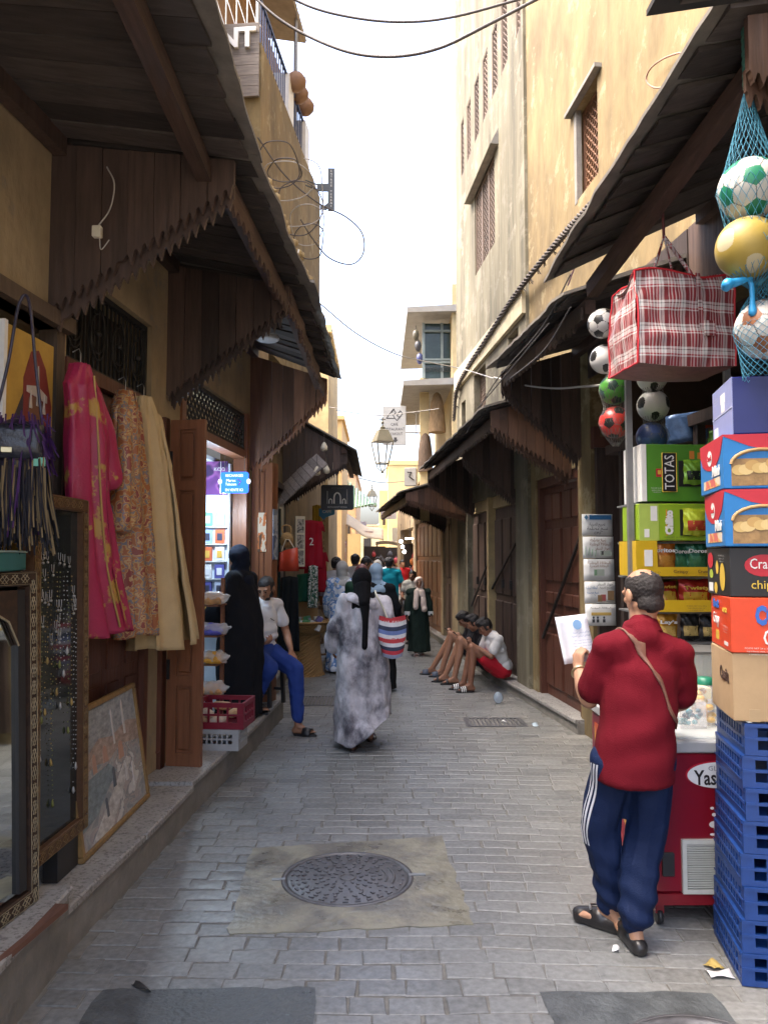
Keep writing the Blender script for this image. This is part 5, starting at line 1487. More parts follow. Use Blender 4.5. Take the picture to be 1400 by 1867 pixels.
# tall display frame with necklaces
t, W = panel_frame('display_frame', 'tall dark glass display frame with hanging necklaces and brass inlay', 'display case', (-1.475,3.37,.37), (-1.452,3.94,.37), R(1.2))
q = MB(); q.box(.28,.50,.02,.09,-.155,-.002); q.build('support_block', BLACK, t)
H = 1.64; picture_frame(t, W, H, .065, mat('brown inlaid frame', (.10,.05,.025), .5, var=.3, scale=30), .05); inlay(t, W, H, .065, GOLDIN, .075)
q = MB(); q.box(.065,W-.065,.03,.04,.065,H-.065); q.build('glass', DGLASS, t)
rnd = random.Random(5)
for k in range(15):
    x = .10 + (W-.2)*k/14 + rnd.uniform(-.01,.01); z1 = rnd.choice((1.3,1.15,1.0)); z0 = z1 - rnd.uniform(.35,.85)
    q = MB(); n = int((z1-z0)/.022)
    for j in range(n):
        if rnd.random() < .85: q.sphere((x+rnd.uniform(-.006,.006), .020, z0+(z1-z0)*j/n), rnd.uniform(.0025,.0048), 5)
    q.lathe([(.001,0),(.008,.012),(.005,.03),(.001,.036)], 6, TR(x,.020,z0-.036))
    tag(q.build('necklace', mat(*rnd.choice((('gold beads', (.40,.28,.10), .3), ('silver beads', (.42,.42,.42), .3), ('olive beads', (.20,.22,.07), .35))), metal=.5, bump=0), t), kind='stuff')
for k in range(24):
    q = MB(); x = .10+(W-.2)*rnd.random(); z = rnd.uniform(.95,1.4)
    q.tube([(x-.012,.02,z),(x-.01,.02,z-.03),(x,.018,z-.04),(x+.01,.02,z-.03),(x+.012,.02,z)], .002, 4); q.sphere((x,.018,z-.05), .007, 6); q.build('earring', mat('silver beads', (.42,.42,.42), .3), t)

# leaning oil painting
t, W = panel_frame('painting', 'framed grey blue street painting leaning low against the red door', 'painting', (-1.44,3.87,.215), (-1.43,4.93,.215), R(9))
H = .72; GF = mat('dull gold frame', (.26,.16,.06), .5, var=.3, scale=20, bump=.2); picture_frame(t, W, H, .03, GF, .03)
PAINT = print_mat('oil paint strokes', [(.16,.18,.20),(.26,.28,.30),(.40,.40,.40),(.30,.29,.31),(.44,.38,.35),(.22,.24,.26),(.58,.57,.56)], 5.5, detail=8, stretch=(1,1,1.6), distort=.5, sheen=-1, bump=.4, bscale=40)
q = MB(); q.box(.03,W-.03,.012,.02,.03,H-.03); q.build('canvas', PAINT, t)
for nm_, poly, c_ in (('sky', [(.035,.45),(W-.035,.50),(W-.035,H-.035),(.035,H-.035)], (.30,.32,.34)), ('houses', [(.035,.36),(.3,.40),(.5,.37),(.7,.42),(W-.035,.38),(W-.035,.50),(.85,.53),(.6,.49),(.4,.52),(.2,.46),(.035,.48)], (.36,.28,.24)), ('street', [(.15,.035),(.45,.035),(.85,.30),(.78,.33),(.5,.20)], (.52,.51,.50)), ('canal', [(.035,.12),(.25,.15),(.6,.30),(.5,.36),(.035,.34)], (.20,.25,.28))):
    q = MB(); q.prism(poly, .0105 if nm_ != 'houses' else .0100, .0125); q.build('brush_mark', mat('paint ' + nm_, c_, .5, var=.5, scale=16, bump=.4, local=True, stretch=(1,1,2)), t)
for (x, z0, z1, w, c) in ((.16,.42,.56,.02,0),(.62,.44,.64,.022,0),(.80,.46,.66,.03,0),(.30,.36,.46,.05,1),(.46,.38,.47,.07,1),(.70,.34,.44,.08,1),(.55,.22,.33,.04,2),(.75,.20,.30,.035,0),(.86,.14,.28,.04,0),(.40,.10,.20,.03,2)):
    q = MB(); q.prism([(x-w/2,z0),(x+w/2,z0),(x+w/2*.8,z1*.97),(x,z1),(x-w/2*.8,z1*.96)], .008, .012); q.build('brush_mark', flat('paint %d' % c, ((.55,.53,.52),(.45,.27,.20),(.10,.11,.13))[c], .5), t)

# canvas with a hooded rider in the doorway niche
t = thing('painting', 'yellow portrait canvas of a figure in a red headdress in the dark niche', 'painting', M=TR(*LF(3.52,.015,1.72)) @ RZ(AL + R(90)))
q = MB(); q.box(0,.42,-.02,0,0,1.08); q.build('canvas', mat('golden painted ground', (.48,.30,.06), .6, var=.25, scale=6, bump=.2, local=True), t)
q = MB(); q.box(-.028,-.002,-.03,0,0,1.09); q.build('white_edge', WHITE, t)
for nm, poly, col in (('robe_shape', [(.10,.0),(.42,.0),(.41,.42),(.34,.55),(.16,.56),(.08,.42)], (.035,.03,.04)), ('hood_shape', [(.15,.40),(.38,.36),(.40,.52),(.34,.70),(.27,.78),(.21,.76),(.15,.62)], (.20,.035,.03)), ('face_shape', [(.19,.42),(.30,.40),(.32,.52),(.26,.55),(.19,.53)], (.16,.075,.045)), ('band_shape', [(.17,.555),(.35,.53),(.35,.565),(.26,.60),(.17,.585)], (.45,.40,.36)), ('veil_shape', [(.18,.25),(.40,.22),(.40,.42),(.28,.44),(.18,.43)], (.03,.025,.03))):
    poly = [(a_, b_+.24) for a_, b_ in poly]; q = MB(); off = {'robe_shape':.022,'veil_shape':.024,'hood_shape':.026,'face_shape':.029,'band_shape':.031}[nm]
    q.prism(poly, -off, -.0195); q.build('paint_shape', flat('paint ' + nm, col, .6), t)
q = MB()
for (x, z) in ((.20,.78),(.26,.80),(.32,.77)): q.prism([(x-.012,z-.06),(x+.012,z-.06),(x,z+.04)], -.034, -.0305)
q.prism([(.25,.84),(.27,.84),(.262,.94),(.258,.94)], -.034, -.0305); q.build('paint_shape', flat('paint jewel', (.50,.46,.42), .5), t)

# fringed leather handbag
hb = thing('handbag', 'purple and black leather handbag with long fringes hanging at the left edge', 'handbag', (-1.50,3.18,2.07), R(12))
LEA = mat('purple black leather', (.028,.022,.042), .28, var=.5, scale=10, bump=.4, bscale=25)
blob('body', [_ell((0,0,.10), (.12,.055,.12)), _cap((-.08,0,.02), (.08,0,.02), .05, .05)], LEA, hb, .009, 3, folds(.008, (25,25,25), 3))
q = MB(); q.grid([[(x, -.062-.01*cos(x*14), z) for x in np.linspace(-.115,.115,8)] for z in (.19,.16,.10,.05)]); o = q.build('flap', mat('black glossy leather', (.02,.021,.03), .25, var=.4, scale=14, bump=.35), hb); o.modifiers.new('t','SOLIDIFY').thickness = .006
q = MB(); q.box(-.04,.0,-.085,-.072,.07,.095,bev=.003); q.build('clasp', mat('brass clasp', (.5,.42,.25), .3, metal=.8), hb)
FRG = [mat('fringe purple', (.05,.016,.085), .35, var=.3), mat('fringe black', (.016,.016,.022), .3, var=.3), mat('fringe gold', (.20,.14,.07), .4, var=.3)]
rnd = random.Random(9)
for ci in range(3):
    q = MB()
    for k in range(230 if ci < 2 else 120):
        x = rnd.uniform(-.13,.13); y = rnd.uniform(-.075,.03); L = rnd.uniform(.22,.36)
        z0 = rnd.uniform(.0,.06) if ci else rnd.uniform(.05,.25)
        if ci == 0 and z0 > .1: L = rnd.uniform(.06,.14)
        dx = rnd.uniform(-.03,.03) + x*.25; dy = rnd.uniform(-.02,.02)
        w = .0035; pts = [(x,y,z0),(x+dx*.4,y-.012+dy*.4,z0-L*.5),(x+dx,y-.006+dy,z0-L)]
        q.grid([[(p[0]-w,p[1],p[2]),(p[0]+w,p[1]-.002,p[2])] for p in pts])
    tag(q.build('fringe', FRG[ci], hb), kind='stuff')
q = MB(); q.tube(smooth_path([(-.10,0,.17),(-.05,.02,.45),(-.02,.05,.72),(.02,.05,.74),(.06,.02,.45),(.10,0,.17)], 6), .007, 6); q.build('strap', LEA, hb)
q = MB(); q.box(.08,.125,-.07,-.066,.02,.055); q.build('price_tag', flat('mint tag', (.15,.45,.33), .6), hb)

# ---- hanging garments
def garment(label, name, rings, m, group='garments hung on the left door', fold=.10, nf=6, sleeves=(), trim=None, hook=None, seed=0, depth=1.0):
    """rings: (z, y centre, half width along wall, half depth, out from wall)"""
    t = thing(name, label, 'garment', LF(0), AL, group)
    rows = []; nq = 72
    Z = np.linspace(0, len(rings)-1, 34)
    rg = np.array(rings)
    for zi in Z:
        i = min(int(zi), len(rings)-2); f = zi-i; f = f*f*(3-2*f) if True else f
        z, yc, hw, hd, ou = rg[i]*(1-f)+rg[i+1]*f
        amp = fold*min(1, zi/2.0)
        row = []
        for q_ in np.linspace(0, 2*pi, nq):
            w = 1 + amp*sin(nf*2*q_ + seed + 1.3*sin(zi*.6+q_)) + amp*.5*sin(nf*3.3*q_+2*seed+zi*.3)
            nn = .016*noise.noise((q_*2.2, zi*.9, seed))+.007*noise.noise((q_*6, zi*2.5, seed)); row.append((ou + (hd*w+nn)*cos(q_), yc + (hw*(1+.25*amp*sin(nf*q_+seed))+nn)*sin(q_), z + .012*sin(3*q_+seed)*min(1,zi/3)))
        rows.append(row)
    q = MB(); q.grid(rows, flip=True); o = q.build('cloth', m, t); md = o.modifiers.new('t','SOLIDIFY'); md.thickness = .004
    for pts, r in sleeves:
        pcs = [_cap(pts[i], pts[i+1], r[i], r[i+1]) for i in range(len(pts)-1)]
        blob('sleeve', pcs, m, t, .010, 2, folds(.010, (28,28,10), seed+3))
    if trim:
        q = MB(); q.tube(smooth_path(trim[0], 6), trim[1], 6); q.build('trim', trim[2], t)
    z, yc = rings[0][0], rings[0][1]
    q = MB(); q.tube([(rings[0][4],yc,z),(rings[0][4],yc,z+.06),(rings[0][4]-.02,yc+.02,z+.09),(rings[0][4]-.05,yc+.01,z+.07)], .003, 5)
    q.tube([(rings[0][4],yc-.08,z-.08),(rings[0][4],yc,z+.005),(rings[0][4],yc+.10,z-.06)], .007, 6); q.build('hanger', STEEL, t)
    return t
PINK = mat('magenta brocade', (.34,.020,.075), .45, var=.15, scale=4, bump=.2, col2=(.42,.25,.06), mix_scale=4.6, mix_lo=.565, mix_hi=.60, bscale=60)
garment('magenta robe with gold embroidery hung left of the patterned robe', 'robe', [(2.72,4.00,.05,.05,.15),(2.60,4.02,.14,.07,.15),(2.35,4.08,.17,.08,.15),(2.0,4.12,.18,.085,.15),(1.65,4.20,.20,.09,.15),(1.30,4.32,.24,.11,.16)], PINK, fold=.24, nf=4,
        sleeves=[([(.16,4.11,2.60),(.18,4.23,2.38),(.18,4.28,2.16)], (.05,.055,.075))], trim=([(.225,4.00,2.66),(.235,4.03,2.4),(.245,4.07,2.0),(.25,4.15,1.65),(.28,4.25,1.34)], .006, mat('gold braid', (.40,.26,.08), .4, bump=.3)), seed=1)
PATT = print_mat('floral brocade', [(.30,.10,.035),(.40,.24,.09),(.16,.15,.17),(.36,.15,.06),(.44,.30,.14),(.22,.05,.04)], 20, detail=2, local=False, bump=.2)
garment('orange and gold patterned brocade robe hung between magenta and beige', 'robe', [(2.70,4.55,.05,.05,.15),(2.58,4.56,.13,.07,.15),(2.3,4.60,.17,.08,.15),(1.9,4.64,.17,.09,.15),(1.55,4.68,.18,.10,.16),(1.25,4.71,.19,.11,.16)], PATT, fold=.28, nf=4,
        sleeves=[([(.17,4.48,2.56),(.20,4.44,2.2),(.20,4.42,1.92)], (.05,.06,.075))], seed=3)
BEIGE = cloth('beige wool cloth', (.50,.37,.20), .9)
garment('plain beige hooded gown with deep folds hung nearest the plaster pillar', 'robe', [(2.72,4.82,.05,.05,.15),(2.58,4.86,.12,.075,.15),(2.3,4.94,.17,.085,.16),(2.0,5.0,.20,.10,.16),(1.6,5.08,.27,.12,.17),(1.14,5.18,.36,.15,.18)], BEIGE, fold=.34, nf=5,
        sleeves=[([(.17,4.95,2.60),(.20,5.03,2.25),(.20,5.08,1.95)], (.05,.05,.055))], seed=6)

# ---- phone shop: display wall, goods, lamp, sign
dw = thing('display_wall', 'white lit rack of phone accessories inside the left shop', 'display rack', LF(0), AL)
q = MB(); q.box(-1.5,-.125,7.60,7.66,.24,2.64); q.build('back_panel', flat('pale blue panel', (.62,.70,.78), .5), dw)
cols_ = [(.30,.42,.62),(.10,.10,.35),(.55,.62,.62),(.60,.14,.06),(.50,.55,.70),(.15,.45,.25),(.70,.70,.72),(.20,.20,.28)]
rnd = random.Random(12)
for r_ in range(7):
    for c_ in range(5):
        z = 2.02 - r_*.17; x = -.21 - c_*.125
        q = MB(); q.box(x-.046,x+.046,7.565,7.598,z,z+.135,bev=.003); p = q.build('accessory_box', flat('accessory %d' % ((r_*3+c_*5) % 8), cols_[(r_*3+c_*5) % 8], .35), dw)
        q = MB(); q.box(x-.026,x+.026,7.560,7.5645,z+.03,z+.10,bev=.0015); q.build('picture', flat('accessory print %d' % (r_ % 3), [(.75,.75,.78),(.05,.05,.08),(.65,.40,.08)][(r_+c_) % 3], .3), p)
    q = MB(); q.box(-.85,-.14,7.55,7.60,2.02-r_*.17-.012,2.02-r_*.17-.004); q.build('shelf', WHITE, dw)
po = thing('poster', 'purple phone advert poster at the top of the shop interior', 'poster', LF(0), AL)
q = MB(); q.box(-.50,-.14,7.57,7.59,2.33,2.66); q.build('sheet', print_mat('phone advert print', [(.03,.02,.05),(.16,.05,.22),(.35,.12,.35),(.06,.03,.10)], 5, detail=2, sheen=-1), po)
text('5G', .09, face_front(-.40,7.566,2.44), flat('pink letters', (.7,.15,.35), .5), po, width=.09); text('KOO', .05, face_front(-.22,7.566,2.58), WHITE, po, width=.11)
bs = thing('recharge_sign', 'blue rounded hanging sign with white words at the shop door', 'sign', P(428,880,6.92), R(-4))
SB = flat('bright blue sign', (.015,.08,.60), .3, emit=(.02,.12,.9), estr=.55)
q = MB(); n = 8; pts = []
for (cx, cz, a0) in ((.105,.075,0),(-.105,.075,pi/2),(-.105,-.075,pi),(.105,-.075,1.5*pi)):
    for k in range(n): a = a0+pi/2*k/(n-1); pts.append((cx+.02*cos(a), cz+.02*sin(a)))
q.prism(pts[::-1], -.012, .012); q.build('board', SB, bs)
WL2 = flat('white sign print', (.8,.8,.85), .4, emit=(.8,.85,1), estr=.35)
text('RECHARGES', .034, face_front(0,-.0135,.062), WL2, bs, width=.16); text('Maroc', .036, face_front(-.03,-.0135,.018), WL2, bs, width=.085); text('Telecom', .036, face_front(-.03,-.0135,-.016), WL2, bs, width=.10); text('EN VENTE ICI', .034, face_front(0,-.0135,-.068), WL2, bs, width=.16)
q = MB(); q.tube([(.03,-.0145,.03),(.062,-.0145,.01),(.04,-.0145,-.024)], .005, 5); q.build('swoosh', flat('orange swoosh', (.85,.25,.05), .4), bs)
q = MB(); q.tube([(-.09,0,.095),(-.09,0,.24)], .003, 5); q.tube([(.09,0,.095),(.09,0,.24)], .003, 5); q.build('chain', STEEL, bs)
for sx in (-1, 1):
    q = MB(); q.sphere((sx*.13,-.01,.01), (.02,.01,.025), 8); q.build('side_emblem', WL2, bs)
lp = thing('shop_lamp', 'bright white bulb lighting the phone shop interior', 'lamp', P(402,918,7.25), 0)
q = MB(); q.sphere((0,0,0), (.035,.035,.045), 12); q.build('bulb', mat('lit bulb', (1,1,1), .5, bump=0, emit=(.85,.93,1), estr=8.0), lp)
q = MB(); q.lathe([(.018,.03),(.018,.075)], 10); q.tube([(0,0,.07),(0,0,2.62-lp.location.z)], .004, 5); q.build('socket', WHITE, lp)
ld = bpy.data.lights.new('shop_lamp_light', 'POINT'); ld.energy = 6; ld.color = (.66,.84,1.0); ld.shadow_soft_size = .05
lo = bpy.data.objects.new('light', ld); COL.objects.link(lo); lo.parent = lp; lo.location = (0,-.06,-.02)

# snack rack and crates at the shop door
rk = thing('snack_rack', 'narrow wooden rack with bagged snacks beside the black abaya', 'rack', (-1.45,6.72,.235), AL)
q = MB(); q.bar((-.11,.1,0),(-.11,.1,1.3),.03,.03); q.bar((.07,.1,0),(.07,.1,1.3),.03,.03); q.build('post', WD_DOOR, rk)
for k, z in enumerate((.30,.56,.80,1.06)):
    q = MB(); q.box(-.13,.10,-.14,.12,z,z+.015); q.build('shelf', WD_DOOR, rk)
CLR = glass_mat('clear wrapper', .12, (.9,.9,.9), .35)
for k, (z, c) in enumerate(((.315,(.55,.30,.12)),(.575,(.60,.30,.03)),(.815,(.10,.10,.45)),(1.075,(.50,.26,.10)))):
    b = thing('snack_bag', ['wrapped bread bag lowest on the snack rack','orange snack bag second on the rack','blue snack packet third on the rack','wrapped pastries on the top of the snack rack'][k], 'snack bag', (-1.44,6.62,.235+z), AL, 'snacks on the narrow rack')
    blob('contents', [_cap((-.06,-.03,.035),(.09,-.03,.035),.035,.035), _cap((-.05,.03,.035),(.08,.03,.035),.035,.03), _cap((0,0,.08),(.07,-.02,.08),.03,.028)], mat('snack %d' % k, c, .5, var=.35, scale=25), b, .009, 2, folds(.006, (40,40,40), k))
    blob('wrapper', [_cap((-.07,0,.05),(.11,-.01,.055),.06,.055), _cap((.11,-.01,.055),(.19,-.03,.075),.03,.012)], CLR, b, .012, 1, folds(.012, (45,45,45), k+7))
def crate(label, loc, rz, w, d, h, m, nslot=5, group=None, tiers=2, rim=.035, foot=.05, ws=.007):
    t = thing('plastic_crate', label, 'crate', loc, rz, group); th = .012
    q = MB(); q.box(-w/2,w/2,-d/2,d/2,0,.012); q.build('base', m, t)
    for (ax, s_) in (('x',-1),('x',1),('y',-1),('y',1)):
        L = w if ax == 'y' else d
        q = MB()
        def B(u0, u1, z0, z1, o=0.0):
            e = (d if ax == 'y' else w)/2*s_
            a, b = (e-th-o, e+o) if s_ > 0 else (e-o, e+th+o)
            ins = th + .0015
            if ax == 'y': q.box(max(u0,-w/2), min(u1,w/2), a, b, z0, z1)
            else: q.box(a, b, max(u0,-d/2+ins), min(u1,d/2-ins), z0, z1)
        B(-L/2, L/2, h-rim, h, .004); B(-L/2, L/2, .012, foot)
        for k in range(tiers-1): zz = foot+(h-rim-foot)*(k+1)/tiers; B(-L/2, L/2, zz-.006, zz+.006, .003)
        B(-L/2, -L/2+.05, foot, h-rim); B(L/2-.05, L/2, foot, h-rim)
        for k in range(1, nslot): u = -L/2+.05+(L-.1)*k/nslot; B(u-ws, u+ws, foot, h-rim)
        q.build('lattice_side', m, t)
    return t
cg = crate('grey plastic crate under the red crate at the shop door', (-1.225,6.12,.235), AL, .34, .26, .16, flat('grey crate plastic', (.36,.37,.38), .5), 6)
cr = crate('dark red plastic crate with packed bread on the grey crate', (-1.215,6.16,.397), AL, .40, .34, .20, flat('dark red crate plastic', (.20,.012,.03), .45), 4)
for k in range(5):
    lb = thing('bread_loaf', ['flat loaf at the left in the red crate','flat loaf at the right in the red crate','flat loaf at the back in the red crate','bagged loaf on top in the red crate','small roll in the red crate'][k], 'bread', (-1.34+.10*(k%3),6.10+.09*(k//2)-.02*k,.412+.045*(k//2)), k*.7, 'bread in the red crate')
    blob('loaf', [_cap((-.05,0,.035),(.05,0,.035),.036,.036), _ell((0,0,.03),(.075,.05,.03))], mat('bread crust %d' % (k%2), ((.55,.36,.20),(.62,.50,.40))[k%2], .6, var=.25, scale=20), lb, .01, 2)

# posters on the right door leaf
for i, (px, py, w, h, m, lab, Y) in enumerate(((472,985,.085,.40,print_mat('cream orange poster', [(.60,.52,.40),(.60,.52,.40),(.50,.16,.05),(.10,.06,.04)], 12, stretch=(1.5,1,.6)), 'cream and orange poster on the varnished door leaf', 8.02),(489,980,.10,.52,print_mat('blue grey poster', [(.16,.20,.26),(.35,.38,.42),(.08,.10,.16)], 6), 'blue grey poster on the outer varnished door leaf', 8.06))):
    pp = thing('poster', lab, 'poster', M=TR(*LF(0)) @ RZ(AL) @ (TR(.03,7.86,0) @ RZ(R(28)) @ TR(.105,-.006,1.97) if i == 0 else TR(.215,7.96,0) @ RZ(R(75)) @ TR(.062,-.006,1.95)))
    q = MB(); q.box(-w/2,w/2,-.003,.003,-h/2,h/2); q.build('sheet', m, pp)

# ---- dark green shop further up the left side
gs = thing('kiosk', 'dark green metal shop front past the varnished door', 'kiosk', (-1.45,8.9,0), 0)
DG = flat('dark green metal', (.010,.026,.026), .35)
q = MB(); q.box(-.1,0,0,5.6,.22,2.65); q.build('back', DARK, gs)
for k, yy in enumerate((.05,.75,1.35,1.95)):
    q = MB(); q.box(.0,.045,yy,yy+.56,.22,2.5,bev=.01); d_ = q.build('shutter_leaf', DG, gs)
    q = MB(); q.box(.046,.07,yy+.04,yy+.07,.3,2.4); q.build('rib', DG, d_)
q = MB(); q.box(-.05,.10,-.2,5.6,2.66,2.74); q.build('lintel', WD_DARK, gs)
def hang(name, label, cat, loc, rz, group=None): return thing(name, label, cat, loc, rz, group)
tb = hang('round_bag', 'round tan straw bag hanging on the green shop front', 'bag', P(523,985,9.6), 0, 'bags on the green shop front')
blob('body', [_ell((0,0,0),(.09,.05,.10))], mat('tan straw', (.34,.22,.09), .8, var=.4, scale=40, bump=.6), tb, .01, 2, folds(.004,(80,80,80),2))
q = MB(); q.tube(smooth_path([(-.05,0,.09),(-.06,.02,.17),(0,.03,.19),(.05,.02,.16),(.05,0,.09)],5), .008, 6); q.build('handle', mat('tan straw', (.34,.22,.09)), tb)
q = MB(); q.sphere((.02,-.052,-.01), .014, 8); q.build('button', BLACK, tb)
ob_ = hang('tote_bag', 'orange red leather tote hanging below the straw bag', 'bag', P(524,1022,9.5), R(10), 'bags on the green shop front')
OR = mat('orange red leather', (.50,.055,.025), .4, var=.15, scale=8)
q = MB(); 
rows = [[(x*(.10+.02*(1-z/.26)), -.03*(1 if x < 1.1 else 0)-.02*sin(3*x), z-.13+(.03*x if z > .2 else 0)) for x in np.linspace(-1,1,9)] for z in (0,.13,.26)]
q.grid(rows); o = q.build('front', OR, ob_); o.modifiers.new('t','SOLIDIFY').thickness = -.05
q = MB(); q.tube([(-.07,-.01,.12),(-.02,.01,.26),(.02,.01,.26),(.09,-.01,.14)], .006, 6); q.build('handle', CREAM, ob_)
# framed strip, jerseys, scarves
fs_ = hang('framed_prints', 'tall white framed strip of small prints on the shop front', 'picture', P(547,987,11.0), R(35))
q = MB(); q.box(-.075,.075,-.012,.012,-.36,.36); q.build('frame', CREAM, fs_)
for k in range(3): q = MB(); q.box(-.055,.055,-.016,-.0125,-.33+k*.225,-.33+k*.225+.2); q.build('print', print_mat('grey prints', [(.20,.19,.18),(.42,.40,.37),(.10,.10,.10)], 14), fs_)
def hung_cloth(label, px, py, Y, w, h, m, rz=0, num=None, num_m=None, cat='shirt', name='hung_shirt', sleeves=True, group='clothes hung along the left shops', taper=.15, seed=0):
    t = thing(name, label, cat, P(px, py, Y), rz, group)
    rows = []
    for z in np.linspace(0, -h, 14):
        f = -z/h
        rows.append([(x*w/2*(1-taper+taper*f), .03*sin(9*x+seed+2*f)*(.3+.7*f) , z - .02*abs(x)*(1-f)) for x in np.linspace(-1,1,15)])
    q = MB(); q.grid(rows); o = q.build('cloth', m, t); o.modifiers.new('t','SOLIDIFY').thickness = .012
    if sleeves:
        for s_ in (-1,1):
            q = MB(); q.grid([[(s_*(w/2*.85+.02*i), .02, -.0-.10*i-.0), (s_*(w/2*.85+.02*i)+s_*.0, -.03, -.02-.13*i)] if False else [(s_*w/2*.80, .01*i, -.16*j*.9-.01) if i == 0 else (s_*(w/2*.95+.05*j), .01*i, -.16*j-.02) for i in range(2)] for j in range(2)]); o = q.build('sleeve', m, t); o.modifiers.new('t','SOLIDIFY').thickness = .01
    if num: text(num, .16, face_front(0,-.045,-h*.45), num_m or WHITE, t)
    return t
RJ = cloth('red jersey', (.36,.012,.03), .6)
hung_cloth('red football shirt with a white 2 hanging by the framed strip', 566, 948, 11.6, .42, .74, RJ, R(28), '2', seed=1)
hung_cloth('second red football shirt behind the one with the 2', 575, 1005, 12.4, .40, .66, RJ, R(25), '8', seed=2)
hung_cloth('dark green cloth hanging low below the red shirts', 560, 1045, 11.4, .36, .42, cloth('green cloth', (.015,.075,.045)), R(20), sleeves=False, seed=3, name='hung_cloth', cat='cloth')
hung_cloth('green and white patterned scarf below the red shirts', 571, 1030, 11.2, .14, .62, print_mat('green white scarf', [(.02,.10,.06),(.55,.55,.52),(.02,.07,.04)], 22), R(10), sleeves=False, seed=4, name='scarf', cat='scarf')
hung_cloth('yellow cloth hanging behind the red shirts', 578, 920, 13.0, .16, .90, cloth('yellow cloth', (.55,.36,.05)), R(20), sleeves=False, seed=5, name='hung_cloth', cat='cloth')
hung_cloth('lilac and white cloth hanging beside the red shirts', 581, 1025, 12.6, .20, .55, cloth('lilac cloth', (.50,.46,.60)), R(20), sleeves=False, seed=6, name='hung_cloth', cat='cloth')
hung_cloth('dark coat hanging under the orange tote', 528, 1050, 9.75, .26, .95, cloth('black coat cloth', (.010,.014,.018)), R(20), sleeves=False, seed=7, name='hung_coat', cat='coat')
hung_cloth('far red garment on the yellow house wall', 613, 1000, 22.0, .34, .60, RJ, R(10), seed=8)
hung_cloth('far patterned pink garment on the yellow house wall', 620, 985, 22.6, .36, .55, print_mat('pink print cloth', [(.50,.20,.20),(.60,.50,.45),(.30,.08,.10)], 9), R(10), seed=9)
ws = thing('wooden_sign', 'vertical pale wood sign with carved letters on the left', 'sign', P(590,980,13.4), R(14))
q = MB(); q.box(-.085,.085,-.015,.015,-.38,.38,bev=.004); q.build('board', wood('pale sign wood', (.45,.32,.17), .6), ws)
for k, ch in enumerate('ARTISAN'): text(ch, .085, face_front(0,-.0165,.29-k*.097), flat('brown carved letters', (.12,.06,.03), .6), ws)
# basket on its wicker pedestal
WK = mat('woven wicker', (.34,.20,.075), .75, var=.35, scale=60, bump=.5, stretch=(1,1,2.5))
bk = thing('basket', 'shallow round wicker basket full of small packs on a pedestal', 'basket', (-1.06,11.35,.0), 0)
def weave(profile, n=40, rows=12):
    vs = []
    q = MB(); R_ = []
    for (r, z) in profile:
        R_.append([((r+.006*sin(k*pi+0*z))*cos(2*pi*k/n), (r+.006*sin(k*pi))*sin(2*pi*k/n), z) for k in range(n+1)])
    q.grid(R_, smooth=False); return q
pd = thing('wicker_pedestal', 'woven wicker drum carrying the shallow basket', 'basket stand', (-1.06,11.35,0), 0)
q = MB(); n = 44; R_ = []
for j in range(27):
    f = j/26; z = .60*f; r = .255 - .055*sin(f*pi*.5) + (.02 if j in (0, 26) else 0)
    R_.append([((r+.005*(1 if (k+j) % 2 else -1))*cos(2*pi*k/n), (r+.005*(1 if (k+j) % 2 else -1))*sin(2*pi*k/n), z) for k in range(n+1)])
q.grid(R_, smooth=False, flip=False); q.build('drum', WK, pd)
for k in range(20):
    q = MB(); a = 2*pi*k/20; q.sphere((.262*cos(a),.262*sin(a),.018), .017, 6); q.build('foot_knot', WK, pd)
q = MB(); R_ = []
for j in range(14):
    f = j/13; z = .605+.165*f; r = .24 + .135*f**.7 + (.012 if j > 11 else 0)
    R_.append([((r+.005*(1 if (k+j) % 2 else -1))*cos(2*pi*k/n), (r+.005*(1 if (k+j) % 2 else -1))*sin(2*pi*k/n), z) for k in range(n+1)])
q.grid(R_, smooth=False); q.lathe([(0,.64),(.25,.64)], 30); o = q.build('bowl', WK, bk); o.modifiers.new('t','SOLIDIFY').thickness = .012
q = MB(); q.tube([(.388*cos(a),.388*sin(a),.775) for a in np.linspace(0,2*pi,40)], .016, 8); q.build('rim', WK, bk)
rnd = random.Random(31)
for k in range(15):
    a = rnd.uniform(0,2*pi); r = .30*rnd.random()**.5; z = .66+rnd.uniform(0,.10)
    b = thing('soap_pack', 'small %s pack heaped in the wicker basket' % ['white','cream','green','purple','pale grey'][k % 5], 'pack', M=TR(-1.06+r*cos(a), 11.35+r*sin(a), z) @ RZ(rnd.uniform(0,3)) @ RXm(rnd.uniform(-.6,.6)), group='packs heaped in the basket')
    q = MB(); w, d, h = rnd.uniform(.05,.08), rnd.uniform(.025,.045), rnd.uniform(.05,.10); q.box(-w,w,-d,d,0,h,bev=.004); q.build('carton', flat('pack %d' % (k % 5), [(.72,.72,.70),(.70,.68,.58),(.10,.30,.14),(.16,.14,.35),(.72,.72,.72)][k % 5], .4), b)
    q = MB(); q.box(-w*.6,w*.6,-d-.0015,-d+.001,h*.2,h*.6); q.build('print', flat('pack print %d' % (k % 3), [(.35,.30,.20),(.15,.35,.20),(.30,.32,.40)][k % 3], .5), b)
cb = thing('cardboard_box', 'open brown carton of packs behind the wicker basket', 'box', (-1.14,11.95,.22), R(15))
KR = mat('brown cardboard', (.36,.23,.11), .8, var=.12, scale=8, bump=.1)
q = MB(); q.box(-.18,.18,-.15,-.142,0,.86); q.box(-.18,.18,.142,.15,0,.80); q.box(-.18,-.172,-.142,.142,0,.86); q.box(.172,.18,-.142,.142,0,.80); q.box(-.17,.17,-.14,.14,.70,.71); q.build('carton', KR, cb)
q = MB(); q.box(-.16,.16,-.20,-.15,.86,.865, RXm(0)); q.build('flap', KR, cb)
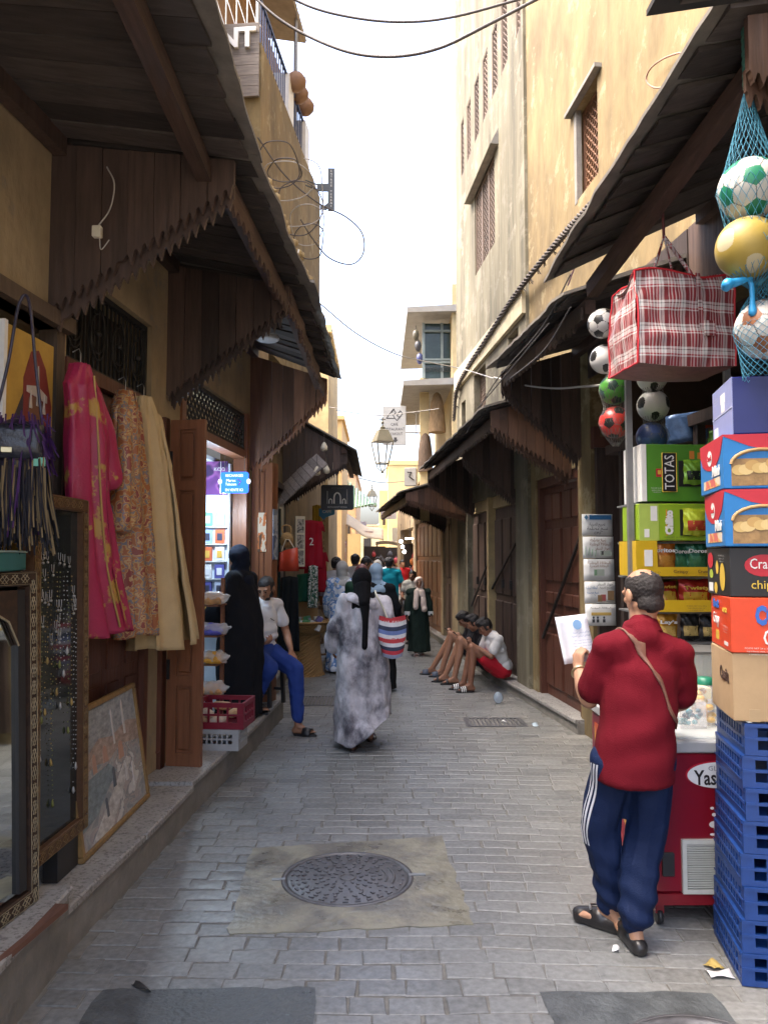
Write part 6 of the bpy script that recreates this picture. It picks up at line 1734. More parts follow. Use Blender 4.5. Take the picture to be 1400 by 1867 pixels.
for k in range(6):
    b = thing('soap_pack', 'white pack standing in the open brown carton', 'pack', M=TR(-1.25+.045*k, 11.95+.03*(k % 2), .94) @ RZ(.3*k) @ RXm(.2*(k%3)), group='packs in the brown carton')
    q = MB(); q.box(-.03,.03,-.04,.04,0,.09,bev=.004); q.build('carton', flat('pack %d' % (k % 2), [(.72,.72,.70),(.70,.68,.58)][k % 2], .4), b)
wt = thing('work_bench', 'old wooden bench with a cart wheel past the basket', 'bench', (-.98,13.2,.0), R(8))
OW = wood('old grey bench wood', (.20,.13,.08), .85)
q = MB(); q.box(-.2,.2,-.4,.4,.85,.9); q.build('top', OW, wt)
for sx in (-1,1):
    for sy in (-1,1): q = MB(); q.bar((sx*.17,sy*.36,0),(sx*.16,sy*.34,.85),.05,.05); q.build('leg', OW, wt)
q = MB(); q.tube([(.0,-.42,.35+.0)]+[(.25*cos(a),-.43,.36+.25*sin(a)) for a in np.linspace(0,2*pi,24)][0:0]+[(.25*cos(a),-.43,.36+.25*sin(a)) for a in np.linspace(0,2*pi,25)], .018, 6); 
for k in range(6): q.bar((0,-.43,.36),(.25*cos(k*pi/3),-.43,.36+.25*sin(k*pi/3)),.015,.015)
q.build('wheel', OW, wt)
# ================================================================== snack stall on the right
# ---- chest freezer
fz = thing('chest_freezer', 'red ice cream chest freezer on castors behind the man in red', 'freezer', (1.285,3.66,0), 0)
REDP = mat('glossy red freezer paint', (.20,.006,.016), .28, var=.12, scale=3, bump=.02, coat=.3)
FW, FD, FH = .66, 1.02, .80
q = MB(); q.box(0,FW,0,FD,.155,FH,bev=.012); q.build('body', REDP, fz)
q = MB(); q.box(-.012,FW+.012,-.014,FD+.012,FH,FH+.055,bev=.008); q.build('rim', flat('grey plastic rim', (.42,.43,.43), .4), fz)
q = MB(); q.box(.03,FW-.03,.03,FD-.03,FH+.056,FH+.064); q.build('glass_lid', glass_mat('freezer lid glass', .05, (.8,.85,.85), .45), fz)
q = MB(); q.box(-.006,FW+.006,-.006,FD+.006,.105,.155); q.build('base_rail', mat('dark red rail', (.22,.010,.018), .4), fz)
for (cx, cy) in ((.03,.04),(FW-.05,.04),(.03,FD-.06),(FW-.05,FD-.06)):
    q = MB(); q.box(cx-.02,cx+.02,cy-.015,cy+.035,.055,.105); c = q.build('castor', REDP, fz)
    q = MB(); q.lathe([(.012,-.012),(.034,-.012),(.036,0),(.034,.012),(.012,.012)], 16, TR(cx,cy,.037) @ RYm(pi/2)); q.build('wheel', BLACK, c)
GR = flat('pale vent plastic', (.55,.55,.50), .5)
q = MB(); gx0, gx1, gz0, gz1 = .125, .44, .16, .405
for (a,b,c,d) in ((gx0,gx1,gz0,gz0+.02),(gx0,gx1,gz1-.02,gz1),(gx0,gx0+.02,gz0+.02,gz1-.02),(gx1-.02,gx1,gz0+.02,gz1-.02)): q.box(a,b,-.02,-.001,c,d)
vg = q.build('vent_frame', GR, fz)
for k in range(19):
    q = MB(); z = gz0+.026+k*.0105; q.box(gx0+.02,gx1-.02,-.015,-.004,z,z+.0055); q.build('slat', GR, vg)
q = MB(); q.box((gx0+gx1)/2-.004,(gx0+gx1)/2+.004,-.019,-.016,gz0+.02,gz1-.02); q.build('rib', GR, vg)
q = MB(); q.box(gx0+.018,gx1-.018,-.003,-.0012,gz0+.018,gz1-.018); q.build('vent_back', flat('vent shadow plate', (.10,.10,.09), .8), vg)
q = MB(); q.box(.035,.09,-.012,.0,.235,.345,bev=.004); q.build('control_panel', BLACK, fz)
q = MB(); q.lathe([(0,0),(.152,0)], 40, TR(.305,-.003,.70) @ RXm(pi/2) @ Matrix.Diagonal((1,.42,1,1))); q.build('logo_edge', flat('logo red edge', (.45,.01,.03), .4), fz)
q = MB(); q.lathe([(0,0),(.146,0)], 40, TR(.307,-.005,.697) @ RXm(pi/2) @ Matrix.Diagonal((1,.41,1,1))); q.build('logo_plate', flat('logo white', (.76,.76,.76), .4), fz)
text('Yasmine', .095, face_front(.318,-.007,.683), flat('logo black', (.015,.012,.012), .5), fz, width=.25, bold=.0015); text('GLACES', .03, face_front(.32,-.007,.728), flat('logo grey', (.30,.30,.32), .5), fz, width=.12)
rnd = random.Random(3); SPL = flat('white splash', (.75,.74,.72), .4)
for (x, z, a, b) in ((.325,.52,.014,.012),(.275,.545,.009,.007),(.283,.515,.010,.008),(.325,.555,.012,.010),(.285,.47,.026,.016),(.32,.45,.04,.035),(.35,.48,.03,.04),(.275,.425,.013,.006),(.30,.435,.006,.005),(.31,.40,.012,.011),(.36,.42,.03,.02)):
    q = MB(); q.lathe([(0,0),(1,0)], 16, TR(x,-.0025-.0004*rnd.random(),z) @ RXm(pi/2) @ Matrix.Diagonal((a,b,1,1)) @ RZ(rnd.random())); q.build('splash_mark', SPL, fz)
# advert on the left side of the freezer
q = MB(); q.box(-.003,-.001,.05,FD-.06,.22,.74); q.build('side_print', print_mat('freezer side print', [(.36,.02,.03),(.50,.10,.04),(.60,.30,.05),(.30,.015,.03)], 3.5), fz)
text('Magic', .16, face_nx(-.0045,.42,.46), flat('cream print', (.7,.62,.42), .5), fz, width=.42, bold=.004)

# ---- stack of blue crates
CB = flat('blue crate plastic', (.012,.05,.21), .42, var=.15)
CW, CD, CH = .60, .44, .128
words = ['lowest','second lowest','third from the ground','fourth from the ground','fifth from the ground','third from the top','second from the top','topmost']
c0 = None; CC = Vector((1.455,3.17,0)); SR = R(-10)
for k in range(8):
    dx, dz = (.004*((k*7) % 3) - .004), k*(CH+.002)
    lab = 'blue plastic lattice crate, %s of the stack at right' % words[k]
    if c0 is None:
        c0 = crate(lab, tuple(CC + RZ(SR) @ Vector((CW/2,CD/2,.004))), SR, CW, CD, CH, CB, 9, 'stacked blue crates', tiers=2, rim=.016, foot=.022, ws=.009)
        for s_ in (-1,1):       # moulded bands
            q = MB(); q.box(-CW/2-.007,-CW/2-.0045,-CD/2,CD/2,.030,.036); q.build('band', CB, c0); break
    else: dup(c0, tuple(CC + RZ(SR) @ Vector((CW/2+dx+.005*k,CD/2,.004+dz))), SR + R(.6*((k % 3)-1)), lab)

# ---- cartons stacked on the crates
KRAFT = mat('kraft cardboard', (.42,.29,.16), .8, var=.1, scale=8, bump=.1)
def carton(name, label, cat, x, y, z, w, d, h, m, rz=0.0, group=None, bev=.004):
    if x < 1.48 and y < 3.3: x += .015; rz += SR
    t = thing(name, label, cat, (x, y, z), rz, group)
    q = MB(); q.box(0,w,0,d,0,h,bev=bev); q.build('carton', m, t); return t
def F(t, x0, x1, z0, z1, m, y=-.0015, name='print'):      # print on the front face
    q = MB(); q.box(x0,x1,y,.001,z0,z1); return q.build(name, m, t)
def S(t, y0, y1, z0, z1, m, x=-.0015, name='print'):      # print on the left side
    q = MB(); q.box(x,.001,y0,y1,z0,z1); return q.build(name, m, t)
def Fp(t, poly, m, y=-.002, name='print'):
    q = MB(); q.prism(poly, y, .001); return q.build(name, m, t)
def Sp(t, poly, m, x=-.002, name='print'):                # polygon in (y, z) on the left side
    q = MB(); n = len(poly); vs = [(x,p[0],p[1]) for p in poly]+[(.001,p[0],p[1]) for p in poly]
    q.add(vs, [tuple(range(n))[::-1], tuple(range(n,2*n))] + [(k,(k+1)%n,(k+1)%n+n,k+n) for k in range(n)]); return q.build(name, m, t)
Wt = flat('carton white print', (.72,.72,.70), .5); Rd = flat('carton red', (.46,.015,.03), .45); Yl = flat('carton yellow print', (.62,.42,.05), .5); Bk = flat('carton black', (.014,.013,.014), .45)
x0 = 1.475
k1_ = carton('cardboard_carton', 'plain kraft carton with dark logo on top of the blue crates', 'carton', x0-.04, 3.17, 1.05, .5, .40, .275, KRAFT, R(-2))
text('Gaufrette', .05, face_front(.25,-.003,.17) , flat('dark brown print', (.06,.03,.02), .6), k1_, width=.2); text('Cassita', .075, face_nx(-.003,.14,.17), flat('dark brown print', (.06,.03,.02), .6), k1_, width=.16, bold=.002)
q = MB(); q.box(.06,.1,-.0015,.001,.0,.05); q.build('tape', flat('tape', (.38,.27,.15), .3), k1_)
k2 = carton('snack_carton', 'orange red biscuit carton above the kraft carton', 'carton', x0-.045, 3.165, 1.327, .50, .40, .225, flat('orange red carton', (.62,.055,.012), .4), R(-3))
text('COOKY', .10, face_front(.20,-.003,.15), flat('blue print letters', (.03,.12,.45), .4), k2, width=.22, bold=.006); text('Crispy', .10, face_front(.22,-.003,.06), Wt, k2, width=.2)
text('Crispy', .07, face_nx(-.003,.28,.12), Wt, k2, width=.12); text('Biscuit', .045, face_nx(-.003,.28,.185), flat('blue print letters', (.03,.12,.45), .4), k2, width=.12, bold=.003); text('sante', .04, face_nx(-.003,.10,.17), Yl, k2, width=.08); S(k2,.24,.30,.03,.07,Yl); S(k2,.06,.13,.02,.035,Wt)
k3 = carton('snack_carton', 'black crisps carton above the orange red carton', 'carton', x0-.04, 3.17, 1.554, .50, .40, .205, Bk, R(-1))
for (yy, zz, a, b, mm) in ((.33,.15,.05,.035,Rd),(.21,.12,.025,.03,Yl),(.12,.08,.045,.06,Yl),(.24,.03,.03,.025,Yl),(.32,.09,.035,.02,flat('lime print', (.35,.45,.05), .5))):
    q = MB(); q.lathe([(0,0),(1,0)], 14, TR(-.0025,yy,zz) @ RYm(-pi/2) @ Matrix.Diagonal((b,a,1,1))); q.build('print', mm, k3)
S(k3,.30,.37,.012,.05,Wt)
q = MB(); q.lathe([(0,0),(1,0)], 18, TR(.13,-.0025,.13) @ RXm(pi/2) @ Matrix.Diagonal((.075,.045,1,1))); q.build('print', Rd, k3)
text('Crack', .06, face_front(.13,-.004,.135), Wt, k3, width=.11); text('chips', .05, face_front(.13,-.003,.05), Yl, k3, width=.1)
def puff_box(label, z, h, rz, open_=False):
    t = carton('snack_carton', label, 'carton', x0-.065, 3.15, z, .52, .42, h, flat('carton blue', (.012,.17,.46), .4), rz)
    Fp(t, [(.0,h),(.0,h*.97),(.10,h*.78),(.22,h*.66),(.36,h*.62),(.52,h*.61),(.52,h)], Rd)
    Sp(t, [(.42,h),(.41,h*.75),(.36,h*.55),(.27,h*.45),(.21,h*.43),(.14,h*.46),(.05,h*.65),(.0,h*.94),(.0,h)], Rd)
    F(t, .03,.52,.012,h*.55, mat('basket photo print', (.30,.18,.07), .5, var=.4, scale=30, bump=.1))
    for j in range(16):
        q = MB(); rnd = random.Random(j); q.lathe([(0,0),(1,0)], 12, TR(.06+.026*j,-.0035-.0002*j,h*(.26+.22*sin(j*.2)*rnd.random()+.08)) @ RXm(pi/2) @ Matrix.Diagonal((.03,.022,1,1)) @ RZ(j)); q.build('snack_picture', flat('puff %d' % (j % 3), [(.55,.38,.14),(.62,.46,.20),(.48,.30,.10)][j % 3], .5), t)
    q = MB(); q.tube([(.10+.12*cos(a)+.05,-.003,h*.45+.06*sin(a)) for a in np.linspace(0,pi,12)], .008, 5); q.build('basket_handle_print', flat('handle print', (.40,.25,.10), .5), t)
    q = MB(); q.lathe([(0,0),(1,0)], 16, TR(-.003,.23,h*.68) @ RYm(-pi/2) @ Matrix.Diagonal((.035,.045,1,1))); q.build('print', Wt, t)
    text('Snack', .035, face_nx(-.0045,.23,h*.68), Rd, t, width=.07); text('Mini', .06, face_nx(-.0035,.12,h*.38), Wt, t, width=.13, bold=.003)
    S(t, .06,.36,.02,h*.26, print_mat('ad picture', [(.55,.12,.10),(.62,.40,.12),(.66,.55,.42)], 14))
    return t
puff_box('lower red and blue puffed snack carton with basket picture', 1.762, .235, R(-3))
puff_box('upper red and blue puffed snack carton with basket picture', 2.0, .225, R(-1))
k6 = carton('tea_carton', 'lavender and navy carton on the top of the stack at right', 'carton', x0-.02, 3.15, 2.228, .5, .36, .24, flat('navy carton', (.012,.016,.12), .35), R(-2))
S(k6, .0,.36,.0,.24, flat('lavender side', (.26,.29,.52), .35), x=-.003)
q = MB(); q.box(-.0045,-.003,.12,.20,.16,.20); q.box(-.0045,-.003,.13,.19,.12,.16); q.build('cup_print', Wt, k6); S(k6,.26,.33,.02,.07,Wt,x=-.005); S(k6,.0,.36,.112,.117,flat('lavender edge', (.5,.52,.7), .3),x=-.005)

# ---- shelf unit with crisps boxes behind the freezer
su = thing('stall_shelf', 'tall stall shelf behind the freezer carrying crisps boxes', 'shelf', (1.54,4.72,0), 0)
for (x) in (0,.62):
    q = MB(); q.box(x,x+.035,0,.035,0,2.9); q.build('post', mat('grey steel post', (.22,.22,.22), .5, metal=.5), su)
for z in (.86,1.20,1.385,1.60,1.815,2.055):
    q = MB(); q.box(.036,.62,.0,.34,z-.014,z-.002); q.build('shelf_board', mat('grey steel post', (.22,.22,.22)), su)
GRN = flat('bright green carton', (.075,.24,.02), .4); LIM = flat('lime carton', (.25,.40,.02), .4); YEL = flat('yellow carton', (.55,.36,.015), .4)
def foil_bag(label, x, y, z, w, h, m, m2, rz=0, word=None, wm=None, tilt=0.0, group='snack bags in the stall boxes'):
    t = thing('snack_bag', label, 'snack bag', M=TR(x, y, z) @ RZ(rz) @ RXm(tilt), group=group)
    rows = []; n = 11
    for side in (1,-1):
        R_ = []
        for v in np.linspace(0,1,13):
            pv = (sin(pi*v)**.6); R_.append([((u-.5)*w*(1-.04*pv), side*(-.5)*w*.42*pv*(sin(pi*u)**.7) + .006*sin(17*u+13*v), v*h + .004*sin(9*u)) for u in np.linspace(0,1,n)])
        rows.append(R_)
    q = MB(); q.grid(rows[0]); q.grid(rows[1], flip=True); q.build('foil', m, t)
    q = MB(); 
    R_ = [[((u-.5)*w*.96, -.5*w*.42*(sin(pi*v)**.6)*(sin(pi*u)**.7) - .003 + .006*sin(17*u+13*v), v*h) for u in np.linspace(.12,.88,7)] for v in np.linspace(.18,.55,6)]
    q.grid(R_); q.build('picture', m2, t)
    if word: text(word, h*.17, TR(0,-.5*w*.42-.006,h*.70) @ FRONT, wm or WHITE, t, width=w*.8, bold=.001)
    return t
def foil(name, c, **k): return mat(name, c, .25, var=.3, scale=14, bump=.25, metal=.25, **k)
# large green carton turned on its side, with a torn window
tb_ = carton('snack_carton', 'large green TOTAS carton lying on its side on the shelf', 'carton', 1.605,4.66,2.058,.47,.30,.35,GRN, R(2))
F(tb_, .13,.215,.06,.295, Bk, -.0025, 'label_plate'); q = MB(); q.tube([(.128,-.003,.058),(.217,-.003,.058),(.217,-.003,.297),(.128,-.003,.297),(.128,-.003,.058)], .003, 4); q.build('label_border', Yl, tb_)
text('TOTAS', .085, TR(.175,-.0045,.178) @ RYm(-pi/2) @ FRONT, Wt, tb_, width=.21)
F(tb_, .23,.40,.09,.25, Bk, -.002, 'torn_window'); F(tb_, .09,.125,.15,.20, Rd); F(tb_,.10,.12,.165,.19,Yl,-.003); F(tb_,.30,.33,.26,.31,flat('orange print', (.65,.22,.03), .5)); F(tb_,.35,.37,.26,.30,flat('orange print', (.65,.22,.03), .5))
F(tb_, -.0,.03,.0,.35, Wt, -.003, 'white_edge'); S(tb_, 0,.30,0,.35,Wt)
foil_bag('green foil bag poking out of the TOTAS carton', 1.605+.31, 4.64, 2.058+.10, .13,.15, foil('green foil', (.16,.33,.03)), foil('dark foil print', (.02,.03,.02)), R(5))
cc = carton('snack_carton', 'lime green crisps carton under the TOTAS carton', 'carton', 1.585,4.66,1.818,.50,.30,.225,LIM, R(1))
text('Chilito', .06, TR(.185,-.003,.11) @ RYm(-pi/2) @ FRONT, Wt, cc, width=.15, bold=.004); F(cc,.165,.17,.03,.19,flat('orange print', (.65,.22,.03), .5)); F(cc,.25,.44,.03,.19,Bk,-.002,'window'); F(cc,0,.12,.0,.225,flat('pale lime flap', (.38,.50,.10), .4),-.002); F(cc,.07,.11,.12,.21,Wt,-.003); F(cc,.03,.06,.02,.07,Wt,-.003)
foil_bag('lime crisps bag with red print in the window of the lime carton', 1.585+.345, 4.645, 1.818+.03, .17,.165, foil('lime foil', (.40,.48,.03)), foil('red foil print', (.50,.07,.03)))
cd = thing('snack_carton', 'yellow open display carton holding three crisps bags', 'carton', (1.56,4.66,1.602), R(1))
q = MB(); q.box(0,.52,.28,.30,0,.215); q.box(0,.012,0,.28,0,.215); q.box(.508,.52,0,.28,0,.215); q.box(.012,.508,0,.28,0,.012); q.box(.0,.52,-.008,-.0005,0,.055); q.box(.0,.13,-.008,-.0005,.055,.215); q.box(.46,.52,-.008,-.0005,.055,.215); q.build('carton', YEL, cd)
F(cd,.05,.10,.06,.16,Wt,-.010); text('Crispy', .028, face_front(.27,-.0095,.028), flat('brown print', (.12,.06,.02), .6), cd, width=.09); text('Crunchy', .028, face_front(.42,-.0095,.028), flat('brown print', (.12,.06,.02), .6), cd, width=.09)
foil_bag('orange Doritos bag in the yellow display carton', 1.56+.20, 4.74, 1.615, .145,.205, foil('orange foil', (.52,.17,.03)), foil('orange foil print', (.60,.30,.06)), 0, 'oritos', WHITE)
foil_bag('green crisps bag in the middle of the yellow display carton', 1.56+.315, 4.78, 1.615, .12,.195, foil('dark green foil', (.02,.13,.07)), foil('green foil print', (.05,.20,.10)), 0, 'Doros', WHITE)
foil_bag('large green crisps bag at the right in the yellow display carton', 1.56+.41, 4.76, 1.615, .135,.20, foil('dark green foil', (.02,.13,.07)), foil('green foil print', (.05,.20,.10)), R(-6), 'Doros', WHITE)
ce = thing('snack_carton', 'lower yellow display carton with red snack bags', 'carton', (1.70,4.66,1.387), R(1))
q = MB(); q.box(0,.38,.28,.30,0,.19); q.box(0,.012,0,.28,0,.19); q.box(.368,.38,0,.28,0,.19); q.box(.012,.368,0,.28,0,.012); q.box(.0,.38,-.008,-.0005,0,.07); q.build('carton', YEL, ce)
foil_bag('red snack bag lying at the left of the lower yellow carton', 1.78, 4.74, 1.41, .15,.17, foil('red foil', (.42,.03,.02)), foil('yellow foil print', (.60,.40,.05)), 0, 'Twist', Yl, -.4)
foil_bag('red snack bag standing at the right of the lower yellow carton', 1.95, 4.76, 1.41, .20,.17, foil('red foil', (.42,.03,.02)), foil('yellow foil print', (.60,.40,.05)), 0, 'Twisty', Yl)
foil_bag('orange Lays bag on the low shelf', 1.77, 4.74, 1.205, .13,.165, foil('amber foil', (.50,.25,.03)), foil('amber foil print', (.62,.42,.12)), 0, "Lay's", WHITE)
foil_bag('black crisps bag with potato print on the low shelf', 1.92, 4.76, 1.205, .12,.165, foil('black foil', (.02,.02,.02)), foil('potato foil print', (.60,.45,.16)))
foil_bag('second black crisps bag at the right of the low shelf', 2.04, 4.76, 1.205, .12,.15, foil('black foil', (.02,.02,.02)), foil('potato foil print', (.60,.45,.16)))
gc = thing('glass_case', 'small glass counter case with plastic sheet above the freezer', 'glass case', (1.56,4.30,.875), 0)
q = MB(); q.box(0,.55,.0,.008,0,.30); q.box(0,.008,.008,.36,0,.30); q.box(.542,.55,.008,.36,0,.30); q.build('pane', glass_mat('case glass', .05, (.8,.85,.85), .3), gc)
q = MB(); q.box(0,.55,0,.36,.301,.315); q.build('top', mat('grey steel post', (.22,.22,.22)), gc)
jr = thing('candy_jar', 'clear jar of yellow sweets with green lid on the freezer', 'jar', (1.675,3.98,.866), 0)
q = MB(); q.lathe([(.055,0),(.06,.02),(.06,.17),(.04,.20)], 20); q.build('glass', glass_mat('jar glass', .05, (.9,.9,.9), .25), jr)
for k in range(14):
    rnd = random.Random(k); q = MB(); a = rnd.uniform(0,6.3); q.sphere((.03*cos(a),.03*sin(a),.025+.0105*k), (.024,.022,.018), 8); q.build('sweet', flat('yellow sweet %d' % (k % 2), [(.62,.36,.02),(.60,.25,.02)][k % 2], .3), jr)
q = MB(); q.lathe([(.042,.20),(.042,.235),(.0,.235)], 18); q.build('lid', flat('green lid', (.02,.20,.12), .4), jr)
cx_ = thing('candy_tub', 'clear tub of blue wrapped sweets on the freezer', 'tub', (1.50,3.86,.866), 0)
q = MB(); q.box(0,.13,0,.004,0,.13); q.box(0,.004,.004,.12,0,.13); q.box(.126,.13,.004,.12,0,.13); q.build('tub', glass_mat('jar glass'), cx_)
for k in range(26):
    rnd = random.Random(k+50); q = MB(); q.sphere((rnd.uniform(.02,.11),rnd.uniform(.02,.10),rnd.uniform(.015,.085)), (.016,.013,.012), 6); q.build('sweet', foil('blue sweet %d' % (k % 3), [(.02,.16,.24),(.05,.25,.30),(.02,.08,.14)][k % 3]), cx_)
wb = carton('wafer_carton', 'cream wafer carton behind the jar of sweets', 'carton', 1.585,4.16,.868,.20,.14,.15,flat('cream carton', (.66,.62,.38), .5))
F(wb,.0,.20,.0,.09,Wt); F(wb,.09,.17,.02,.08,print_mat('wafer print', [(.08,.04,.02),(.35,.25,.15),(.66,.62,.5)], 22), -.003)
# things at the back of the stall
for i, (px, py, Y, w, h, c, lab) in enumerate(((1250,785,5.3,.28,.20,(.10,.18,.36),'blue film wrapped pack behind the TOTAS carton'),(1310,808,4.9,.12,.16,(.10,.25,.04),'narrow green pack behind the snack cartons'),(1300,765,5.2,.16,.10,(.42,.06,.02),'red paper twist hung behind the lavender carton'))):
    c3_ = P(px, py, Y); t = thing('wrapped_pack', lab, 'pack', (c3_.x-w/2, c3_.y, c3_.z-h/2), R(-5+8*i))
    q = MB(); q.grid([[(u*w, -.02*sin(pi*u)-.01*sin(12*u+5*v), v*h + .04*u*(1 if i == 0 else 0)) for u in np.linspace(0,1,9)] for v in np.linspace(0,1,7)]); o = q.build('film', foil('pack foil %d' % i, c), t); o.modifiers.new('t','SOLIDIFY').thickness = .05
sb = thing('stall_shelf', 'dark wooden beam and shelf at the back of the stall', 'shelf', RF(3.2,.05,0), AR)
q = MB(); q.box(.0,.5,0,3.6,2.62,2.70); q.build('shelf_board', WD_DARK, sb); q = MB(); q.box(.02,.08,2.0,2.06,.0,2.62); q.box(.02,.08,3.3,3.36,0,2.62); q.build('post', WD_DARK, sb)
for k in range(7):
    q = MB(); q.box(.45,.5,.1+k*.5,.1+k*.5+.46,.2,2.6); q.build('back_plank', WD_OLD, sb)
pl = thing('metal_pole', 'slim grey metal pole beside the paper notices', 'pole', P(1152,1150,6.6), 0)
q = MB(); q.tube([(0,0,-1.1),(0,0,1.2)], .022, 10); q.build('pole', STEEL, pl)

# ---- paper notices on the dark door leaf
labs = ['top notice with blue banner on the dark door leaf','second notice with brown heading on the dark door leaf','third notice with small card picture on the dark leaf','fourth notice with blue and brown booklets','lowest notice with yellow bar and small figures']
ar = ['ﺔﺒﻳﺮﻀﻟا ﺢﻳﺮﺼﺗ','ﺔﺤﻠﺼﻣ ﺦﺴﻧ','ﺔﻴﻨﻃﻮﻟا ﺔﻗﺎﻄﺒﻟا','ﺮﻔﺴﻟا زاﻮﺟ','ﺔﻴﻨﻬﻤﻟا ﺔﻗﺎﻄﺒﻟا']
PAP = flat('notice paper', (.80,.81,.80), .7, bump=0)
nm0 = RF(7.19,0,0); lx = Vector((cos(AR), sin(AR), 0))
for k in range(5):
    c_ = P(1088+k*1.6, 957+k*41, 7.17)
    n_ = thing('paper_notice', labs[k], 'notice', (c_.x, c_.y, c_.z), AR, 'paper notices on the dark door leaf')
    q = MB(); q.grid([[(x, -.002-.0008*sin(4*x+k), z) for x in np.linspace(-.147,.147,5)] for z in np.linspace(-.101,.101,4)]); o = q.build('sheet', PAP, n_); o.modifiers.new('t','SOLIDIFY').thickness = .002
    ink = flat('notice ink', (.06,.06,.07), .7, bump=0); br = flat('notice brown ink', (.30,.16,.10), .7, bump=0); gn = flat('notice green print', (.20,.36,.22), .7, bump=0); bl = flat('notice blue print', (.04,.18,.42), .6, bump=0)
    yq = -.0065
    if k == 0:
        F(n_, -.075,.135,.050,.092, bl, yq); Fp(n_, [(-.125,.070),(-.105,.093),(-.085,.070),(-.105,.047)], flat('notice pale blue', (.12,.30,.48), .6, bump=0), yq-.001)
        text(ar[0], .04, face_front(.0,yq,.005), ink, n_, ext=0, width=.15); text(ar[1], .04, face_front(.0,yq,-.035), ink, n_, ext=0, width=.20); text('CPU', .034, face_front(0,yq,-.078), ink, n_, ext=0)
    elif k == 1:
        text(ar[1], .05, face_front(.0,yq,.07), br, n_, ext=0, width=.15); text(ar[2], .04, face_front(.02,yq,.03), br, n_, ext=0, width=.20); text(ar[3], .04, face_front(.04,yq,-.01), br, n_, ext=0, width=.14)
        for j in range(4): q = MB(); q.bar((-.12+.033*j,yq,.01-.012*j),(-.128+.033*j,yq,-.07-.005*j),.012,.001); q.build('print', gn, n_)
        F(n_, .02,.13,-.08,-.03, flat('notice pale print', (.45,.52,.45), .7, bump=0), yq); F(n_, .03,.05,-.07,-.035, ink, yq-.001)
    elif k == 2:
        text(ar[2], .034, face_front(.0,yq,.065), br, n_, ext=0, width=.22); text(ar[4], .03, face_front(.0,yq,.035), br, n_, ext=0, width=.18)
        F(n_, -.05,.05,-.055,.005, flat('notice pale print', (.45,.52,.45), .7, bump=0), yq); F(n_, -.045,-.02,-.05,-.0, gn, yq-.001)
    elif k == 3:
        text(ar[3], .034, face_front(.05,yq,.075), ink, n_, ext=0, width=.15); text(ar[0], .03, face_front(.06,yq,.045), ink, n_, ext=0, width=.12); text(ar[2], .04, face_front(-.08,yq,.045), bl, n_, ext=0, width=.11); text(ar[1], .04, face_front(-.07,yq,.0), bl, n_, ext=0, width=.11)
        F(n_, .01,.055,-.08,-.02, flat('notice red booklet', (.40,.10,.10), .6, bump=0), yq); F(n_, -.02,.02,-.085,-.025, flat('notice brown booklet', (.25,.16,.08), .6, bump=0), yq-.001); F(n_, .075,.135,-.075,.015, flat('notice brown booklet', (.25,.16,.08), .6, bump=0), yq)
    else:
        F(n_, -.09,.10,-.005,.022, flat('notice yellow bar', (.60,.42,.12), .6, bump=0), yq); text(ar[4], .022, face_front(0,yq,.065), ink, n_, ext=0, width=.2)
        for j in (-.07,-.03,.03): q = MB(); q.sphere((j,yq,-.025), (.010,.001,.012), 8); q.box(j-.012,j+.012,yq-.0005,yq+.0005,-.07,-.04); q.build('print', ink, n_)

# ---- chequered bag
def plaid(ax_):
    m = bpy.data.materials.new('red white plaid weave'); m.use_nodes = True
    nt = m.node_tree; b = nt.nodes['Principled BSDF']; L = nt.links.new; N = nt.nodes.new
    tc = N('ShaderNodeTexCoord').outputs['Object']; sp = N('ShaderNodeSeparateXYZ'); L(tc, sp.inputs[0])
    ad = N('ShaderNodeMath'); ad.operation = 'ADD'; L(sp.outputs[ax_], ad.inputs[0]); ad.inputs[1].default_value = .03
    def stripes(src, period, cols):
        mu = N('ShaderNodeMath'); mu.operation = 'MULTIPLY'; mu.inputs[1].default_value = 1/period; L(src, mu.inputs[0])
        fr = N('ShaderNodeMath'); fr.operation = 'FRACT'; L(mu.outputs[0], fr.inputs[0])
        cr = N('ShaderNodeValToRGB'); cr.color_ramp.interpolation = 'CONSTANT'
        while len(cr.color_ramp.elements) < len(cols): cr.color_ramp.elements.new(.5)
        for i, (p, c) in enumerate(cols): cr.color_ramp.elements[i].position = p; cr.color_ramp.elements[i].color = (*c, 1)
        L(fr.outputs[0], cr.inputs['Fac']); return cr.outputs['Color']
    Rr, W_, G_, M_ = (.36,.028,.042), (.62,.60,.58), (.08,.085,.09), (.20,.035,.04)
    v = stripes(ad.outputs[0], .115, [(0,Rr),(.10,W_),(.16,M_),(.26,W_),(.30,Rr),(.36,W_),(.46,G_),(.49,W_),(.60,M_),(.80,W_),(.84,Rr),(.93,W_)])
    h = stripes(sp.outputs['Z'], .125, [(0,M_),(.30,W_),(.36,Rr),(.42,W_),(.58,G_),(.62,W_),(.72,M_)])
    mx = N('ShaderNodeMix'); mx.data_type = 'RGBA'; mx.inputs['Factor'].default_value = .5; L(v, mx.inputs['A']); L(h, mx.inputs['B'])
    L(mx.outputs['Result'], b.inputs['Base Color']); b.inputs['Roughness'].default_value = .32
    nz = N('ShaderNodeTexNoise'); nz.inputs['Scale'].default_value = 9; nz.inputs['Detail'].default_value = 3; L(tc, nz.inputs['Vector'])
    bp = N('ShaderNodeBump'); bp.inputs['Strength'].default_value = .5; bp.inputs['Distance'].default_value = .02; L(nz.outputs['Fac'], bp.inputs['Height']); L(bp.outputs['Normal'], b.inputs['Normal'])
    return m
PLAID = plaid('X'); PLAIDY = plaid('Y'); PIPE = flat('red piping', (.50,.02,.03), .4)
bg = thing('chequered_bag', 'big red and white chequered laundry bag hanging under the right canopy', 'bag', (1.355,3.96,2.735), R(7))
BW, BD, BH = .55, .36, .50
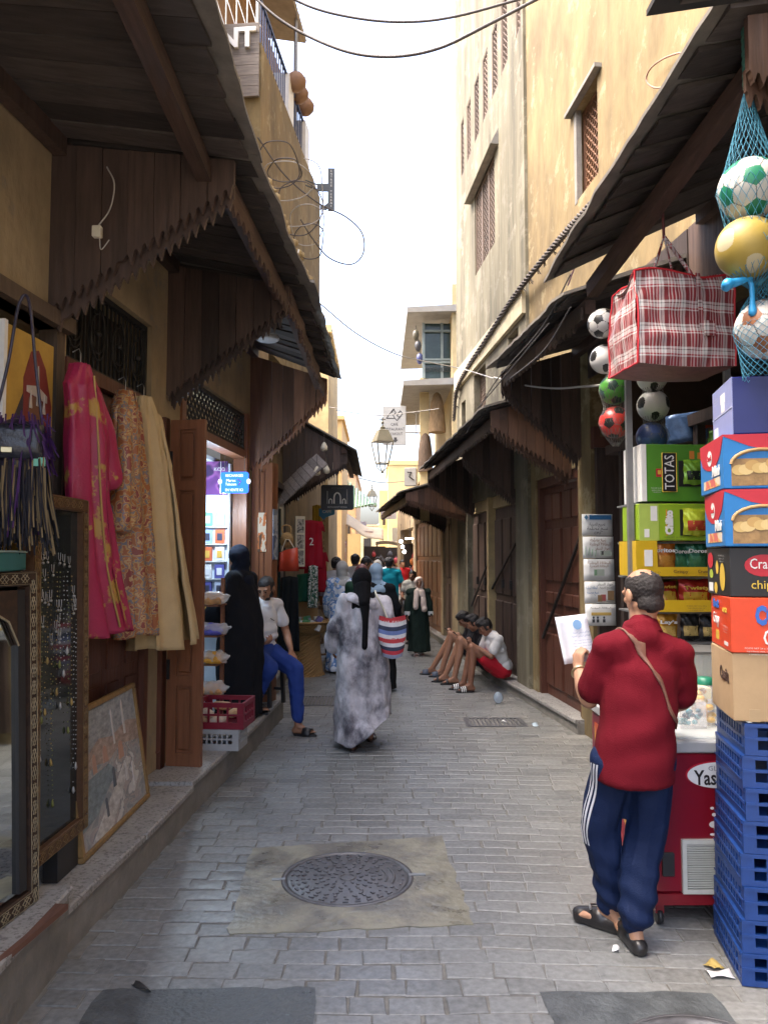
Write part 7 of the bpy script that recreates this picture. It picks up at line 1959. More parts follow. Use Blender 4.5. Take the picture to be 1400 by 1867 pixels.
def bag_face(f, nu, nv): return [[f(u, v) for u in np.linspace(0,1,nu)] for v in np.linspace(0,1,nv)]
wob = lambda a, b, s: .012*noise.noise((a*3, b*3, s)) + .006*noise.noise((a*8, b*8, s))
fr_ = lambda u, v: (u*BW + .01*sin(3*v), -.02*sin(pi*u)*sin(pi*v) + wob(u,v,1)*2 + (.02*v*v), v*BH*(1+.0*u) + (.018*sin(2.2*pi*u)*v*v) - .012*sin(pi*u)*(1-v))
lf_ = lambda u, v: (-.02*sin(pi*u)*sin(pi*v)+wob(u,v,3)*1.5 + .03*v*v*(1-abs(2*u-1)), (1-u)*BD*(1-.25*v*v)+.02*v*v, v*BH*(1-.10*(1-u)*v))
bk_ = lambda u, v: ((1-u)*BW, BD*(1-.25*v*v) + wob(u,v,5), v*BH*(.92))
rt_ = lambda u, v: (BW+wob(u,v,6), u*BD*(1-.25*v*v)+.02*v*v, v*BH*(1-.08*u*v))
tp_ = lambda u, v: (u*BW, .03+v*(BD*.75-.03), BH*(1-.08*v) + .012*sin(3*pi*u) - .05*sin(pi*v) + (.018*sin(2.2*pi*u))*(1-v))
bt_ = lambda u, v: (u*BW, (1-v)*BD, -.012*sin(pi*u)*1.0 - .025*sin(pi*u)*sin(pi*v))
for nm, f in (('front_panel', fr_),('end_panel', lf_),('back_panel', bk_),('end_panel', rt_),('top_panel', tp_),('bottom_panel', bt_)):
    q = MB(); q.grid(bag_face(f, 26, 22)); q.build(nm, PLAIDY if nm == 'end_panel' else PLAID if nm != 'bottom_panel' else mat('dull bag bottom', (.22,.10,.10), .5, var=.3, scale=20), bg)
for pts in ([fr_(0,v) for v in np.linspace(0,1,14)], [fr_(1,v) for v in np.linspace(0,1,14)], [fr_(u,1) for u in np.linspace(0,1,16)], [lf_(0,v) for v in np.linspace(0,1,12)], [lf_(u,1) for u in np.linspace(0,1,10)], [lf_(u,0) for u in np.linspace(0,1,8)]):
    q = MB(); q.tube(pts, .006, 6); q.build('piping', PIPE, bg)
for (u, yy) in ((.18,0),(.34,.2),(.42,0.02),(.60,.0)):
    q = MB(); q.tube([(BW*u, .02+yy, BH*.97),(BW*.37+.01, .10, BH+.23)], .0055 if u < .6 else .011, 6); q.build('handle', PLAID, bg)
for u in (.42,.60):
    q = MB(); q.grid([[(BW*u-.013+.002*v*10,-.028,BH*.97-v*.30),(BW*u+.013+.002*v*10,-.028,BH*.97-v*.30)] for v in np.linspace(0,1,6)]); q.build('handle', PLAID, bg) if u == .60 else None
q = MB(); q.tube([(BW*.37+.01,.10,BH+.22),(BW*.37+.01,.12,BH+.62)], .008, 6); q.build('hanging_cord', mat('dull red cord', (.16,.05,.05), .8), bg)
q = MB(); q.box(.36,.42,-.034,-.026,.15,.23); q.build('pocket', PLAID, bg)

# ---- balls in nets
ico = bmesh.new(); bmesh.ops.create_icosphere(ico, subdivisions=1, radius=1.0); ICO = [v.co.normalized() for v in ico.verts]; ico.free()
PENT = [v for v in ICO if True]
def ico12():
    b = bmesh.new(); bmesh.ops.create_icosphere(b, subdivisions=0 or 1, radius=1); vs = [v.co.normalized() for v in b.verts if len(v.link_edges) == 5]; b.free(); return vs
P12 = ico12()
def ball(label, c, r, base, spot, rot=0.0, style='pent', name='ball', group='balls hung in nets at the stall'):
    t = thing(name, label, 'ball', c, 0, group)
    b = bmesh.new(); bmesh.ops.create_icosphere(b, subdivisions=6 if r > .115 else 5, radius=r)
    me = bpy.data.meshes.new('shell'); Mr = Matrix.Rotation(rot, 3, 'Z') @ Matrix.Rotation(rot*.7+.3, 3, 'X')
    P_ = [Mr @ v for v in P12]
    for f in b.faces:
        n = f.calc_center_median().normalized(); f.smooth = True
        if style == 'pent':
            best = max(P_, key=lambda p: p.dot(n)); 
            u = best.orthogonal().normalized(); 
            others = sorted(P_, key=lambda p: -p.dot(best))[1]; u = (others - best*others.dot(best)).normalized(); w = best.cross(u)
            x, y = n.dot(u), n.dot(w); a = math.atan2(y, x); R_ = math.hypot(x, y); seg = (a % (2*pi/5)) - pi/5
            f.material_index = 1 if R_*cos(seg) < .30 else 0
            if f.material_index == 0 and min(abs(n.dot(best.cross(o_).normalized())) for o_ in sorted(P_, key=lambda p: -p.dot(n))[1:3]) < .016: f.material_index = 2
        elif style == 'tri':
            f.material_index = 1 if (sin(3*math.atan2(n.y,n.x)+.5)*sin(3*math.acos(max(-1,min(1,n.z)))+.4) > .45) else 0
        else: f.material_index = 0
    b.to_mesh(me); b.free(); me.materials.append(base); me.materials.append(spot); me.materials.append(flat('ball seam', (.16,.15,.14), .6))
    obj('shell', me, t)
    return t
PW = flat('ball white', (.62,.61,.57), .4); PBk = flat('ball black', (.02,.02,.02), .4)
def net(label, c0_, r, pts_r, m, parent=None, top=None, group='ball nets'):
    """fine mesh sleeve round a column of balls: (z, radius) rings"""
    t = thing('ball_net', label, 'net', c0_, 0, group)
    q = MB(); n = 22
    zs = np.array([p[0] for p in pts_r]); rs = np.array([p[1] for p in pts_r])
    Z = np.linspace(zs[0], zs[-1], 40)
    for s_ in (1,-1):
        for k in range(n):
            q.tube([(np.interp(z,zs,rs)*cos(2*pi*k/n+s_*i*.10), np.interp(z,zs,rs)*sin(2*pi*k/n+s_*i*.10), z) for i, z in enumerate(Z)], .0011, 3, caps=False)
    tag(q.build('mesh', m, t), kind='stuff')
    return t
NETB = mat('blue net', (.06,.28,.42), .6, bump=0); NETK = mat('dark net', (.20,.19,.17), .6, bump=0)
bA = P(1366,345,3.0); bB = P(1362,452,3.0)
ball('white ball with green pentagons in the blue net', bA, .122, PW, flat('ball green', (.02,.22,.12), .4), .5)
ball('yellow and cream ball under the green spotted ball', bB, .122, flat('ball dull yellow', (.40,.29,.06), .5), flat('ball cream', (.50,.44,.28), .4), 1.7, 'tri')
net('blue net holding the two big balls at right', (bA.x, bA.y, 0), 0, [(bB.z-.16,.02),(bB.z-.10,.085),(bB.z,.126),(bB.z+.09,.095),(bA.z-.06,.112),(bA.z,.127),(bA.z+.10,.09),(bA.z+.25,.05),(bA.z+.42,.008)], NETB)
kn_ = thing('net_knot', 'bright blue knotted net end under the yellow ball', 'net', (bB.x-.05, bB.y-.02, bB.z-.15), 0)
BLP = flat('bright blue plastic', (.03,.30,.62), .35)
blob('knot', [_cap((.05,0,.02),(-.05,0,-.01),.010,.022), _cap((.05,0,.0),(.055,0,-.12),.010,.016)], BLP, kn_, .007, 2, folds(.006,(60,60,60),3))
hk = thing('hook_rope', 'green twisted rope holding the blue ball net', 'rope', (bA.x, bA.y, bA.z+.41), 0)
q = MB(); 
for s_ in (0,pi): q.tube([(.009*cos(a*7+s_), .009*sin(a*7+s_), a*.07) for a in np.linspace(0,4,40)], .009, 6)
q.build('rope', flat('green rope', (.05,.16,.12), .8), hk)
toy = P(1382,600,3.05)
ball('white and brown spotted ball low in the blue net at the right edge', (toy.x+.03, toy.y, toy.z), .12, flat('ball soft white', (.58,.56,.52), .5), flat('ball brown', (.30,.12,.05), .5), 2.2, 'pent')
net('blue net of the lowest ball at the right edge', (toy.x+.03, toy.y, 0), 0, [(toy.z-.20,.09),(toy.z-.10,.10),(toy.z,.125),(toy.z+.1,.085),(toy.z+.20,.02)], NETB)
for i, (px, py, Y, r, b_, s_, st_, lab) in enumerate(((1120,710,5.0,.101,flat('ball bright green', (.10,.38,.06), .35),flat('ball dark green', (.02,.06,.05), .4),'pent','green and black football above the red one'),(1121,770,5.0,.105,flat('ball bright red', (.55,.045,.035), .35),PBk,'pent','red and black football lowest in its net'),(1190,740,5.05,.105,PW,PBk,'tri','white and black football right of the red one'),(1188,688,5.05,.10,PW,PBk,'tri','upper white and black football under the chequered bag'),(1187,797,5.05,.10,flat('ball navy', (.04,.07,.20), .35),flat('ball blue', (.06,.10,.28), .35),'pent','navy blue ball lowest in the second net'),(1098,590,4.6,.09,PW,PBk,'pent','white ball half hidden behind the chequered bag'),(1102,655,4.65,.09,PW,PBk,'tri','white ball below the hidden one behind the bag'),(1168,852,5.0,.07,flat('ball yellow', (.55,.38,.04), .4),flat('ball cream', (.50,.44,.28), .4),'pent','small yellow ball beside the TOTAS carton'),(1290,452,5.6,.06,PW,PBk,'pent','small dark football at the back of the stall'))):
    ball(lab, P(px,py,Y), r, b_, s_, .4+i*.9, st_)
g1 = P(1120,710,5.0); g2 = P(1121,770,5.0)
net('net sleeve round the green and red footballs', (g1.x,g1.y,0), 0, [(g2.z-.16,.02),(g2.z-.07,.085),(g2.z,.109),(g2.z+.1,.07),(g1.z,.105),(g1.z+.12,.04),(g1.z+.5,.01)], NETK)
g3 = P(1190,740,5.05)
net('net sleeve round the white and navy balls', (g3.x,g3.y,0), 0, [(g3.z-.32,.02),(g3.z-.21,.105),(g3.z-.1,.06),(g3.z,.109),(g3.z+.1,.06),(g3.z+.19,.104),(g3.z+.34,.02),(g3.z+.6,.008)], NETK)

# ---- litter on the paving
for i, (px, py, w, h, c, lab) in enumerate(((1312,1778,.05,.03,(.72,.72,.74),'white paper scrap by the blue crates'),(1300,1762,.03,.03,(.45,.33,.10),'yellow wrapper scrap by the blue crates'),(1122,1732,.02,.012,(.75,.75,.75),'tiny white scrap by the clog'),(975,1322,.06,.03,(.45,.55,.62),'pale blue wrapper by the right kerb'),(918,1316,.03,.02,(.7,.7,.7),'white scrap on the right drain grate'),(258,1802,.05,.010,(.03,.03,.03),'black strip lying on the dark slab'),(493,1318,.03,.02,(.6,.58,.55),'crumpled tissue by the shop step'))):
    c_ = G(px, py, .004); t = thing('litter_scrap', lab, 'litter', (c_.x,c_.y,.006), .5*i)
    q = MB(); q.grid([[((u-.5)*2*w, (v-.5)*2*h, .006+.008*sin(4*u+3*v+i)) for u in np.linspace(0,1,5)] for v in np.linspace(0,1,4)]); o = q.build('scrap', flat('litter %d' % i, c, .6), t); o.modifiers.new('t','SOLIDIFY').thickness = .002
pb_ = thing('balloon', 'small clear blue balloon beside the nearest boy\'s sandals', 'balloon', G(908,1283,.0) + Vector((0,0,.07)), 0)
q = MB(); q.sphere((0,0,0), (.06,.06,.07), 16); q.build('skin', glass_mat('pale blue balloon', .1, (.35,.45,.55), .5), pb_)

# fine print, tape and scuffs on the cartons
FP = [flat('fine print dark', (.05,.05,.06), .6, bump=0), flat('fine print pale', (.55,.55,.52), .6, bump=0)]
for (t, x, z, w, pal_, side) in ((k1_,.33,.06,.12,0,'F'),(k2,.10,.02,.10,1,'F'),(k2,.08,.10,.10,1,'S'),(k3,.36,.04,.12,1,'F'),(k3,.12,.17,.10,1,'S'),(k6,.28,.20,.09,1,'S'),(tb_,.43,.16,.05,1,'F'),(tb_,.09,.08,.07,1,'F'),(cc,.21,.02,.12,0,'F'),(cd,.10,.025,.09,0,'F'),(ce,.22,.035,.12,0,'F'),(wb,.04,.11,.06,0,'F')):
    for j, wd in enumerate(('POIDS NET 24 x 30 g','ingredients: mais, sel','a conserver au sec')):
        M_ = face_front(x, -.0045 if t is not cd and t is not ce else -.012, z-.012*j) if side == 'F' else face_nx(-.006, x, z-.012*j)
        text(wd, .009, M_, FP[pal_], t, name='fine_print', ext=0, width=w*(1-.15*j))
TAPE = mat('brown packing tape', (.30,.20,.10), .25, var=.1)
for t, w, d, h in ((k1_,.5,.40,.275),(k2,.50,.40,.225),(k3,.50,.40,.205)):
    q = MB(); q.box(w*.52,w*.52+.05,-.0012,d+.001,h+.0002,h+.0012); q.build('tape', TAPE, t)
# ================================================================== cables, lamps, signs
def cable(label, pts, r, m=CABLE, n=6, name='overhead_cable'):
    t = thing(name, label, 'cable', (0,0,0))
    q = MB(); q.tube(smooth_path(pts, n), r, 6); q.build('wire', m, t); return t
cable('upper black cable sagging across the sky', [P(470,-40,6.6),P(560,10,6.5),P(650,33,6.4),P(740,40,6.3),P(830,30,6.2),P(960,-5,6.1)], .011)
cable('lower black cable sagging across the sky', [P(450,-20,7.2),P(500,28,7.1),P(560,65,7.0),P(640,96,6.8),P(720,103,6.6),P(800,88,6.4),P(880,50,6.2),P(985,-5,6.0)], .014)
cable('thin wire from the left house to the pale house wall', [P(583,553,10),P(650,608,10.5),P(720,645,11),P(780,660,11.6),P(840,672,12.4),P(900,690,9)], .008, CABLE_L)
cable('pale cable sagging in front of the right canopies', [P(900,688,8),P(955,702,7.5),P(1010,708,7),P(1060,705,6.2),P(1100,702,5.2)], .010, CABLE_L)
# twisted bundle climbing the right facade
bpts = [RF(4.6,.07,4.10), RF(5.5,.07,4.32), RF(6.4,.07,4.55), RF(7.5,.06,4.78), RF(9.2,.10,5.02), RF(10.4,.12,5.12), RF(12.0,.12,5.15), RF(12.9,.12,4.95), RF(13.5,.12,4.4), RF(13.8,.12,3.6)]
bpts = [P(1150,290,5.0*1.06), P(1105,350,5.9), P(1055,400,6.6), P(1012,445,7.4), P(965,500,8.45), P(925,555,9.4), P(885,620,10.8), P(850,672,12.2), P(833,705,12.9), P(828,760,13.1)]
def on_wall(px, py, out):       # project on the right facade
    r = ray(px, py); n = Vector((cos(AR), sin(AR), 0)); o = Vector((RX,0,0)) - n*out
    return Vector((0,0,CAM_H)) + r*((o-Vector((0,0,CAM_H))).dot(n)/r.dot(n))
bpts = [on_wall(px, py, .10) for (px, py) in ((1150,285),(1105,345),(1055,398),(1012,448),(965,505),(925,560),(885,622),(850,675),(833,712),(828,765))]
bt = thing('cable_bundle', 'thick twisted bundle of dark cables climbing the right house wall', 'cable', (0,0,0))
path = smooth_path(bpts, 22)
for s_ in range(5):
    q = MB(); pts = []
    for i, p in enumerate(path):
        a = i*.55 + s_*2*pi/5; pts.append(p + Vector((-.02*cos(a)-.01, .012*sin(a*1.3), .032*sin(a))))
    q.tube(pts, .013, 5); q.build('strand', mat('dusty cable', (.075,.062,.055), .75, var=.3, scale=20), bt)
rnd = random.Random(17)
for i in range(6, len(path)-4, 7):
    p = path[i]; q = MB()
    for k in range(4):
        d = Vector((rnd.uniform(-.03,.09), rnd.uniform(-.07,.07), rnd.uniform(-.09,-.01))); q.tube([p, p+d*.6+Vector((0,0,.02)), p+d], .006, 4)
    q.build('tie', mat('dusty cable', (.075,.062,.055)), bt)
cable('brown wire loop on the yellow house wall', [on_wall(1248,150,.03),on_wall(1248,100,.03),on_wall(1215,104,.05),on_wall(1185,125,.06),on_wall(1178,148,.06),on_wall(1195,160,.05),on_wall(1225,152,.04),on_wall(1247,120,.03)], .007, mat('brown wire', (.30,.17,.12), .7), 8, 'wire_loop')
for i, pts in enumerate(([(1130,300),(1080,400),(1035,520)],[(1040,560),(990,640),(930,690)],[(1040,500),(985,600),(900,700),(850,790)],[(1000,590),(925,680),(870,745)])):
    cable(['purple wire down the right facade','thin black wire by the second right canopy','long thin wire past the pale house','short thin wire above the long canopy'][i], [on_wall(px,py,.9 if i else .5) for px,py in pts], .006, flat('purple wire', (.12,.05,.10), .6) if i == 0 else CABLE)
# tangle on the left eaves
for i, (cx_, cy_, rx, ry, Y, L_) in enumerate(((505,300,40,48,7.6,6.5),(520,330,48,40,8.0,7.5),(545,380,40,55,8.4,7.0),(560,410,30,42,8.6,8.0),(565,440,26,36,8.6,6.6),(535,350,60,70,8.2,4.2),(520,310,30,24,7.9,7.0))):
    pts = [P(cx_+rx*cos(a)*(1+.12*sin(3*a+i)), cy_+ry*sin(a)*(1+.1*cos(2*a)), Y+.2*sin(a)) for a in np.linspace(i, i+L_, 16)]
    cable('loose cable loop %s on the left roof edge' % ['nearest','wide','hanging low','tight','lowest','long open','small upper'][i], pts, .005 if i % 2 else .0065, CABLE_L if i % 2 else CABLE, 4, 'cable_loop')
cable('long wire loop hanging past the terrace sign', [P(470,250,8),P(520,320,8.3),P(580,370,8.6),P(630,395,8.8),P(660,425,8.8),P(662,462,8.8),P(640,482,8.8),P(600,470,8.7),P(570,435,8.6),P(548,400,8.5)], .008, CABLE)
cable('white wire hanging below the left eaves', [P(545,455,7.8),P(536,490,7.8),P(540,515,7.9),P(555,525,8.0),P(568,520,8.1)], .008, WHITE)
cable('thin wire strung between far houses', [P(595,745,18),P(680,757,19),P(740,757,20),P(800,752,18)], .01, CABLE_L)
cable('second thin wire strung between far houses', [P(600,800,20),P(660,838,22),P(720,838,22),P(790,790,20)], .01, CABLE_L)
cable('lamp suspension wire across the far lane', [P(655,872,24),P(700,880,25),P(760,875,26)], .012, CABLE)
rub = thing('rubble_strip', 'crumbling plaster edge along the left roof line', 'rubble', (0,0,0))
q = MB(); rnd = random.Random(8)
for k in range(90):
    f = k/90; p = P(487+90*f+rnd.uniform(-4,10), 318+215*f+rnd.uniform(-10,10), 7.2+2.2*f); q.sphere(tuple(p + Vector((-.1,0,0))), (rnd.uniform(.03,.08),rnd.uniform(.03,.08),rnd.uniform(.03,.07)), 6)
tag(q.build('plaster_lumps', mat('crumbled plaster', (.38,.30,.17), .95, var=.4, scale=12, bump=.6), rub), kind='stuff')

def lantern(label, c, s, cat='street lamp'):
    t = thing('street_lantern', label, cat, c, R(20))
    LM = mat('olive grey lamp metal', (.16,.145,.10), .5, var=.15, metal=.3)
    q = MB(); q.lathe([(.235*s,.0),(.225*s,.02*s),(.13*s,.20*s),(.125*s,.215*s),(.05*s,.24*s),(.06*s,.27*s),(.02*s,.30*s)], 4, smooth=False, a0=pi/4); q.build('roof', LM, t)
    q = MB(); q.tube([(0,0,.29*s),(0,0,.46*s)], .012*s, 6); q.sphere((0,0,.36*s), .03*s, 8); q.bar((-.06*s,0,.42*s),(.06*s,0,.42*s),.015*s,.015*s); q.build('finial', LM, t)
    fr = None
    for k in range(4):
        a = pi/4+pi/2*k; q = MB(); q.bar((.222*s*cos(a),.222*s*sin(a),0),(.125*s*cos(a),.125*s*sin(a),-.40*s),.018*s,.018*s); q.build('frame_bar', LM, t)
        b = a+pi/2
        q = MB(); q.bar((.125*s*cos(a),.125*s*sin(a),-.40*s),(.125*s*cos(b),.125*s*sin(b),-.40*s),.018*s,.018*s); q.tube([(.12*s*cos(a),.12*s*sin(a),-.40*s),(.10*s*cos(a),.10*s*sin(a),-.47*s),(.03*s*cos(a),.03*s*sin(a),-.53*s)], .008*s, 5); q.build('cradle', LM, t)
        q = MB(); q.add([(.215*s*cos(a),.215*s*sin(a),-.01*s),(.215*s*cos(b),.215*s*sin(b),-.01*s),(.12*s*cos(b),.12*s*sin(b),-.395*s),(.12*s*cos(a),.12*s*sin(a),-.395*s)],[(0,1,2,3)]); q.build('pane', glass_mat('lantern glass', .05, (.95,.97,1), .12), t)
    q = MB(); q.sphere((0,0,-.55*s), .03*s, 8); q.build('drop', LM, t)
    return t
lantern('nearer hanging street lantern in the middle of the sky gap', P(697,806,14), 1.0)
lantern('farther small street lantern above the far lane', P(678,905,30), 1.0)
cable('wire carrying the nearer lantern', [P(600,742,14),P(660,752,14),P(697,757,14),P(740,753,14),P(800,745,14)], .006, CABLE_L)

cs = thing('cafe_sign', 'grey cafe restaurant sign with line emblem above the lane', 'sign', P(719,776,15.9), R(-4))
q = MB(); q.box(-.24,.24,-.02,.02,-.41,.41,bev=.004); q.build('board', flat('grey sign board', (.42,.43,.43), .5), cs)
DK = flat('dark sign print', (.05,.05,.055), .6)
q = MB(); z0 = .26
for (a, b) in (((-.17,.10),(-.02,.30)),((-.02,.30),(.03,.22)),((.03,.22),(-.03,.16)),((-.03,.16),(.05,.05)),((.05,.05),(.17,.20)),((.17,.20),(.12,.26)),((.12,.26),(.05,.16)),((.05,.16),(.11,.12)),((-.17,.10),(.0,.10)),((-.06,.22),(.0,.30))):
    q.bar((a[0],-.022,a[1]+.05),(b[0],-.022,b[1]+.05),.003,.016)
q.build('emblem', DK, cs)
text('CAFE', .085, face_front(.0,-.0215,.02), DK, cs, width=.15); text('RESTAURANT', .085, face_front(.0,-.0215,-.08), DK, cs, width=.42); text('NAYAKOUT', .085, face_front(.0,-.0215,-.18), DK, cs, width=.34)
q = MB(); q.prism([(.02,-.36),(-.04,-.30),(-.01,-.30),(-.01,-.25),(.05,-.25),(.05,-.30),(.08,-.30)], -.0225, -.020); q.build('arrow', DK, cs)
q = MB(); q.bar((.24,0,.28),(.75,.1,.28),.03,.03); q.bar((.24,0,-.15),(.75,.1,-.15),.03,.03); q.bar((.45,.04,.28),(.45,.04,-.15),.02,.02); q.build('bracket', CABLE_L, cs)

bs2 = thing('restaurant_sign', 'black restaurant sign with white arch emblem under the left canopy', 'sign', P(615,907,12.0), R(3))
q = MB(); n = 6; pts = []
for (cx_, cz_, a0) in ((.225,.165,0),(-.225,.165,pi/2),(-.225,-.165,pi),(.225,-.165,1.5*pi)):
    for k in range(n): a = a0+pi/2*k/(n-1); pts.append((cx_+.03*cos(a), cz_+.03*sin(a)))
q.prism(pts[::-1], -.03, .03); q.build('board', flat('matt black sign', (.008,.012,.018), .5), bs2)
q = MB(); yv = -.034
def arch(cx_, w, h, r): q.tube([(cx_-w,yv,-.10),(cx_-w,yv,-.10+h*.55)]+[(cx_+w*cos(a),yv,-.10+h*.55+h*.45*sin(a)) for a in np.linspace(pi,0,11)]+[(cx_+w,yv,-.10)], r, 5)
arch(0,.05,.17,.012); arch(-.105,.022,.075,.008); arch(.105,.022,.075,.008)
q.tube([(.155,yv,-.10),(.155,yv,.13)], .003, 4); q.tube([(-.155,yv,-.10),(-.155,yv,.10)], .003, 4); q.build('emblem', WHITE, bs2)
text('RESTAURANT MEDINA', .035, face_front(0,-.032,-.155), flat('pale sign print', (.45,.45,.45), .5), bs2, width=.30); text('RRESTAURANT'[1:], .025, face_front(.02,-.032,.145), flat('dim sign print', (.15,.15,.15), .5), bs2, width=.22)
q = MB(); q.tube([(0,0,.195),(0,0,.40)], .012, 6); q.build('bracket', IRON, bs2)
b3 = thing('blue_sign', 'small bright blue torn sign under the black restaurant sign', 'sign', P(596,938,12.8), R(12))
q = MB(); q.prism([(-.13,.10),(-.13,-.02),(-.05,-.09),(-.02,-.05),(.06,-.02),(.13,.0),(.13,.10)][::-1], -.01, .01); q.build('board', flat('sky blue sign', (.05,.25,.50), .5), b3); text('CAFE', .07, face_front(0,-.012,.045), WHITE, b3, width=.15)
tsn = thing('terrace_blade_sign', 'dark vertical ENTREE TERRASSE blade sign high on the left', 'sign', P(604,346,9.0), R(2))
q = MB(); q.box(-.04,.04,-.012,.012,-.26,.26); q.build('board', flat('charcoal sign', (.07,.08,.085), .5), tsn)
for k, ch in enumerate('ENTREE TERRAS'):
    if ch != ' ': text(ch, .034, TR(0,-.0135,.225-k*.036) @ FRONT, WHITE, tsn)
q = MB(); q.box(-.17,-.04,-.01,.01,-.02,.07); q.bar((-.17,0,.06),(-.30,-.1,.06),.012,.012); q.bar((-.17,0,.0),(-.30,-.1,.0),.012,.012); q.prism([(-.13,-.24),(-.13,-.18),(-.08,-.20),(-.02,-.15),(-.0,-.19),(-.06,-.25)], -.01, .01); q.build('arrow', flat('charcoal sign', (.07,.08,.085), .5), tsn)

# small bulbs under the far left canopy, wall lamp discs
for i, (px, py, Y) in enumerate(((578,859,10.7),(595,856,11.1),(591,815,10.9))):
    t = thing('pendant_bulb', ['larger cream pendant bulb under the far left canopy','smaller cream pendant bulb beside it','upper cream spot lamp at the far left canopy'][i], 'lamp', P(px,py,Y), 0, 'pendant bulbs at the far left canopy')
    q = MB(); q.lathe([(.01,.07),(.025,.05),(.05,.0),(.05,-.04),(.03,-.06),(0,-.065)], 14); q.build('globe', CREAM, t); q = MB(); q.tube([(0,0,.07),(0,0,.22)], .005, 5); q.build('cord', CABLE, t)
dl = thing('ceiling_lamp', 'round flat white lamp under the third left canopy', 'lamp', P(488,618,6.6), 0)
q = MB(); q.lathe([(.10,.02),(.10,-.005),(.09,-.015),(0,-.018)], 24); q.build('disc', flat('grey white lamp', (.45,.45,.47), .5), dl)
q = MB(); q.lathe([(.104,.022),(.104,.0),(.098,.0)], 24); q.build('ring', flat('grey lamp ring', (.3,.3,.3), .5), dl)
jb = thing('junction_box', 'small white junction box on the nearest cheek planks', 'socket', P(180,425,3.82), 0)
q = MB(); q.box(-.022,.022,-.03,0,-.03,.03,bev=.004); q.build('box', CREAM, jb); q = MB(); q.tube(smooth_path([(0,-.01,.03),(.06,-.012,.12),(.08,-.012,.25),(.04,-.012,.34)],5), .004, 5); q.tube(smooth_path([(.01,-.01,-.03),(.02,-.012,-.09),(.06,-.012,-.04)],5), .003, 5); q.build('wire', CABLE_L, jb)

# ================================================================== balcony house and far end of the lane
hb_ = thing('balcony_house', 'far house on the right with glazed balcony and broad grey eaves', 'building', (0,0,0))
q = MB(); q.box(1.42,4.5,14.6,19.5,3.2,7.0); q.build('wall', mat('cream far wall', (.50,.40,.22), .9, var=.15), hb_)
GP_ = mat('grey painted eave', (.30,.29,.27), .7, var=.15)
for (px0, py0, px1, py1, thk) in ((742,572,838,560,.10),(735,705,842,688,.10)):
    a = P(px0, py0, 14.6); b = P(px1, py1, 14.6); z = a.z
    q = MB(); q.add([(a.x,14.5,z),(2.2,14.5,z+.05),(2.2,19.0,z+.05),(a.x,19.0,z),(a.x,14.5,z+thk),(2.2,14.5,z+thk+.1),(2.2,19.0,z+thk+.1),(a.x,19.0,z+thk)],[(0,3,2,1),(4,5,6,7),(0,1,5,4),(1,2,6,5),(2,3,7,6),(3,0,4,7)]); q.build('eave_slab', GP_, hb_)
a = P(772,690,15.0); b = P(838,590,15.0)
q = MB(); q.box(a.x, 2.0, 15.0, 15.05, a.z, b.z); q.build('glazing', mat('dark green glazing', (.03,.055,.05), .15, var=.3), hb_)
for (u) in (0,.5,1):
    x = a.x+(b.x-a.x)*u; q = MB(); q.box(x-.025,x+.025,14.94,15.0,a.z,b.z); q.build('mullion', mat('grey green frame', (.22,.27,.27), .6), hb_)
for zf in (.28,.33,.85):
    q = MB(); z = a.z+(b.z-a.z)*zf; q.box(a.x,2.0,14.93,14.99,z-.02,z+.02); q.build('transom', mat('grey green frame', (.22,.27,.27)), hb_)
q = MB()
for k in range(14): q.tube([(a.x+.05+k*.055+.022*cos(t_),14.92,a.z+.16+.05*sin(t_)) for t_ in np.linspace(0,2*pi,9)], .006, 4)
q.build('balcony_scrolls', IRON, hb_)
q = MB(); c_ = P(797,760,14.9); q.lathe([(.17,-.55),(.15,-.25),(.12,.05),(.07,.2),(.02,.24)], 14, TR(c_.x,14.95,c_.z+.25)); q.build('straw_skirt', mat('dry reed skirt', (.20,.13,.065), .9, var=.5, scale=20, stretch=(3,3,.4), bump=.5), hb_)
q = MB(); q.lathe([(.15,-.7),(.14,-.3),(.10,.0),(.03,.10)], 14, TR(c_.x-.22,15.2,c_.z-.35)); q.build('straw_skirt', mat('dark reed skirt', (.09,.06,.04), .9, var=.5, scale=20, stretch=(3,3,.4), bump=.5), hb_)
q = MB(); a2 = P(775,950,15.2); q.box(a2.x-.1,a2.x+.08,15.15,15.3,a2.z,5.3); q.build('post', mat('cream far wall', (.50,.40,.22)), hb_)
for i, (px, py) in enumerate(((758,612),(762,632),(765,655))):
    t = thing('balcony_lantern', ['top brass lantern on the far balcony corner','middle dark lantern on the far balcony corner','lowest blue lantern on the far balcony corner'][i], 'lantern', P(px,py,14.7), 0, 'lanterns on the far balcony')
    q = MB(); q.lathe([(.01,.12),(.05,.09),(.065,.02),(.05,-.06),(.02,-.10)], 10); q.build('shade', mat('lantern tint %d' % i, [(.10,.09,.06),(.05,.05,.055),(.05,.06,.16)][i], .4), t); q = MB(); q.tube([(0,0,.12),(0,0,.2)], .006, 5); q.build('hook', IRON, t)
ac = thing('air_conditioner', 'white air conditioner box on the far right roof', 'air conditioner', P(749,870,17), R(-12))
q = MB(); q.box(-.13,.13,-.1,.1,-.2,.2,bev=.01); q.build('case', flat('off white metal', (.60,.60,.58), .5), ac); q = MB(); q.tube([(-.06,-.11,.10),(.03,-.11,.10),(-.02,-.11,.0),(.09,-.11,-.08)], .012, 5); q.build('pipe', BLACK, ac)

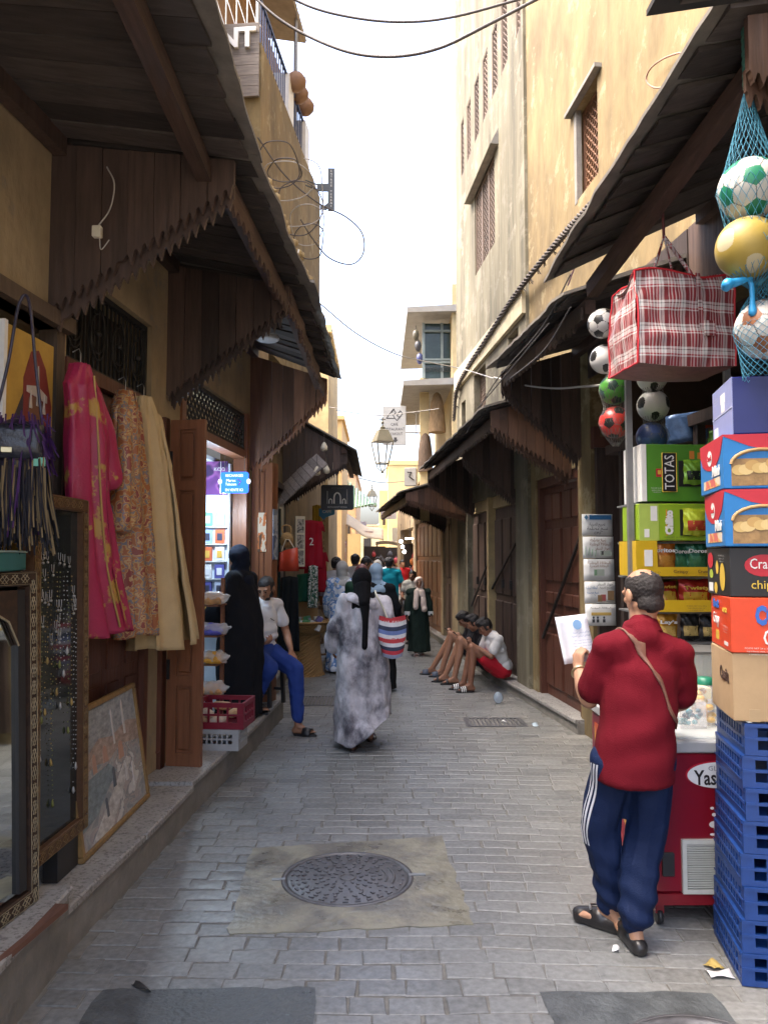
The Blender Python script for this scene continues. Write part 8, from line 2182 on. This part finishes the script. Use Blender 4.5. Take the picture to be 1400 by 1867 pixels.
def block(label, x0, x1, y0, y1, h, m, wins=(), parapet=.0, name='house'):
    t = thing(name, label, 'building', (0,0,0))
    q = MB(); q.box(x0,x1,y0,y1,0,h); q.build('wall', m, t)
    if parapet: q = MB(); q.box(x0-.06,x1+.06,y0-.06,y1,h,h+parapet); q.build('parapet', m, t)
    for (wx0,wx1,wz0,wz1) in wins:
        q = MB(); q.box(wx0,wx1,y0-.03,y0-.001,wz0,wz1); w = q.build('window', DARK, t); q = MB(); q.box(wx0-.05,wx1+.05,y0-.06,y0-.031,wz0-.06,wz0); q.build('sill', m, w)
    return t
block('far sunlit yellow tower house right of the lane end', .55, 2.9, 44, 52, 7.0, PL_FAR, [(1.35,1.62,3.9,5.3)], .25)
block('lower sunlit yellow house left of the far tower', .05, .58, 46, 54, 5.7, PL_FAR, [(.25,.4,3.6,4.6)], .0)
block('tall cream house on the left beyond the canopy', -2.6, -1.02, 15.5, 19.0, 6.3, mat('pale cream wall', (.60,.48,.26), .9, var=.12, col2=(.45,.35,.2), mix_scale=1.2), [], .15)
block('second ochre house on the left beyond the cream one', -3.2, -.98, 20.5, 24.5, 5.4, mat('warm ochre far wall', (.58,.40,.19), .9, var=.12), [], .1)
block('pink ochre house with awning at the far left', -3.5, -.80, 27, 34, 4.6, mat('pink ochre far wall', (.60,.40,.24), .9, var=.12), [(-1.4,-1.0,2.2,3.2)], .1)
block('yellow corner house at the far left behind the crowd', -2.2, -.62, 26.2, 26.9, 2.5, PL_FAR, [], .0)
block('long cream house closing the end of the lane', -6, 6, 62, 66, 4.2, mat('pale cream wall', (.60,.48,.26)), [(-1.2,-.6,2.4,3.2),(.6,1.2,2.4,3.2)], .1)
block('plain ochre house behind the right shutters', 1.25, 4.5, 20.0, 30.0, 3.9, PL_OCHRE, [], .1)
gr_ = thing('tiled_roof', 'green ribbed tile roof on the far left', 'roof', (-1.1,26.4,3.35), 0)
for k in range(10):
    q = MB(); q.tube([(.11*k,0,.02*k),(.11*k,.5,1.05-.1*k)], .05, 8); q.build('tile_row', mat('green glazed tile', (.16,.26,.17), .5, var=.2), gr_)
aw = thing('fabric_awning', 'cream curved fabric awning across the far lane', 'awning', (-1.0,24.0,2.5), 0)
q = MB(); q.grid([[(u*1.15, -.3*v, .55-.50*u-.16*sin(pi*u)*.6 - .12*v + .03*sin(9*u)) for u in np.linspace(0,1,12)] for v in np.linspace(0,3,7)]); o = q.build('cloth', cloth('cream awning cloth', (.60,.50,.36)), aw); o.modifiers.new('t','SOLIDIFY').thickness = .02
aw2 = thing('fabric_awning', 'pale flat market awning at the end of the lane', 'awning', (-.1,29.0,2.15), 0)
q = MB(); q.grid([[(u*1.6, -.8*v, .05*sin(7*u)+.1*v) for u in np.linspace(0,1,10)] for v in np.linspace(0,1,5)]); o = q.build('cloth', cloth('pale awning cloth', (.66,.62,.54)), aw2); o.modifiers.new('t','SOLIDIFY').thickness = .02
for x in (.05,1.5): q = MB(); q.tube([(x,-.7,-2.15),(x,-.7,.05)], .03, 6); q.build('post', wood('pole wood', (.35,.24,.12), .8), aw2)
for i, (px, py, Y, w, h, m, lab, tx) in enumerate(((656,957,24.4,.42,.20,flat('pale lilac sign', (.55,.52,.60), .5),'pale lilac far sign on the left',None),(708,935,22,.46,.36,flat('pale grey sign', (.50,.48,.48), .5),'tilted pale sign with red lines on the far right','RIAD'),(668,970,23.5,.40,.06,flat('pink sign strip', (.60,.45,.42), .5),'thin pink sign strip below the cream awning',None),(726,975,25,.40,.45,flat('cream banner', (.62,.58,.48), .6),'cream banner hanging on the far right',None))):
    t = thing('far_sign', lab, 'sign', P(px,py,Y), R(-6 if i == 1 else 4)); q = MB(); q.box(-w/2,w/2,-.015,.015,-h/2,h/2); q.build('board', m, t)
    if i == 1:
        for k in range(3): q = MB(); q.box(-w*.36,w*.36-.05*k,-.02,-.0155,.08-.09*k,.11-.09*k, RYm(R(-8))); q.build('print', flat('red sign line', (.50,.06,.10), .5), t)
    if i == 0:
        for k in range(4): q = MB(); q.box(-w*.4+.09*k,-w*.4+.09*k+.06,-.02,-.0155,-.07,.0); q.build('print', flat('dark lilac print', (.18,.14,.30), .5), t)
def stall(label, x0, x1, Y, items, z0=.6):
    t = thing('market_stall', label, 'stall', (0,Y,0)); q = MB(); q.box(x0,x1,0,.6,.0,.7); q.build('counter', OW, t); q = MB(); q.box(x0,x1,.6,.65,.7,2.1); q.build('back_board', DARK, t)
    rnd = random.Random(int(Y*10))
    for k in range(items):
        q = MB(); x = x0+.12+(x1-x0-.2)*rnd.random(); z = .85+1.0*rnd.random(); s_ = rnd.uniform(.06,.12); q.sphere((x,.5-.1*rnd.random(),z), (s_,s_*.5,s_*1.25), 8); q.tube([(x-s_*.5,.5,z+s_),(x,.5,z+s_*1.9),(x+s_*.5,.5,z+s_)], .008, 4)
        c = rnd.choice([(.50,.16,.04),(.42,.10,.04),(.10,.18,.35),(.06,.06,.07),(.55,.32,.12),(.35,.04,.05)]); q.build('hanging_bag', flat('goods %d' % int(c[0]*100), c, .6), t)
    return t
stall('far bag stall with orange bags left of the pale awning', -.55, .25, 27.6, 18)
stall('dark far stall with grey goods under the pale awning', .1, 1.0, 30.5, 18)
stall('bright far stall with mixed goods on the right', .75, 1.25, 22.2, 14)
for i, (px, py, Y) in enumerate(((731,987,22.0),(734,997,21.6),(737,1006,21.2),(747,982,20.5))):
    t = thing('stall_bulb', ['highest lit bulb at the far right stall','second lit bulb at the far right stall','third lit bulb at the far right stall','short lit tube above the far right stall'][i], 'lamp', P(px,py,Y), 0, 'lit bulbs at the far right stall')
    q = MB()
    if i < 3: q.sphere((0,0,0), .05, 10)
    else: q.tube([(-.12,0,0),(.12,0,0)], .022, 8)
    q.build('glass', mat('lit bulb warm', (1,1,1), .5, bump=0, emit=(1,.93,.8), estr=3.0), t); q = MB(); q.tube([(0,0,.06),(0,0,.5)], .006, 4); q.build('cord', CABLE, t)
# motorbike and its rider at the right, resting
mbk = thing('parked_motorbike', 'dark parked motorbike at the right kerb beyond the girl', 'motorbike', (.62,16.0,0), R(15))
for yy in (-.55,.55):
    q = MB(); q.tube([(0,yy+.26*cos(a),.30+.26*sin(a)) for a in np.linspace(0,2*pi,25)], .045, 8); w = q.build('wheel', BLACK, mbk); q = MB()
    for k in range(6): q.bar((0,yy,.30),(0,yy+.24*cos(k*pi/3),.30+.24*sin(k*pi/3)),.012,.012)
    q.build('rim', STEEL, w)
blob('body', [_cap((0,-.45,.62),(0,.15,.60),.09,.10), _cap((0,.15,.62),(0,.45,.78),.10,.06), _cap((0,-.1,.38),(0,.2,.38),.11,.11), _cap((0,.5,.8),(0,.55,.32),.035,.03), _cap((0,-.3,.5),(0,-.55,.32),.04,.03)], flat('dark bike paint', (.03,.03,.035), .3), mbk, .02, 2)
q = MB(); q.tube([(-.3,.40,.98),(-.1,.46,.92),(.1,.46,.92),(.3,.40,.98)], .016, 6); q.build('handlebar', STEEL, mbk)
shirt_figure('man in a light grey shirt leaning by the parked motorbike', (.70,15.3,0), pi-.4, 1.45, cloth('light grey shirt', (.40,.39,.36)), PK, SKIN_C, vox=.016, face=True, armL=((-.25,.1,1.15),(-.15,.32,1.08)), armR=((.25,.1,1.15),(.15,.32,1.08)), lean=.1)
hl = tag(obj('hills', None), 'hazy far hill behind the lane', None, kind='structure')
q = MB(); q.grid([[(x, 150+20*v, (0 if v == 0 else 9+4*sin(x*.05)+2*sin(x*.13))*(1 if v else 0)) for x in np.linspace(-120,120,40)] for v in (0,1)]); q.build('slope', mat('pale hazy hill', (.35,.33,.22), 1, var=.2), hl)
SC.collection.children.link(COL)
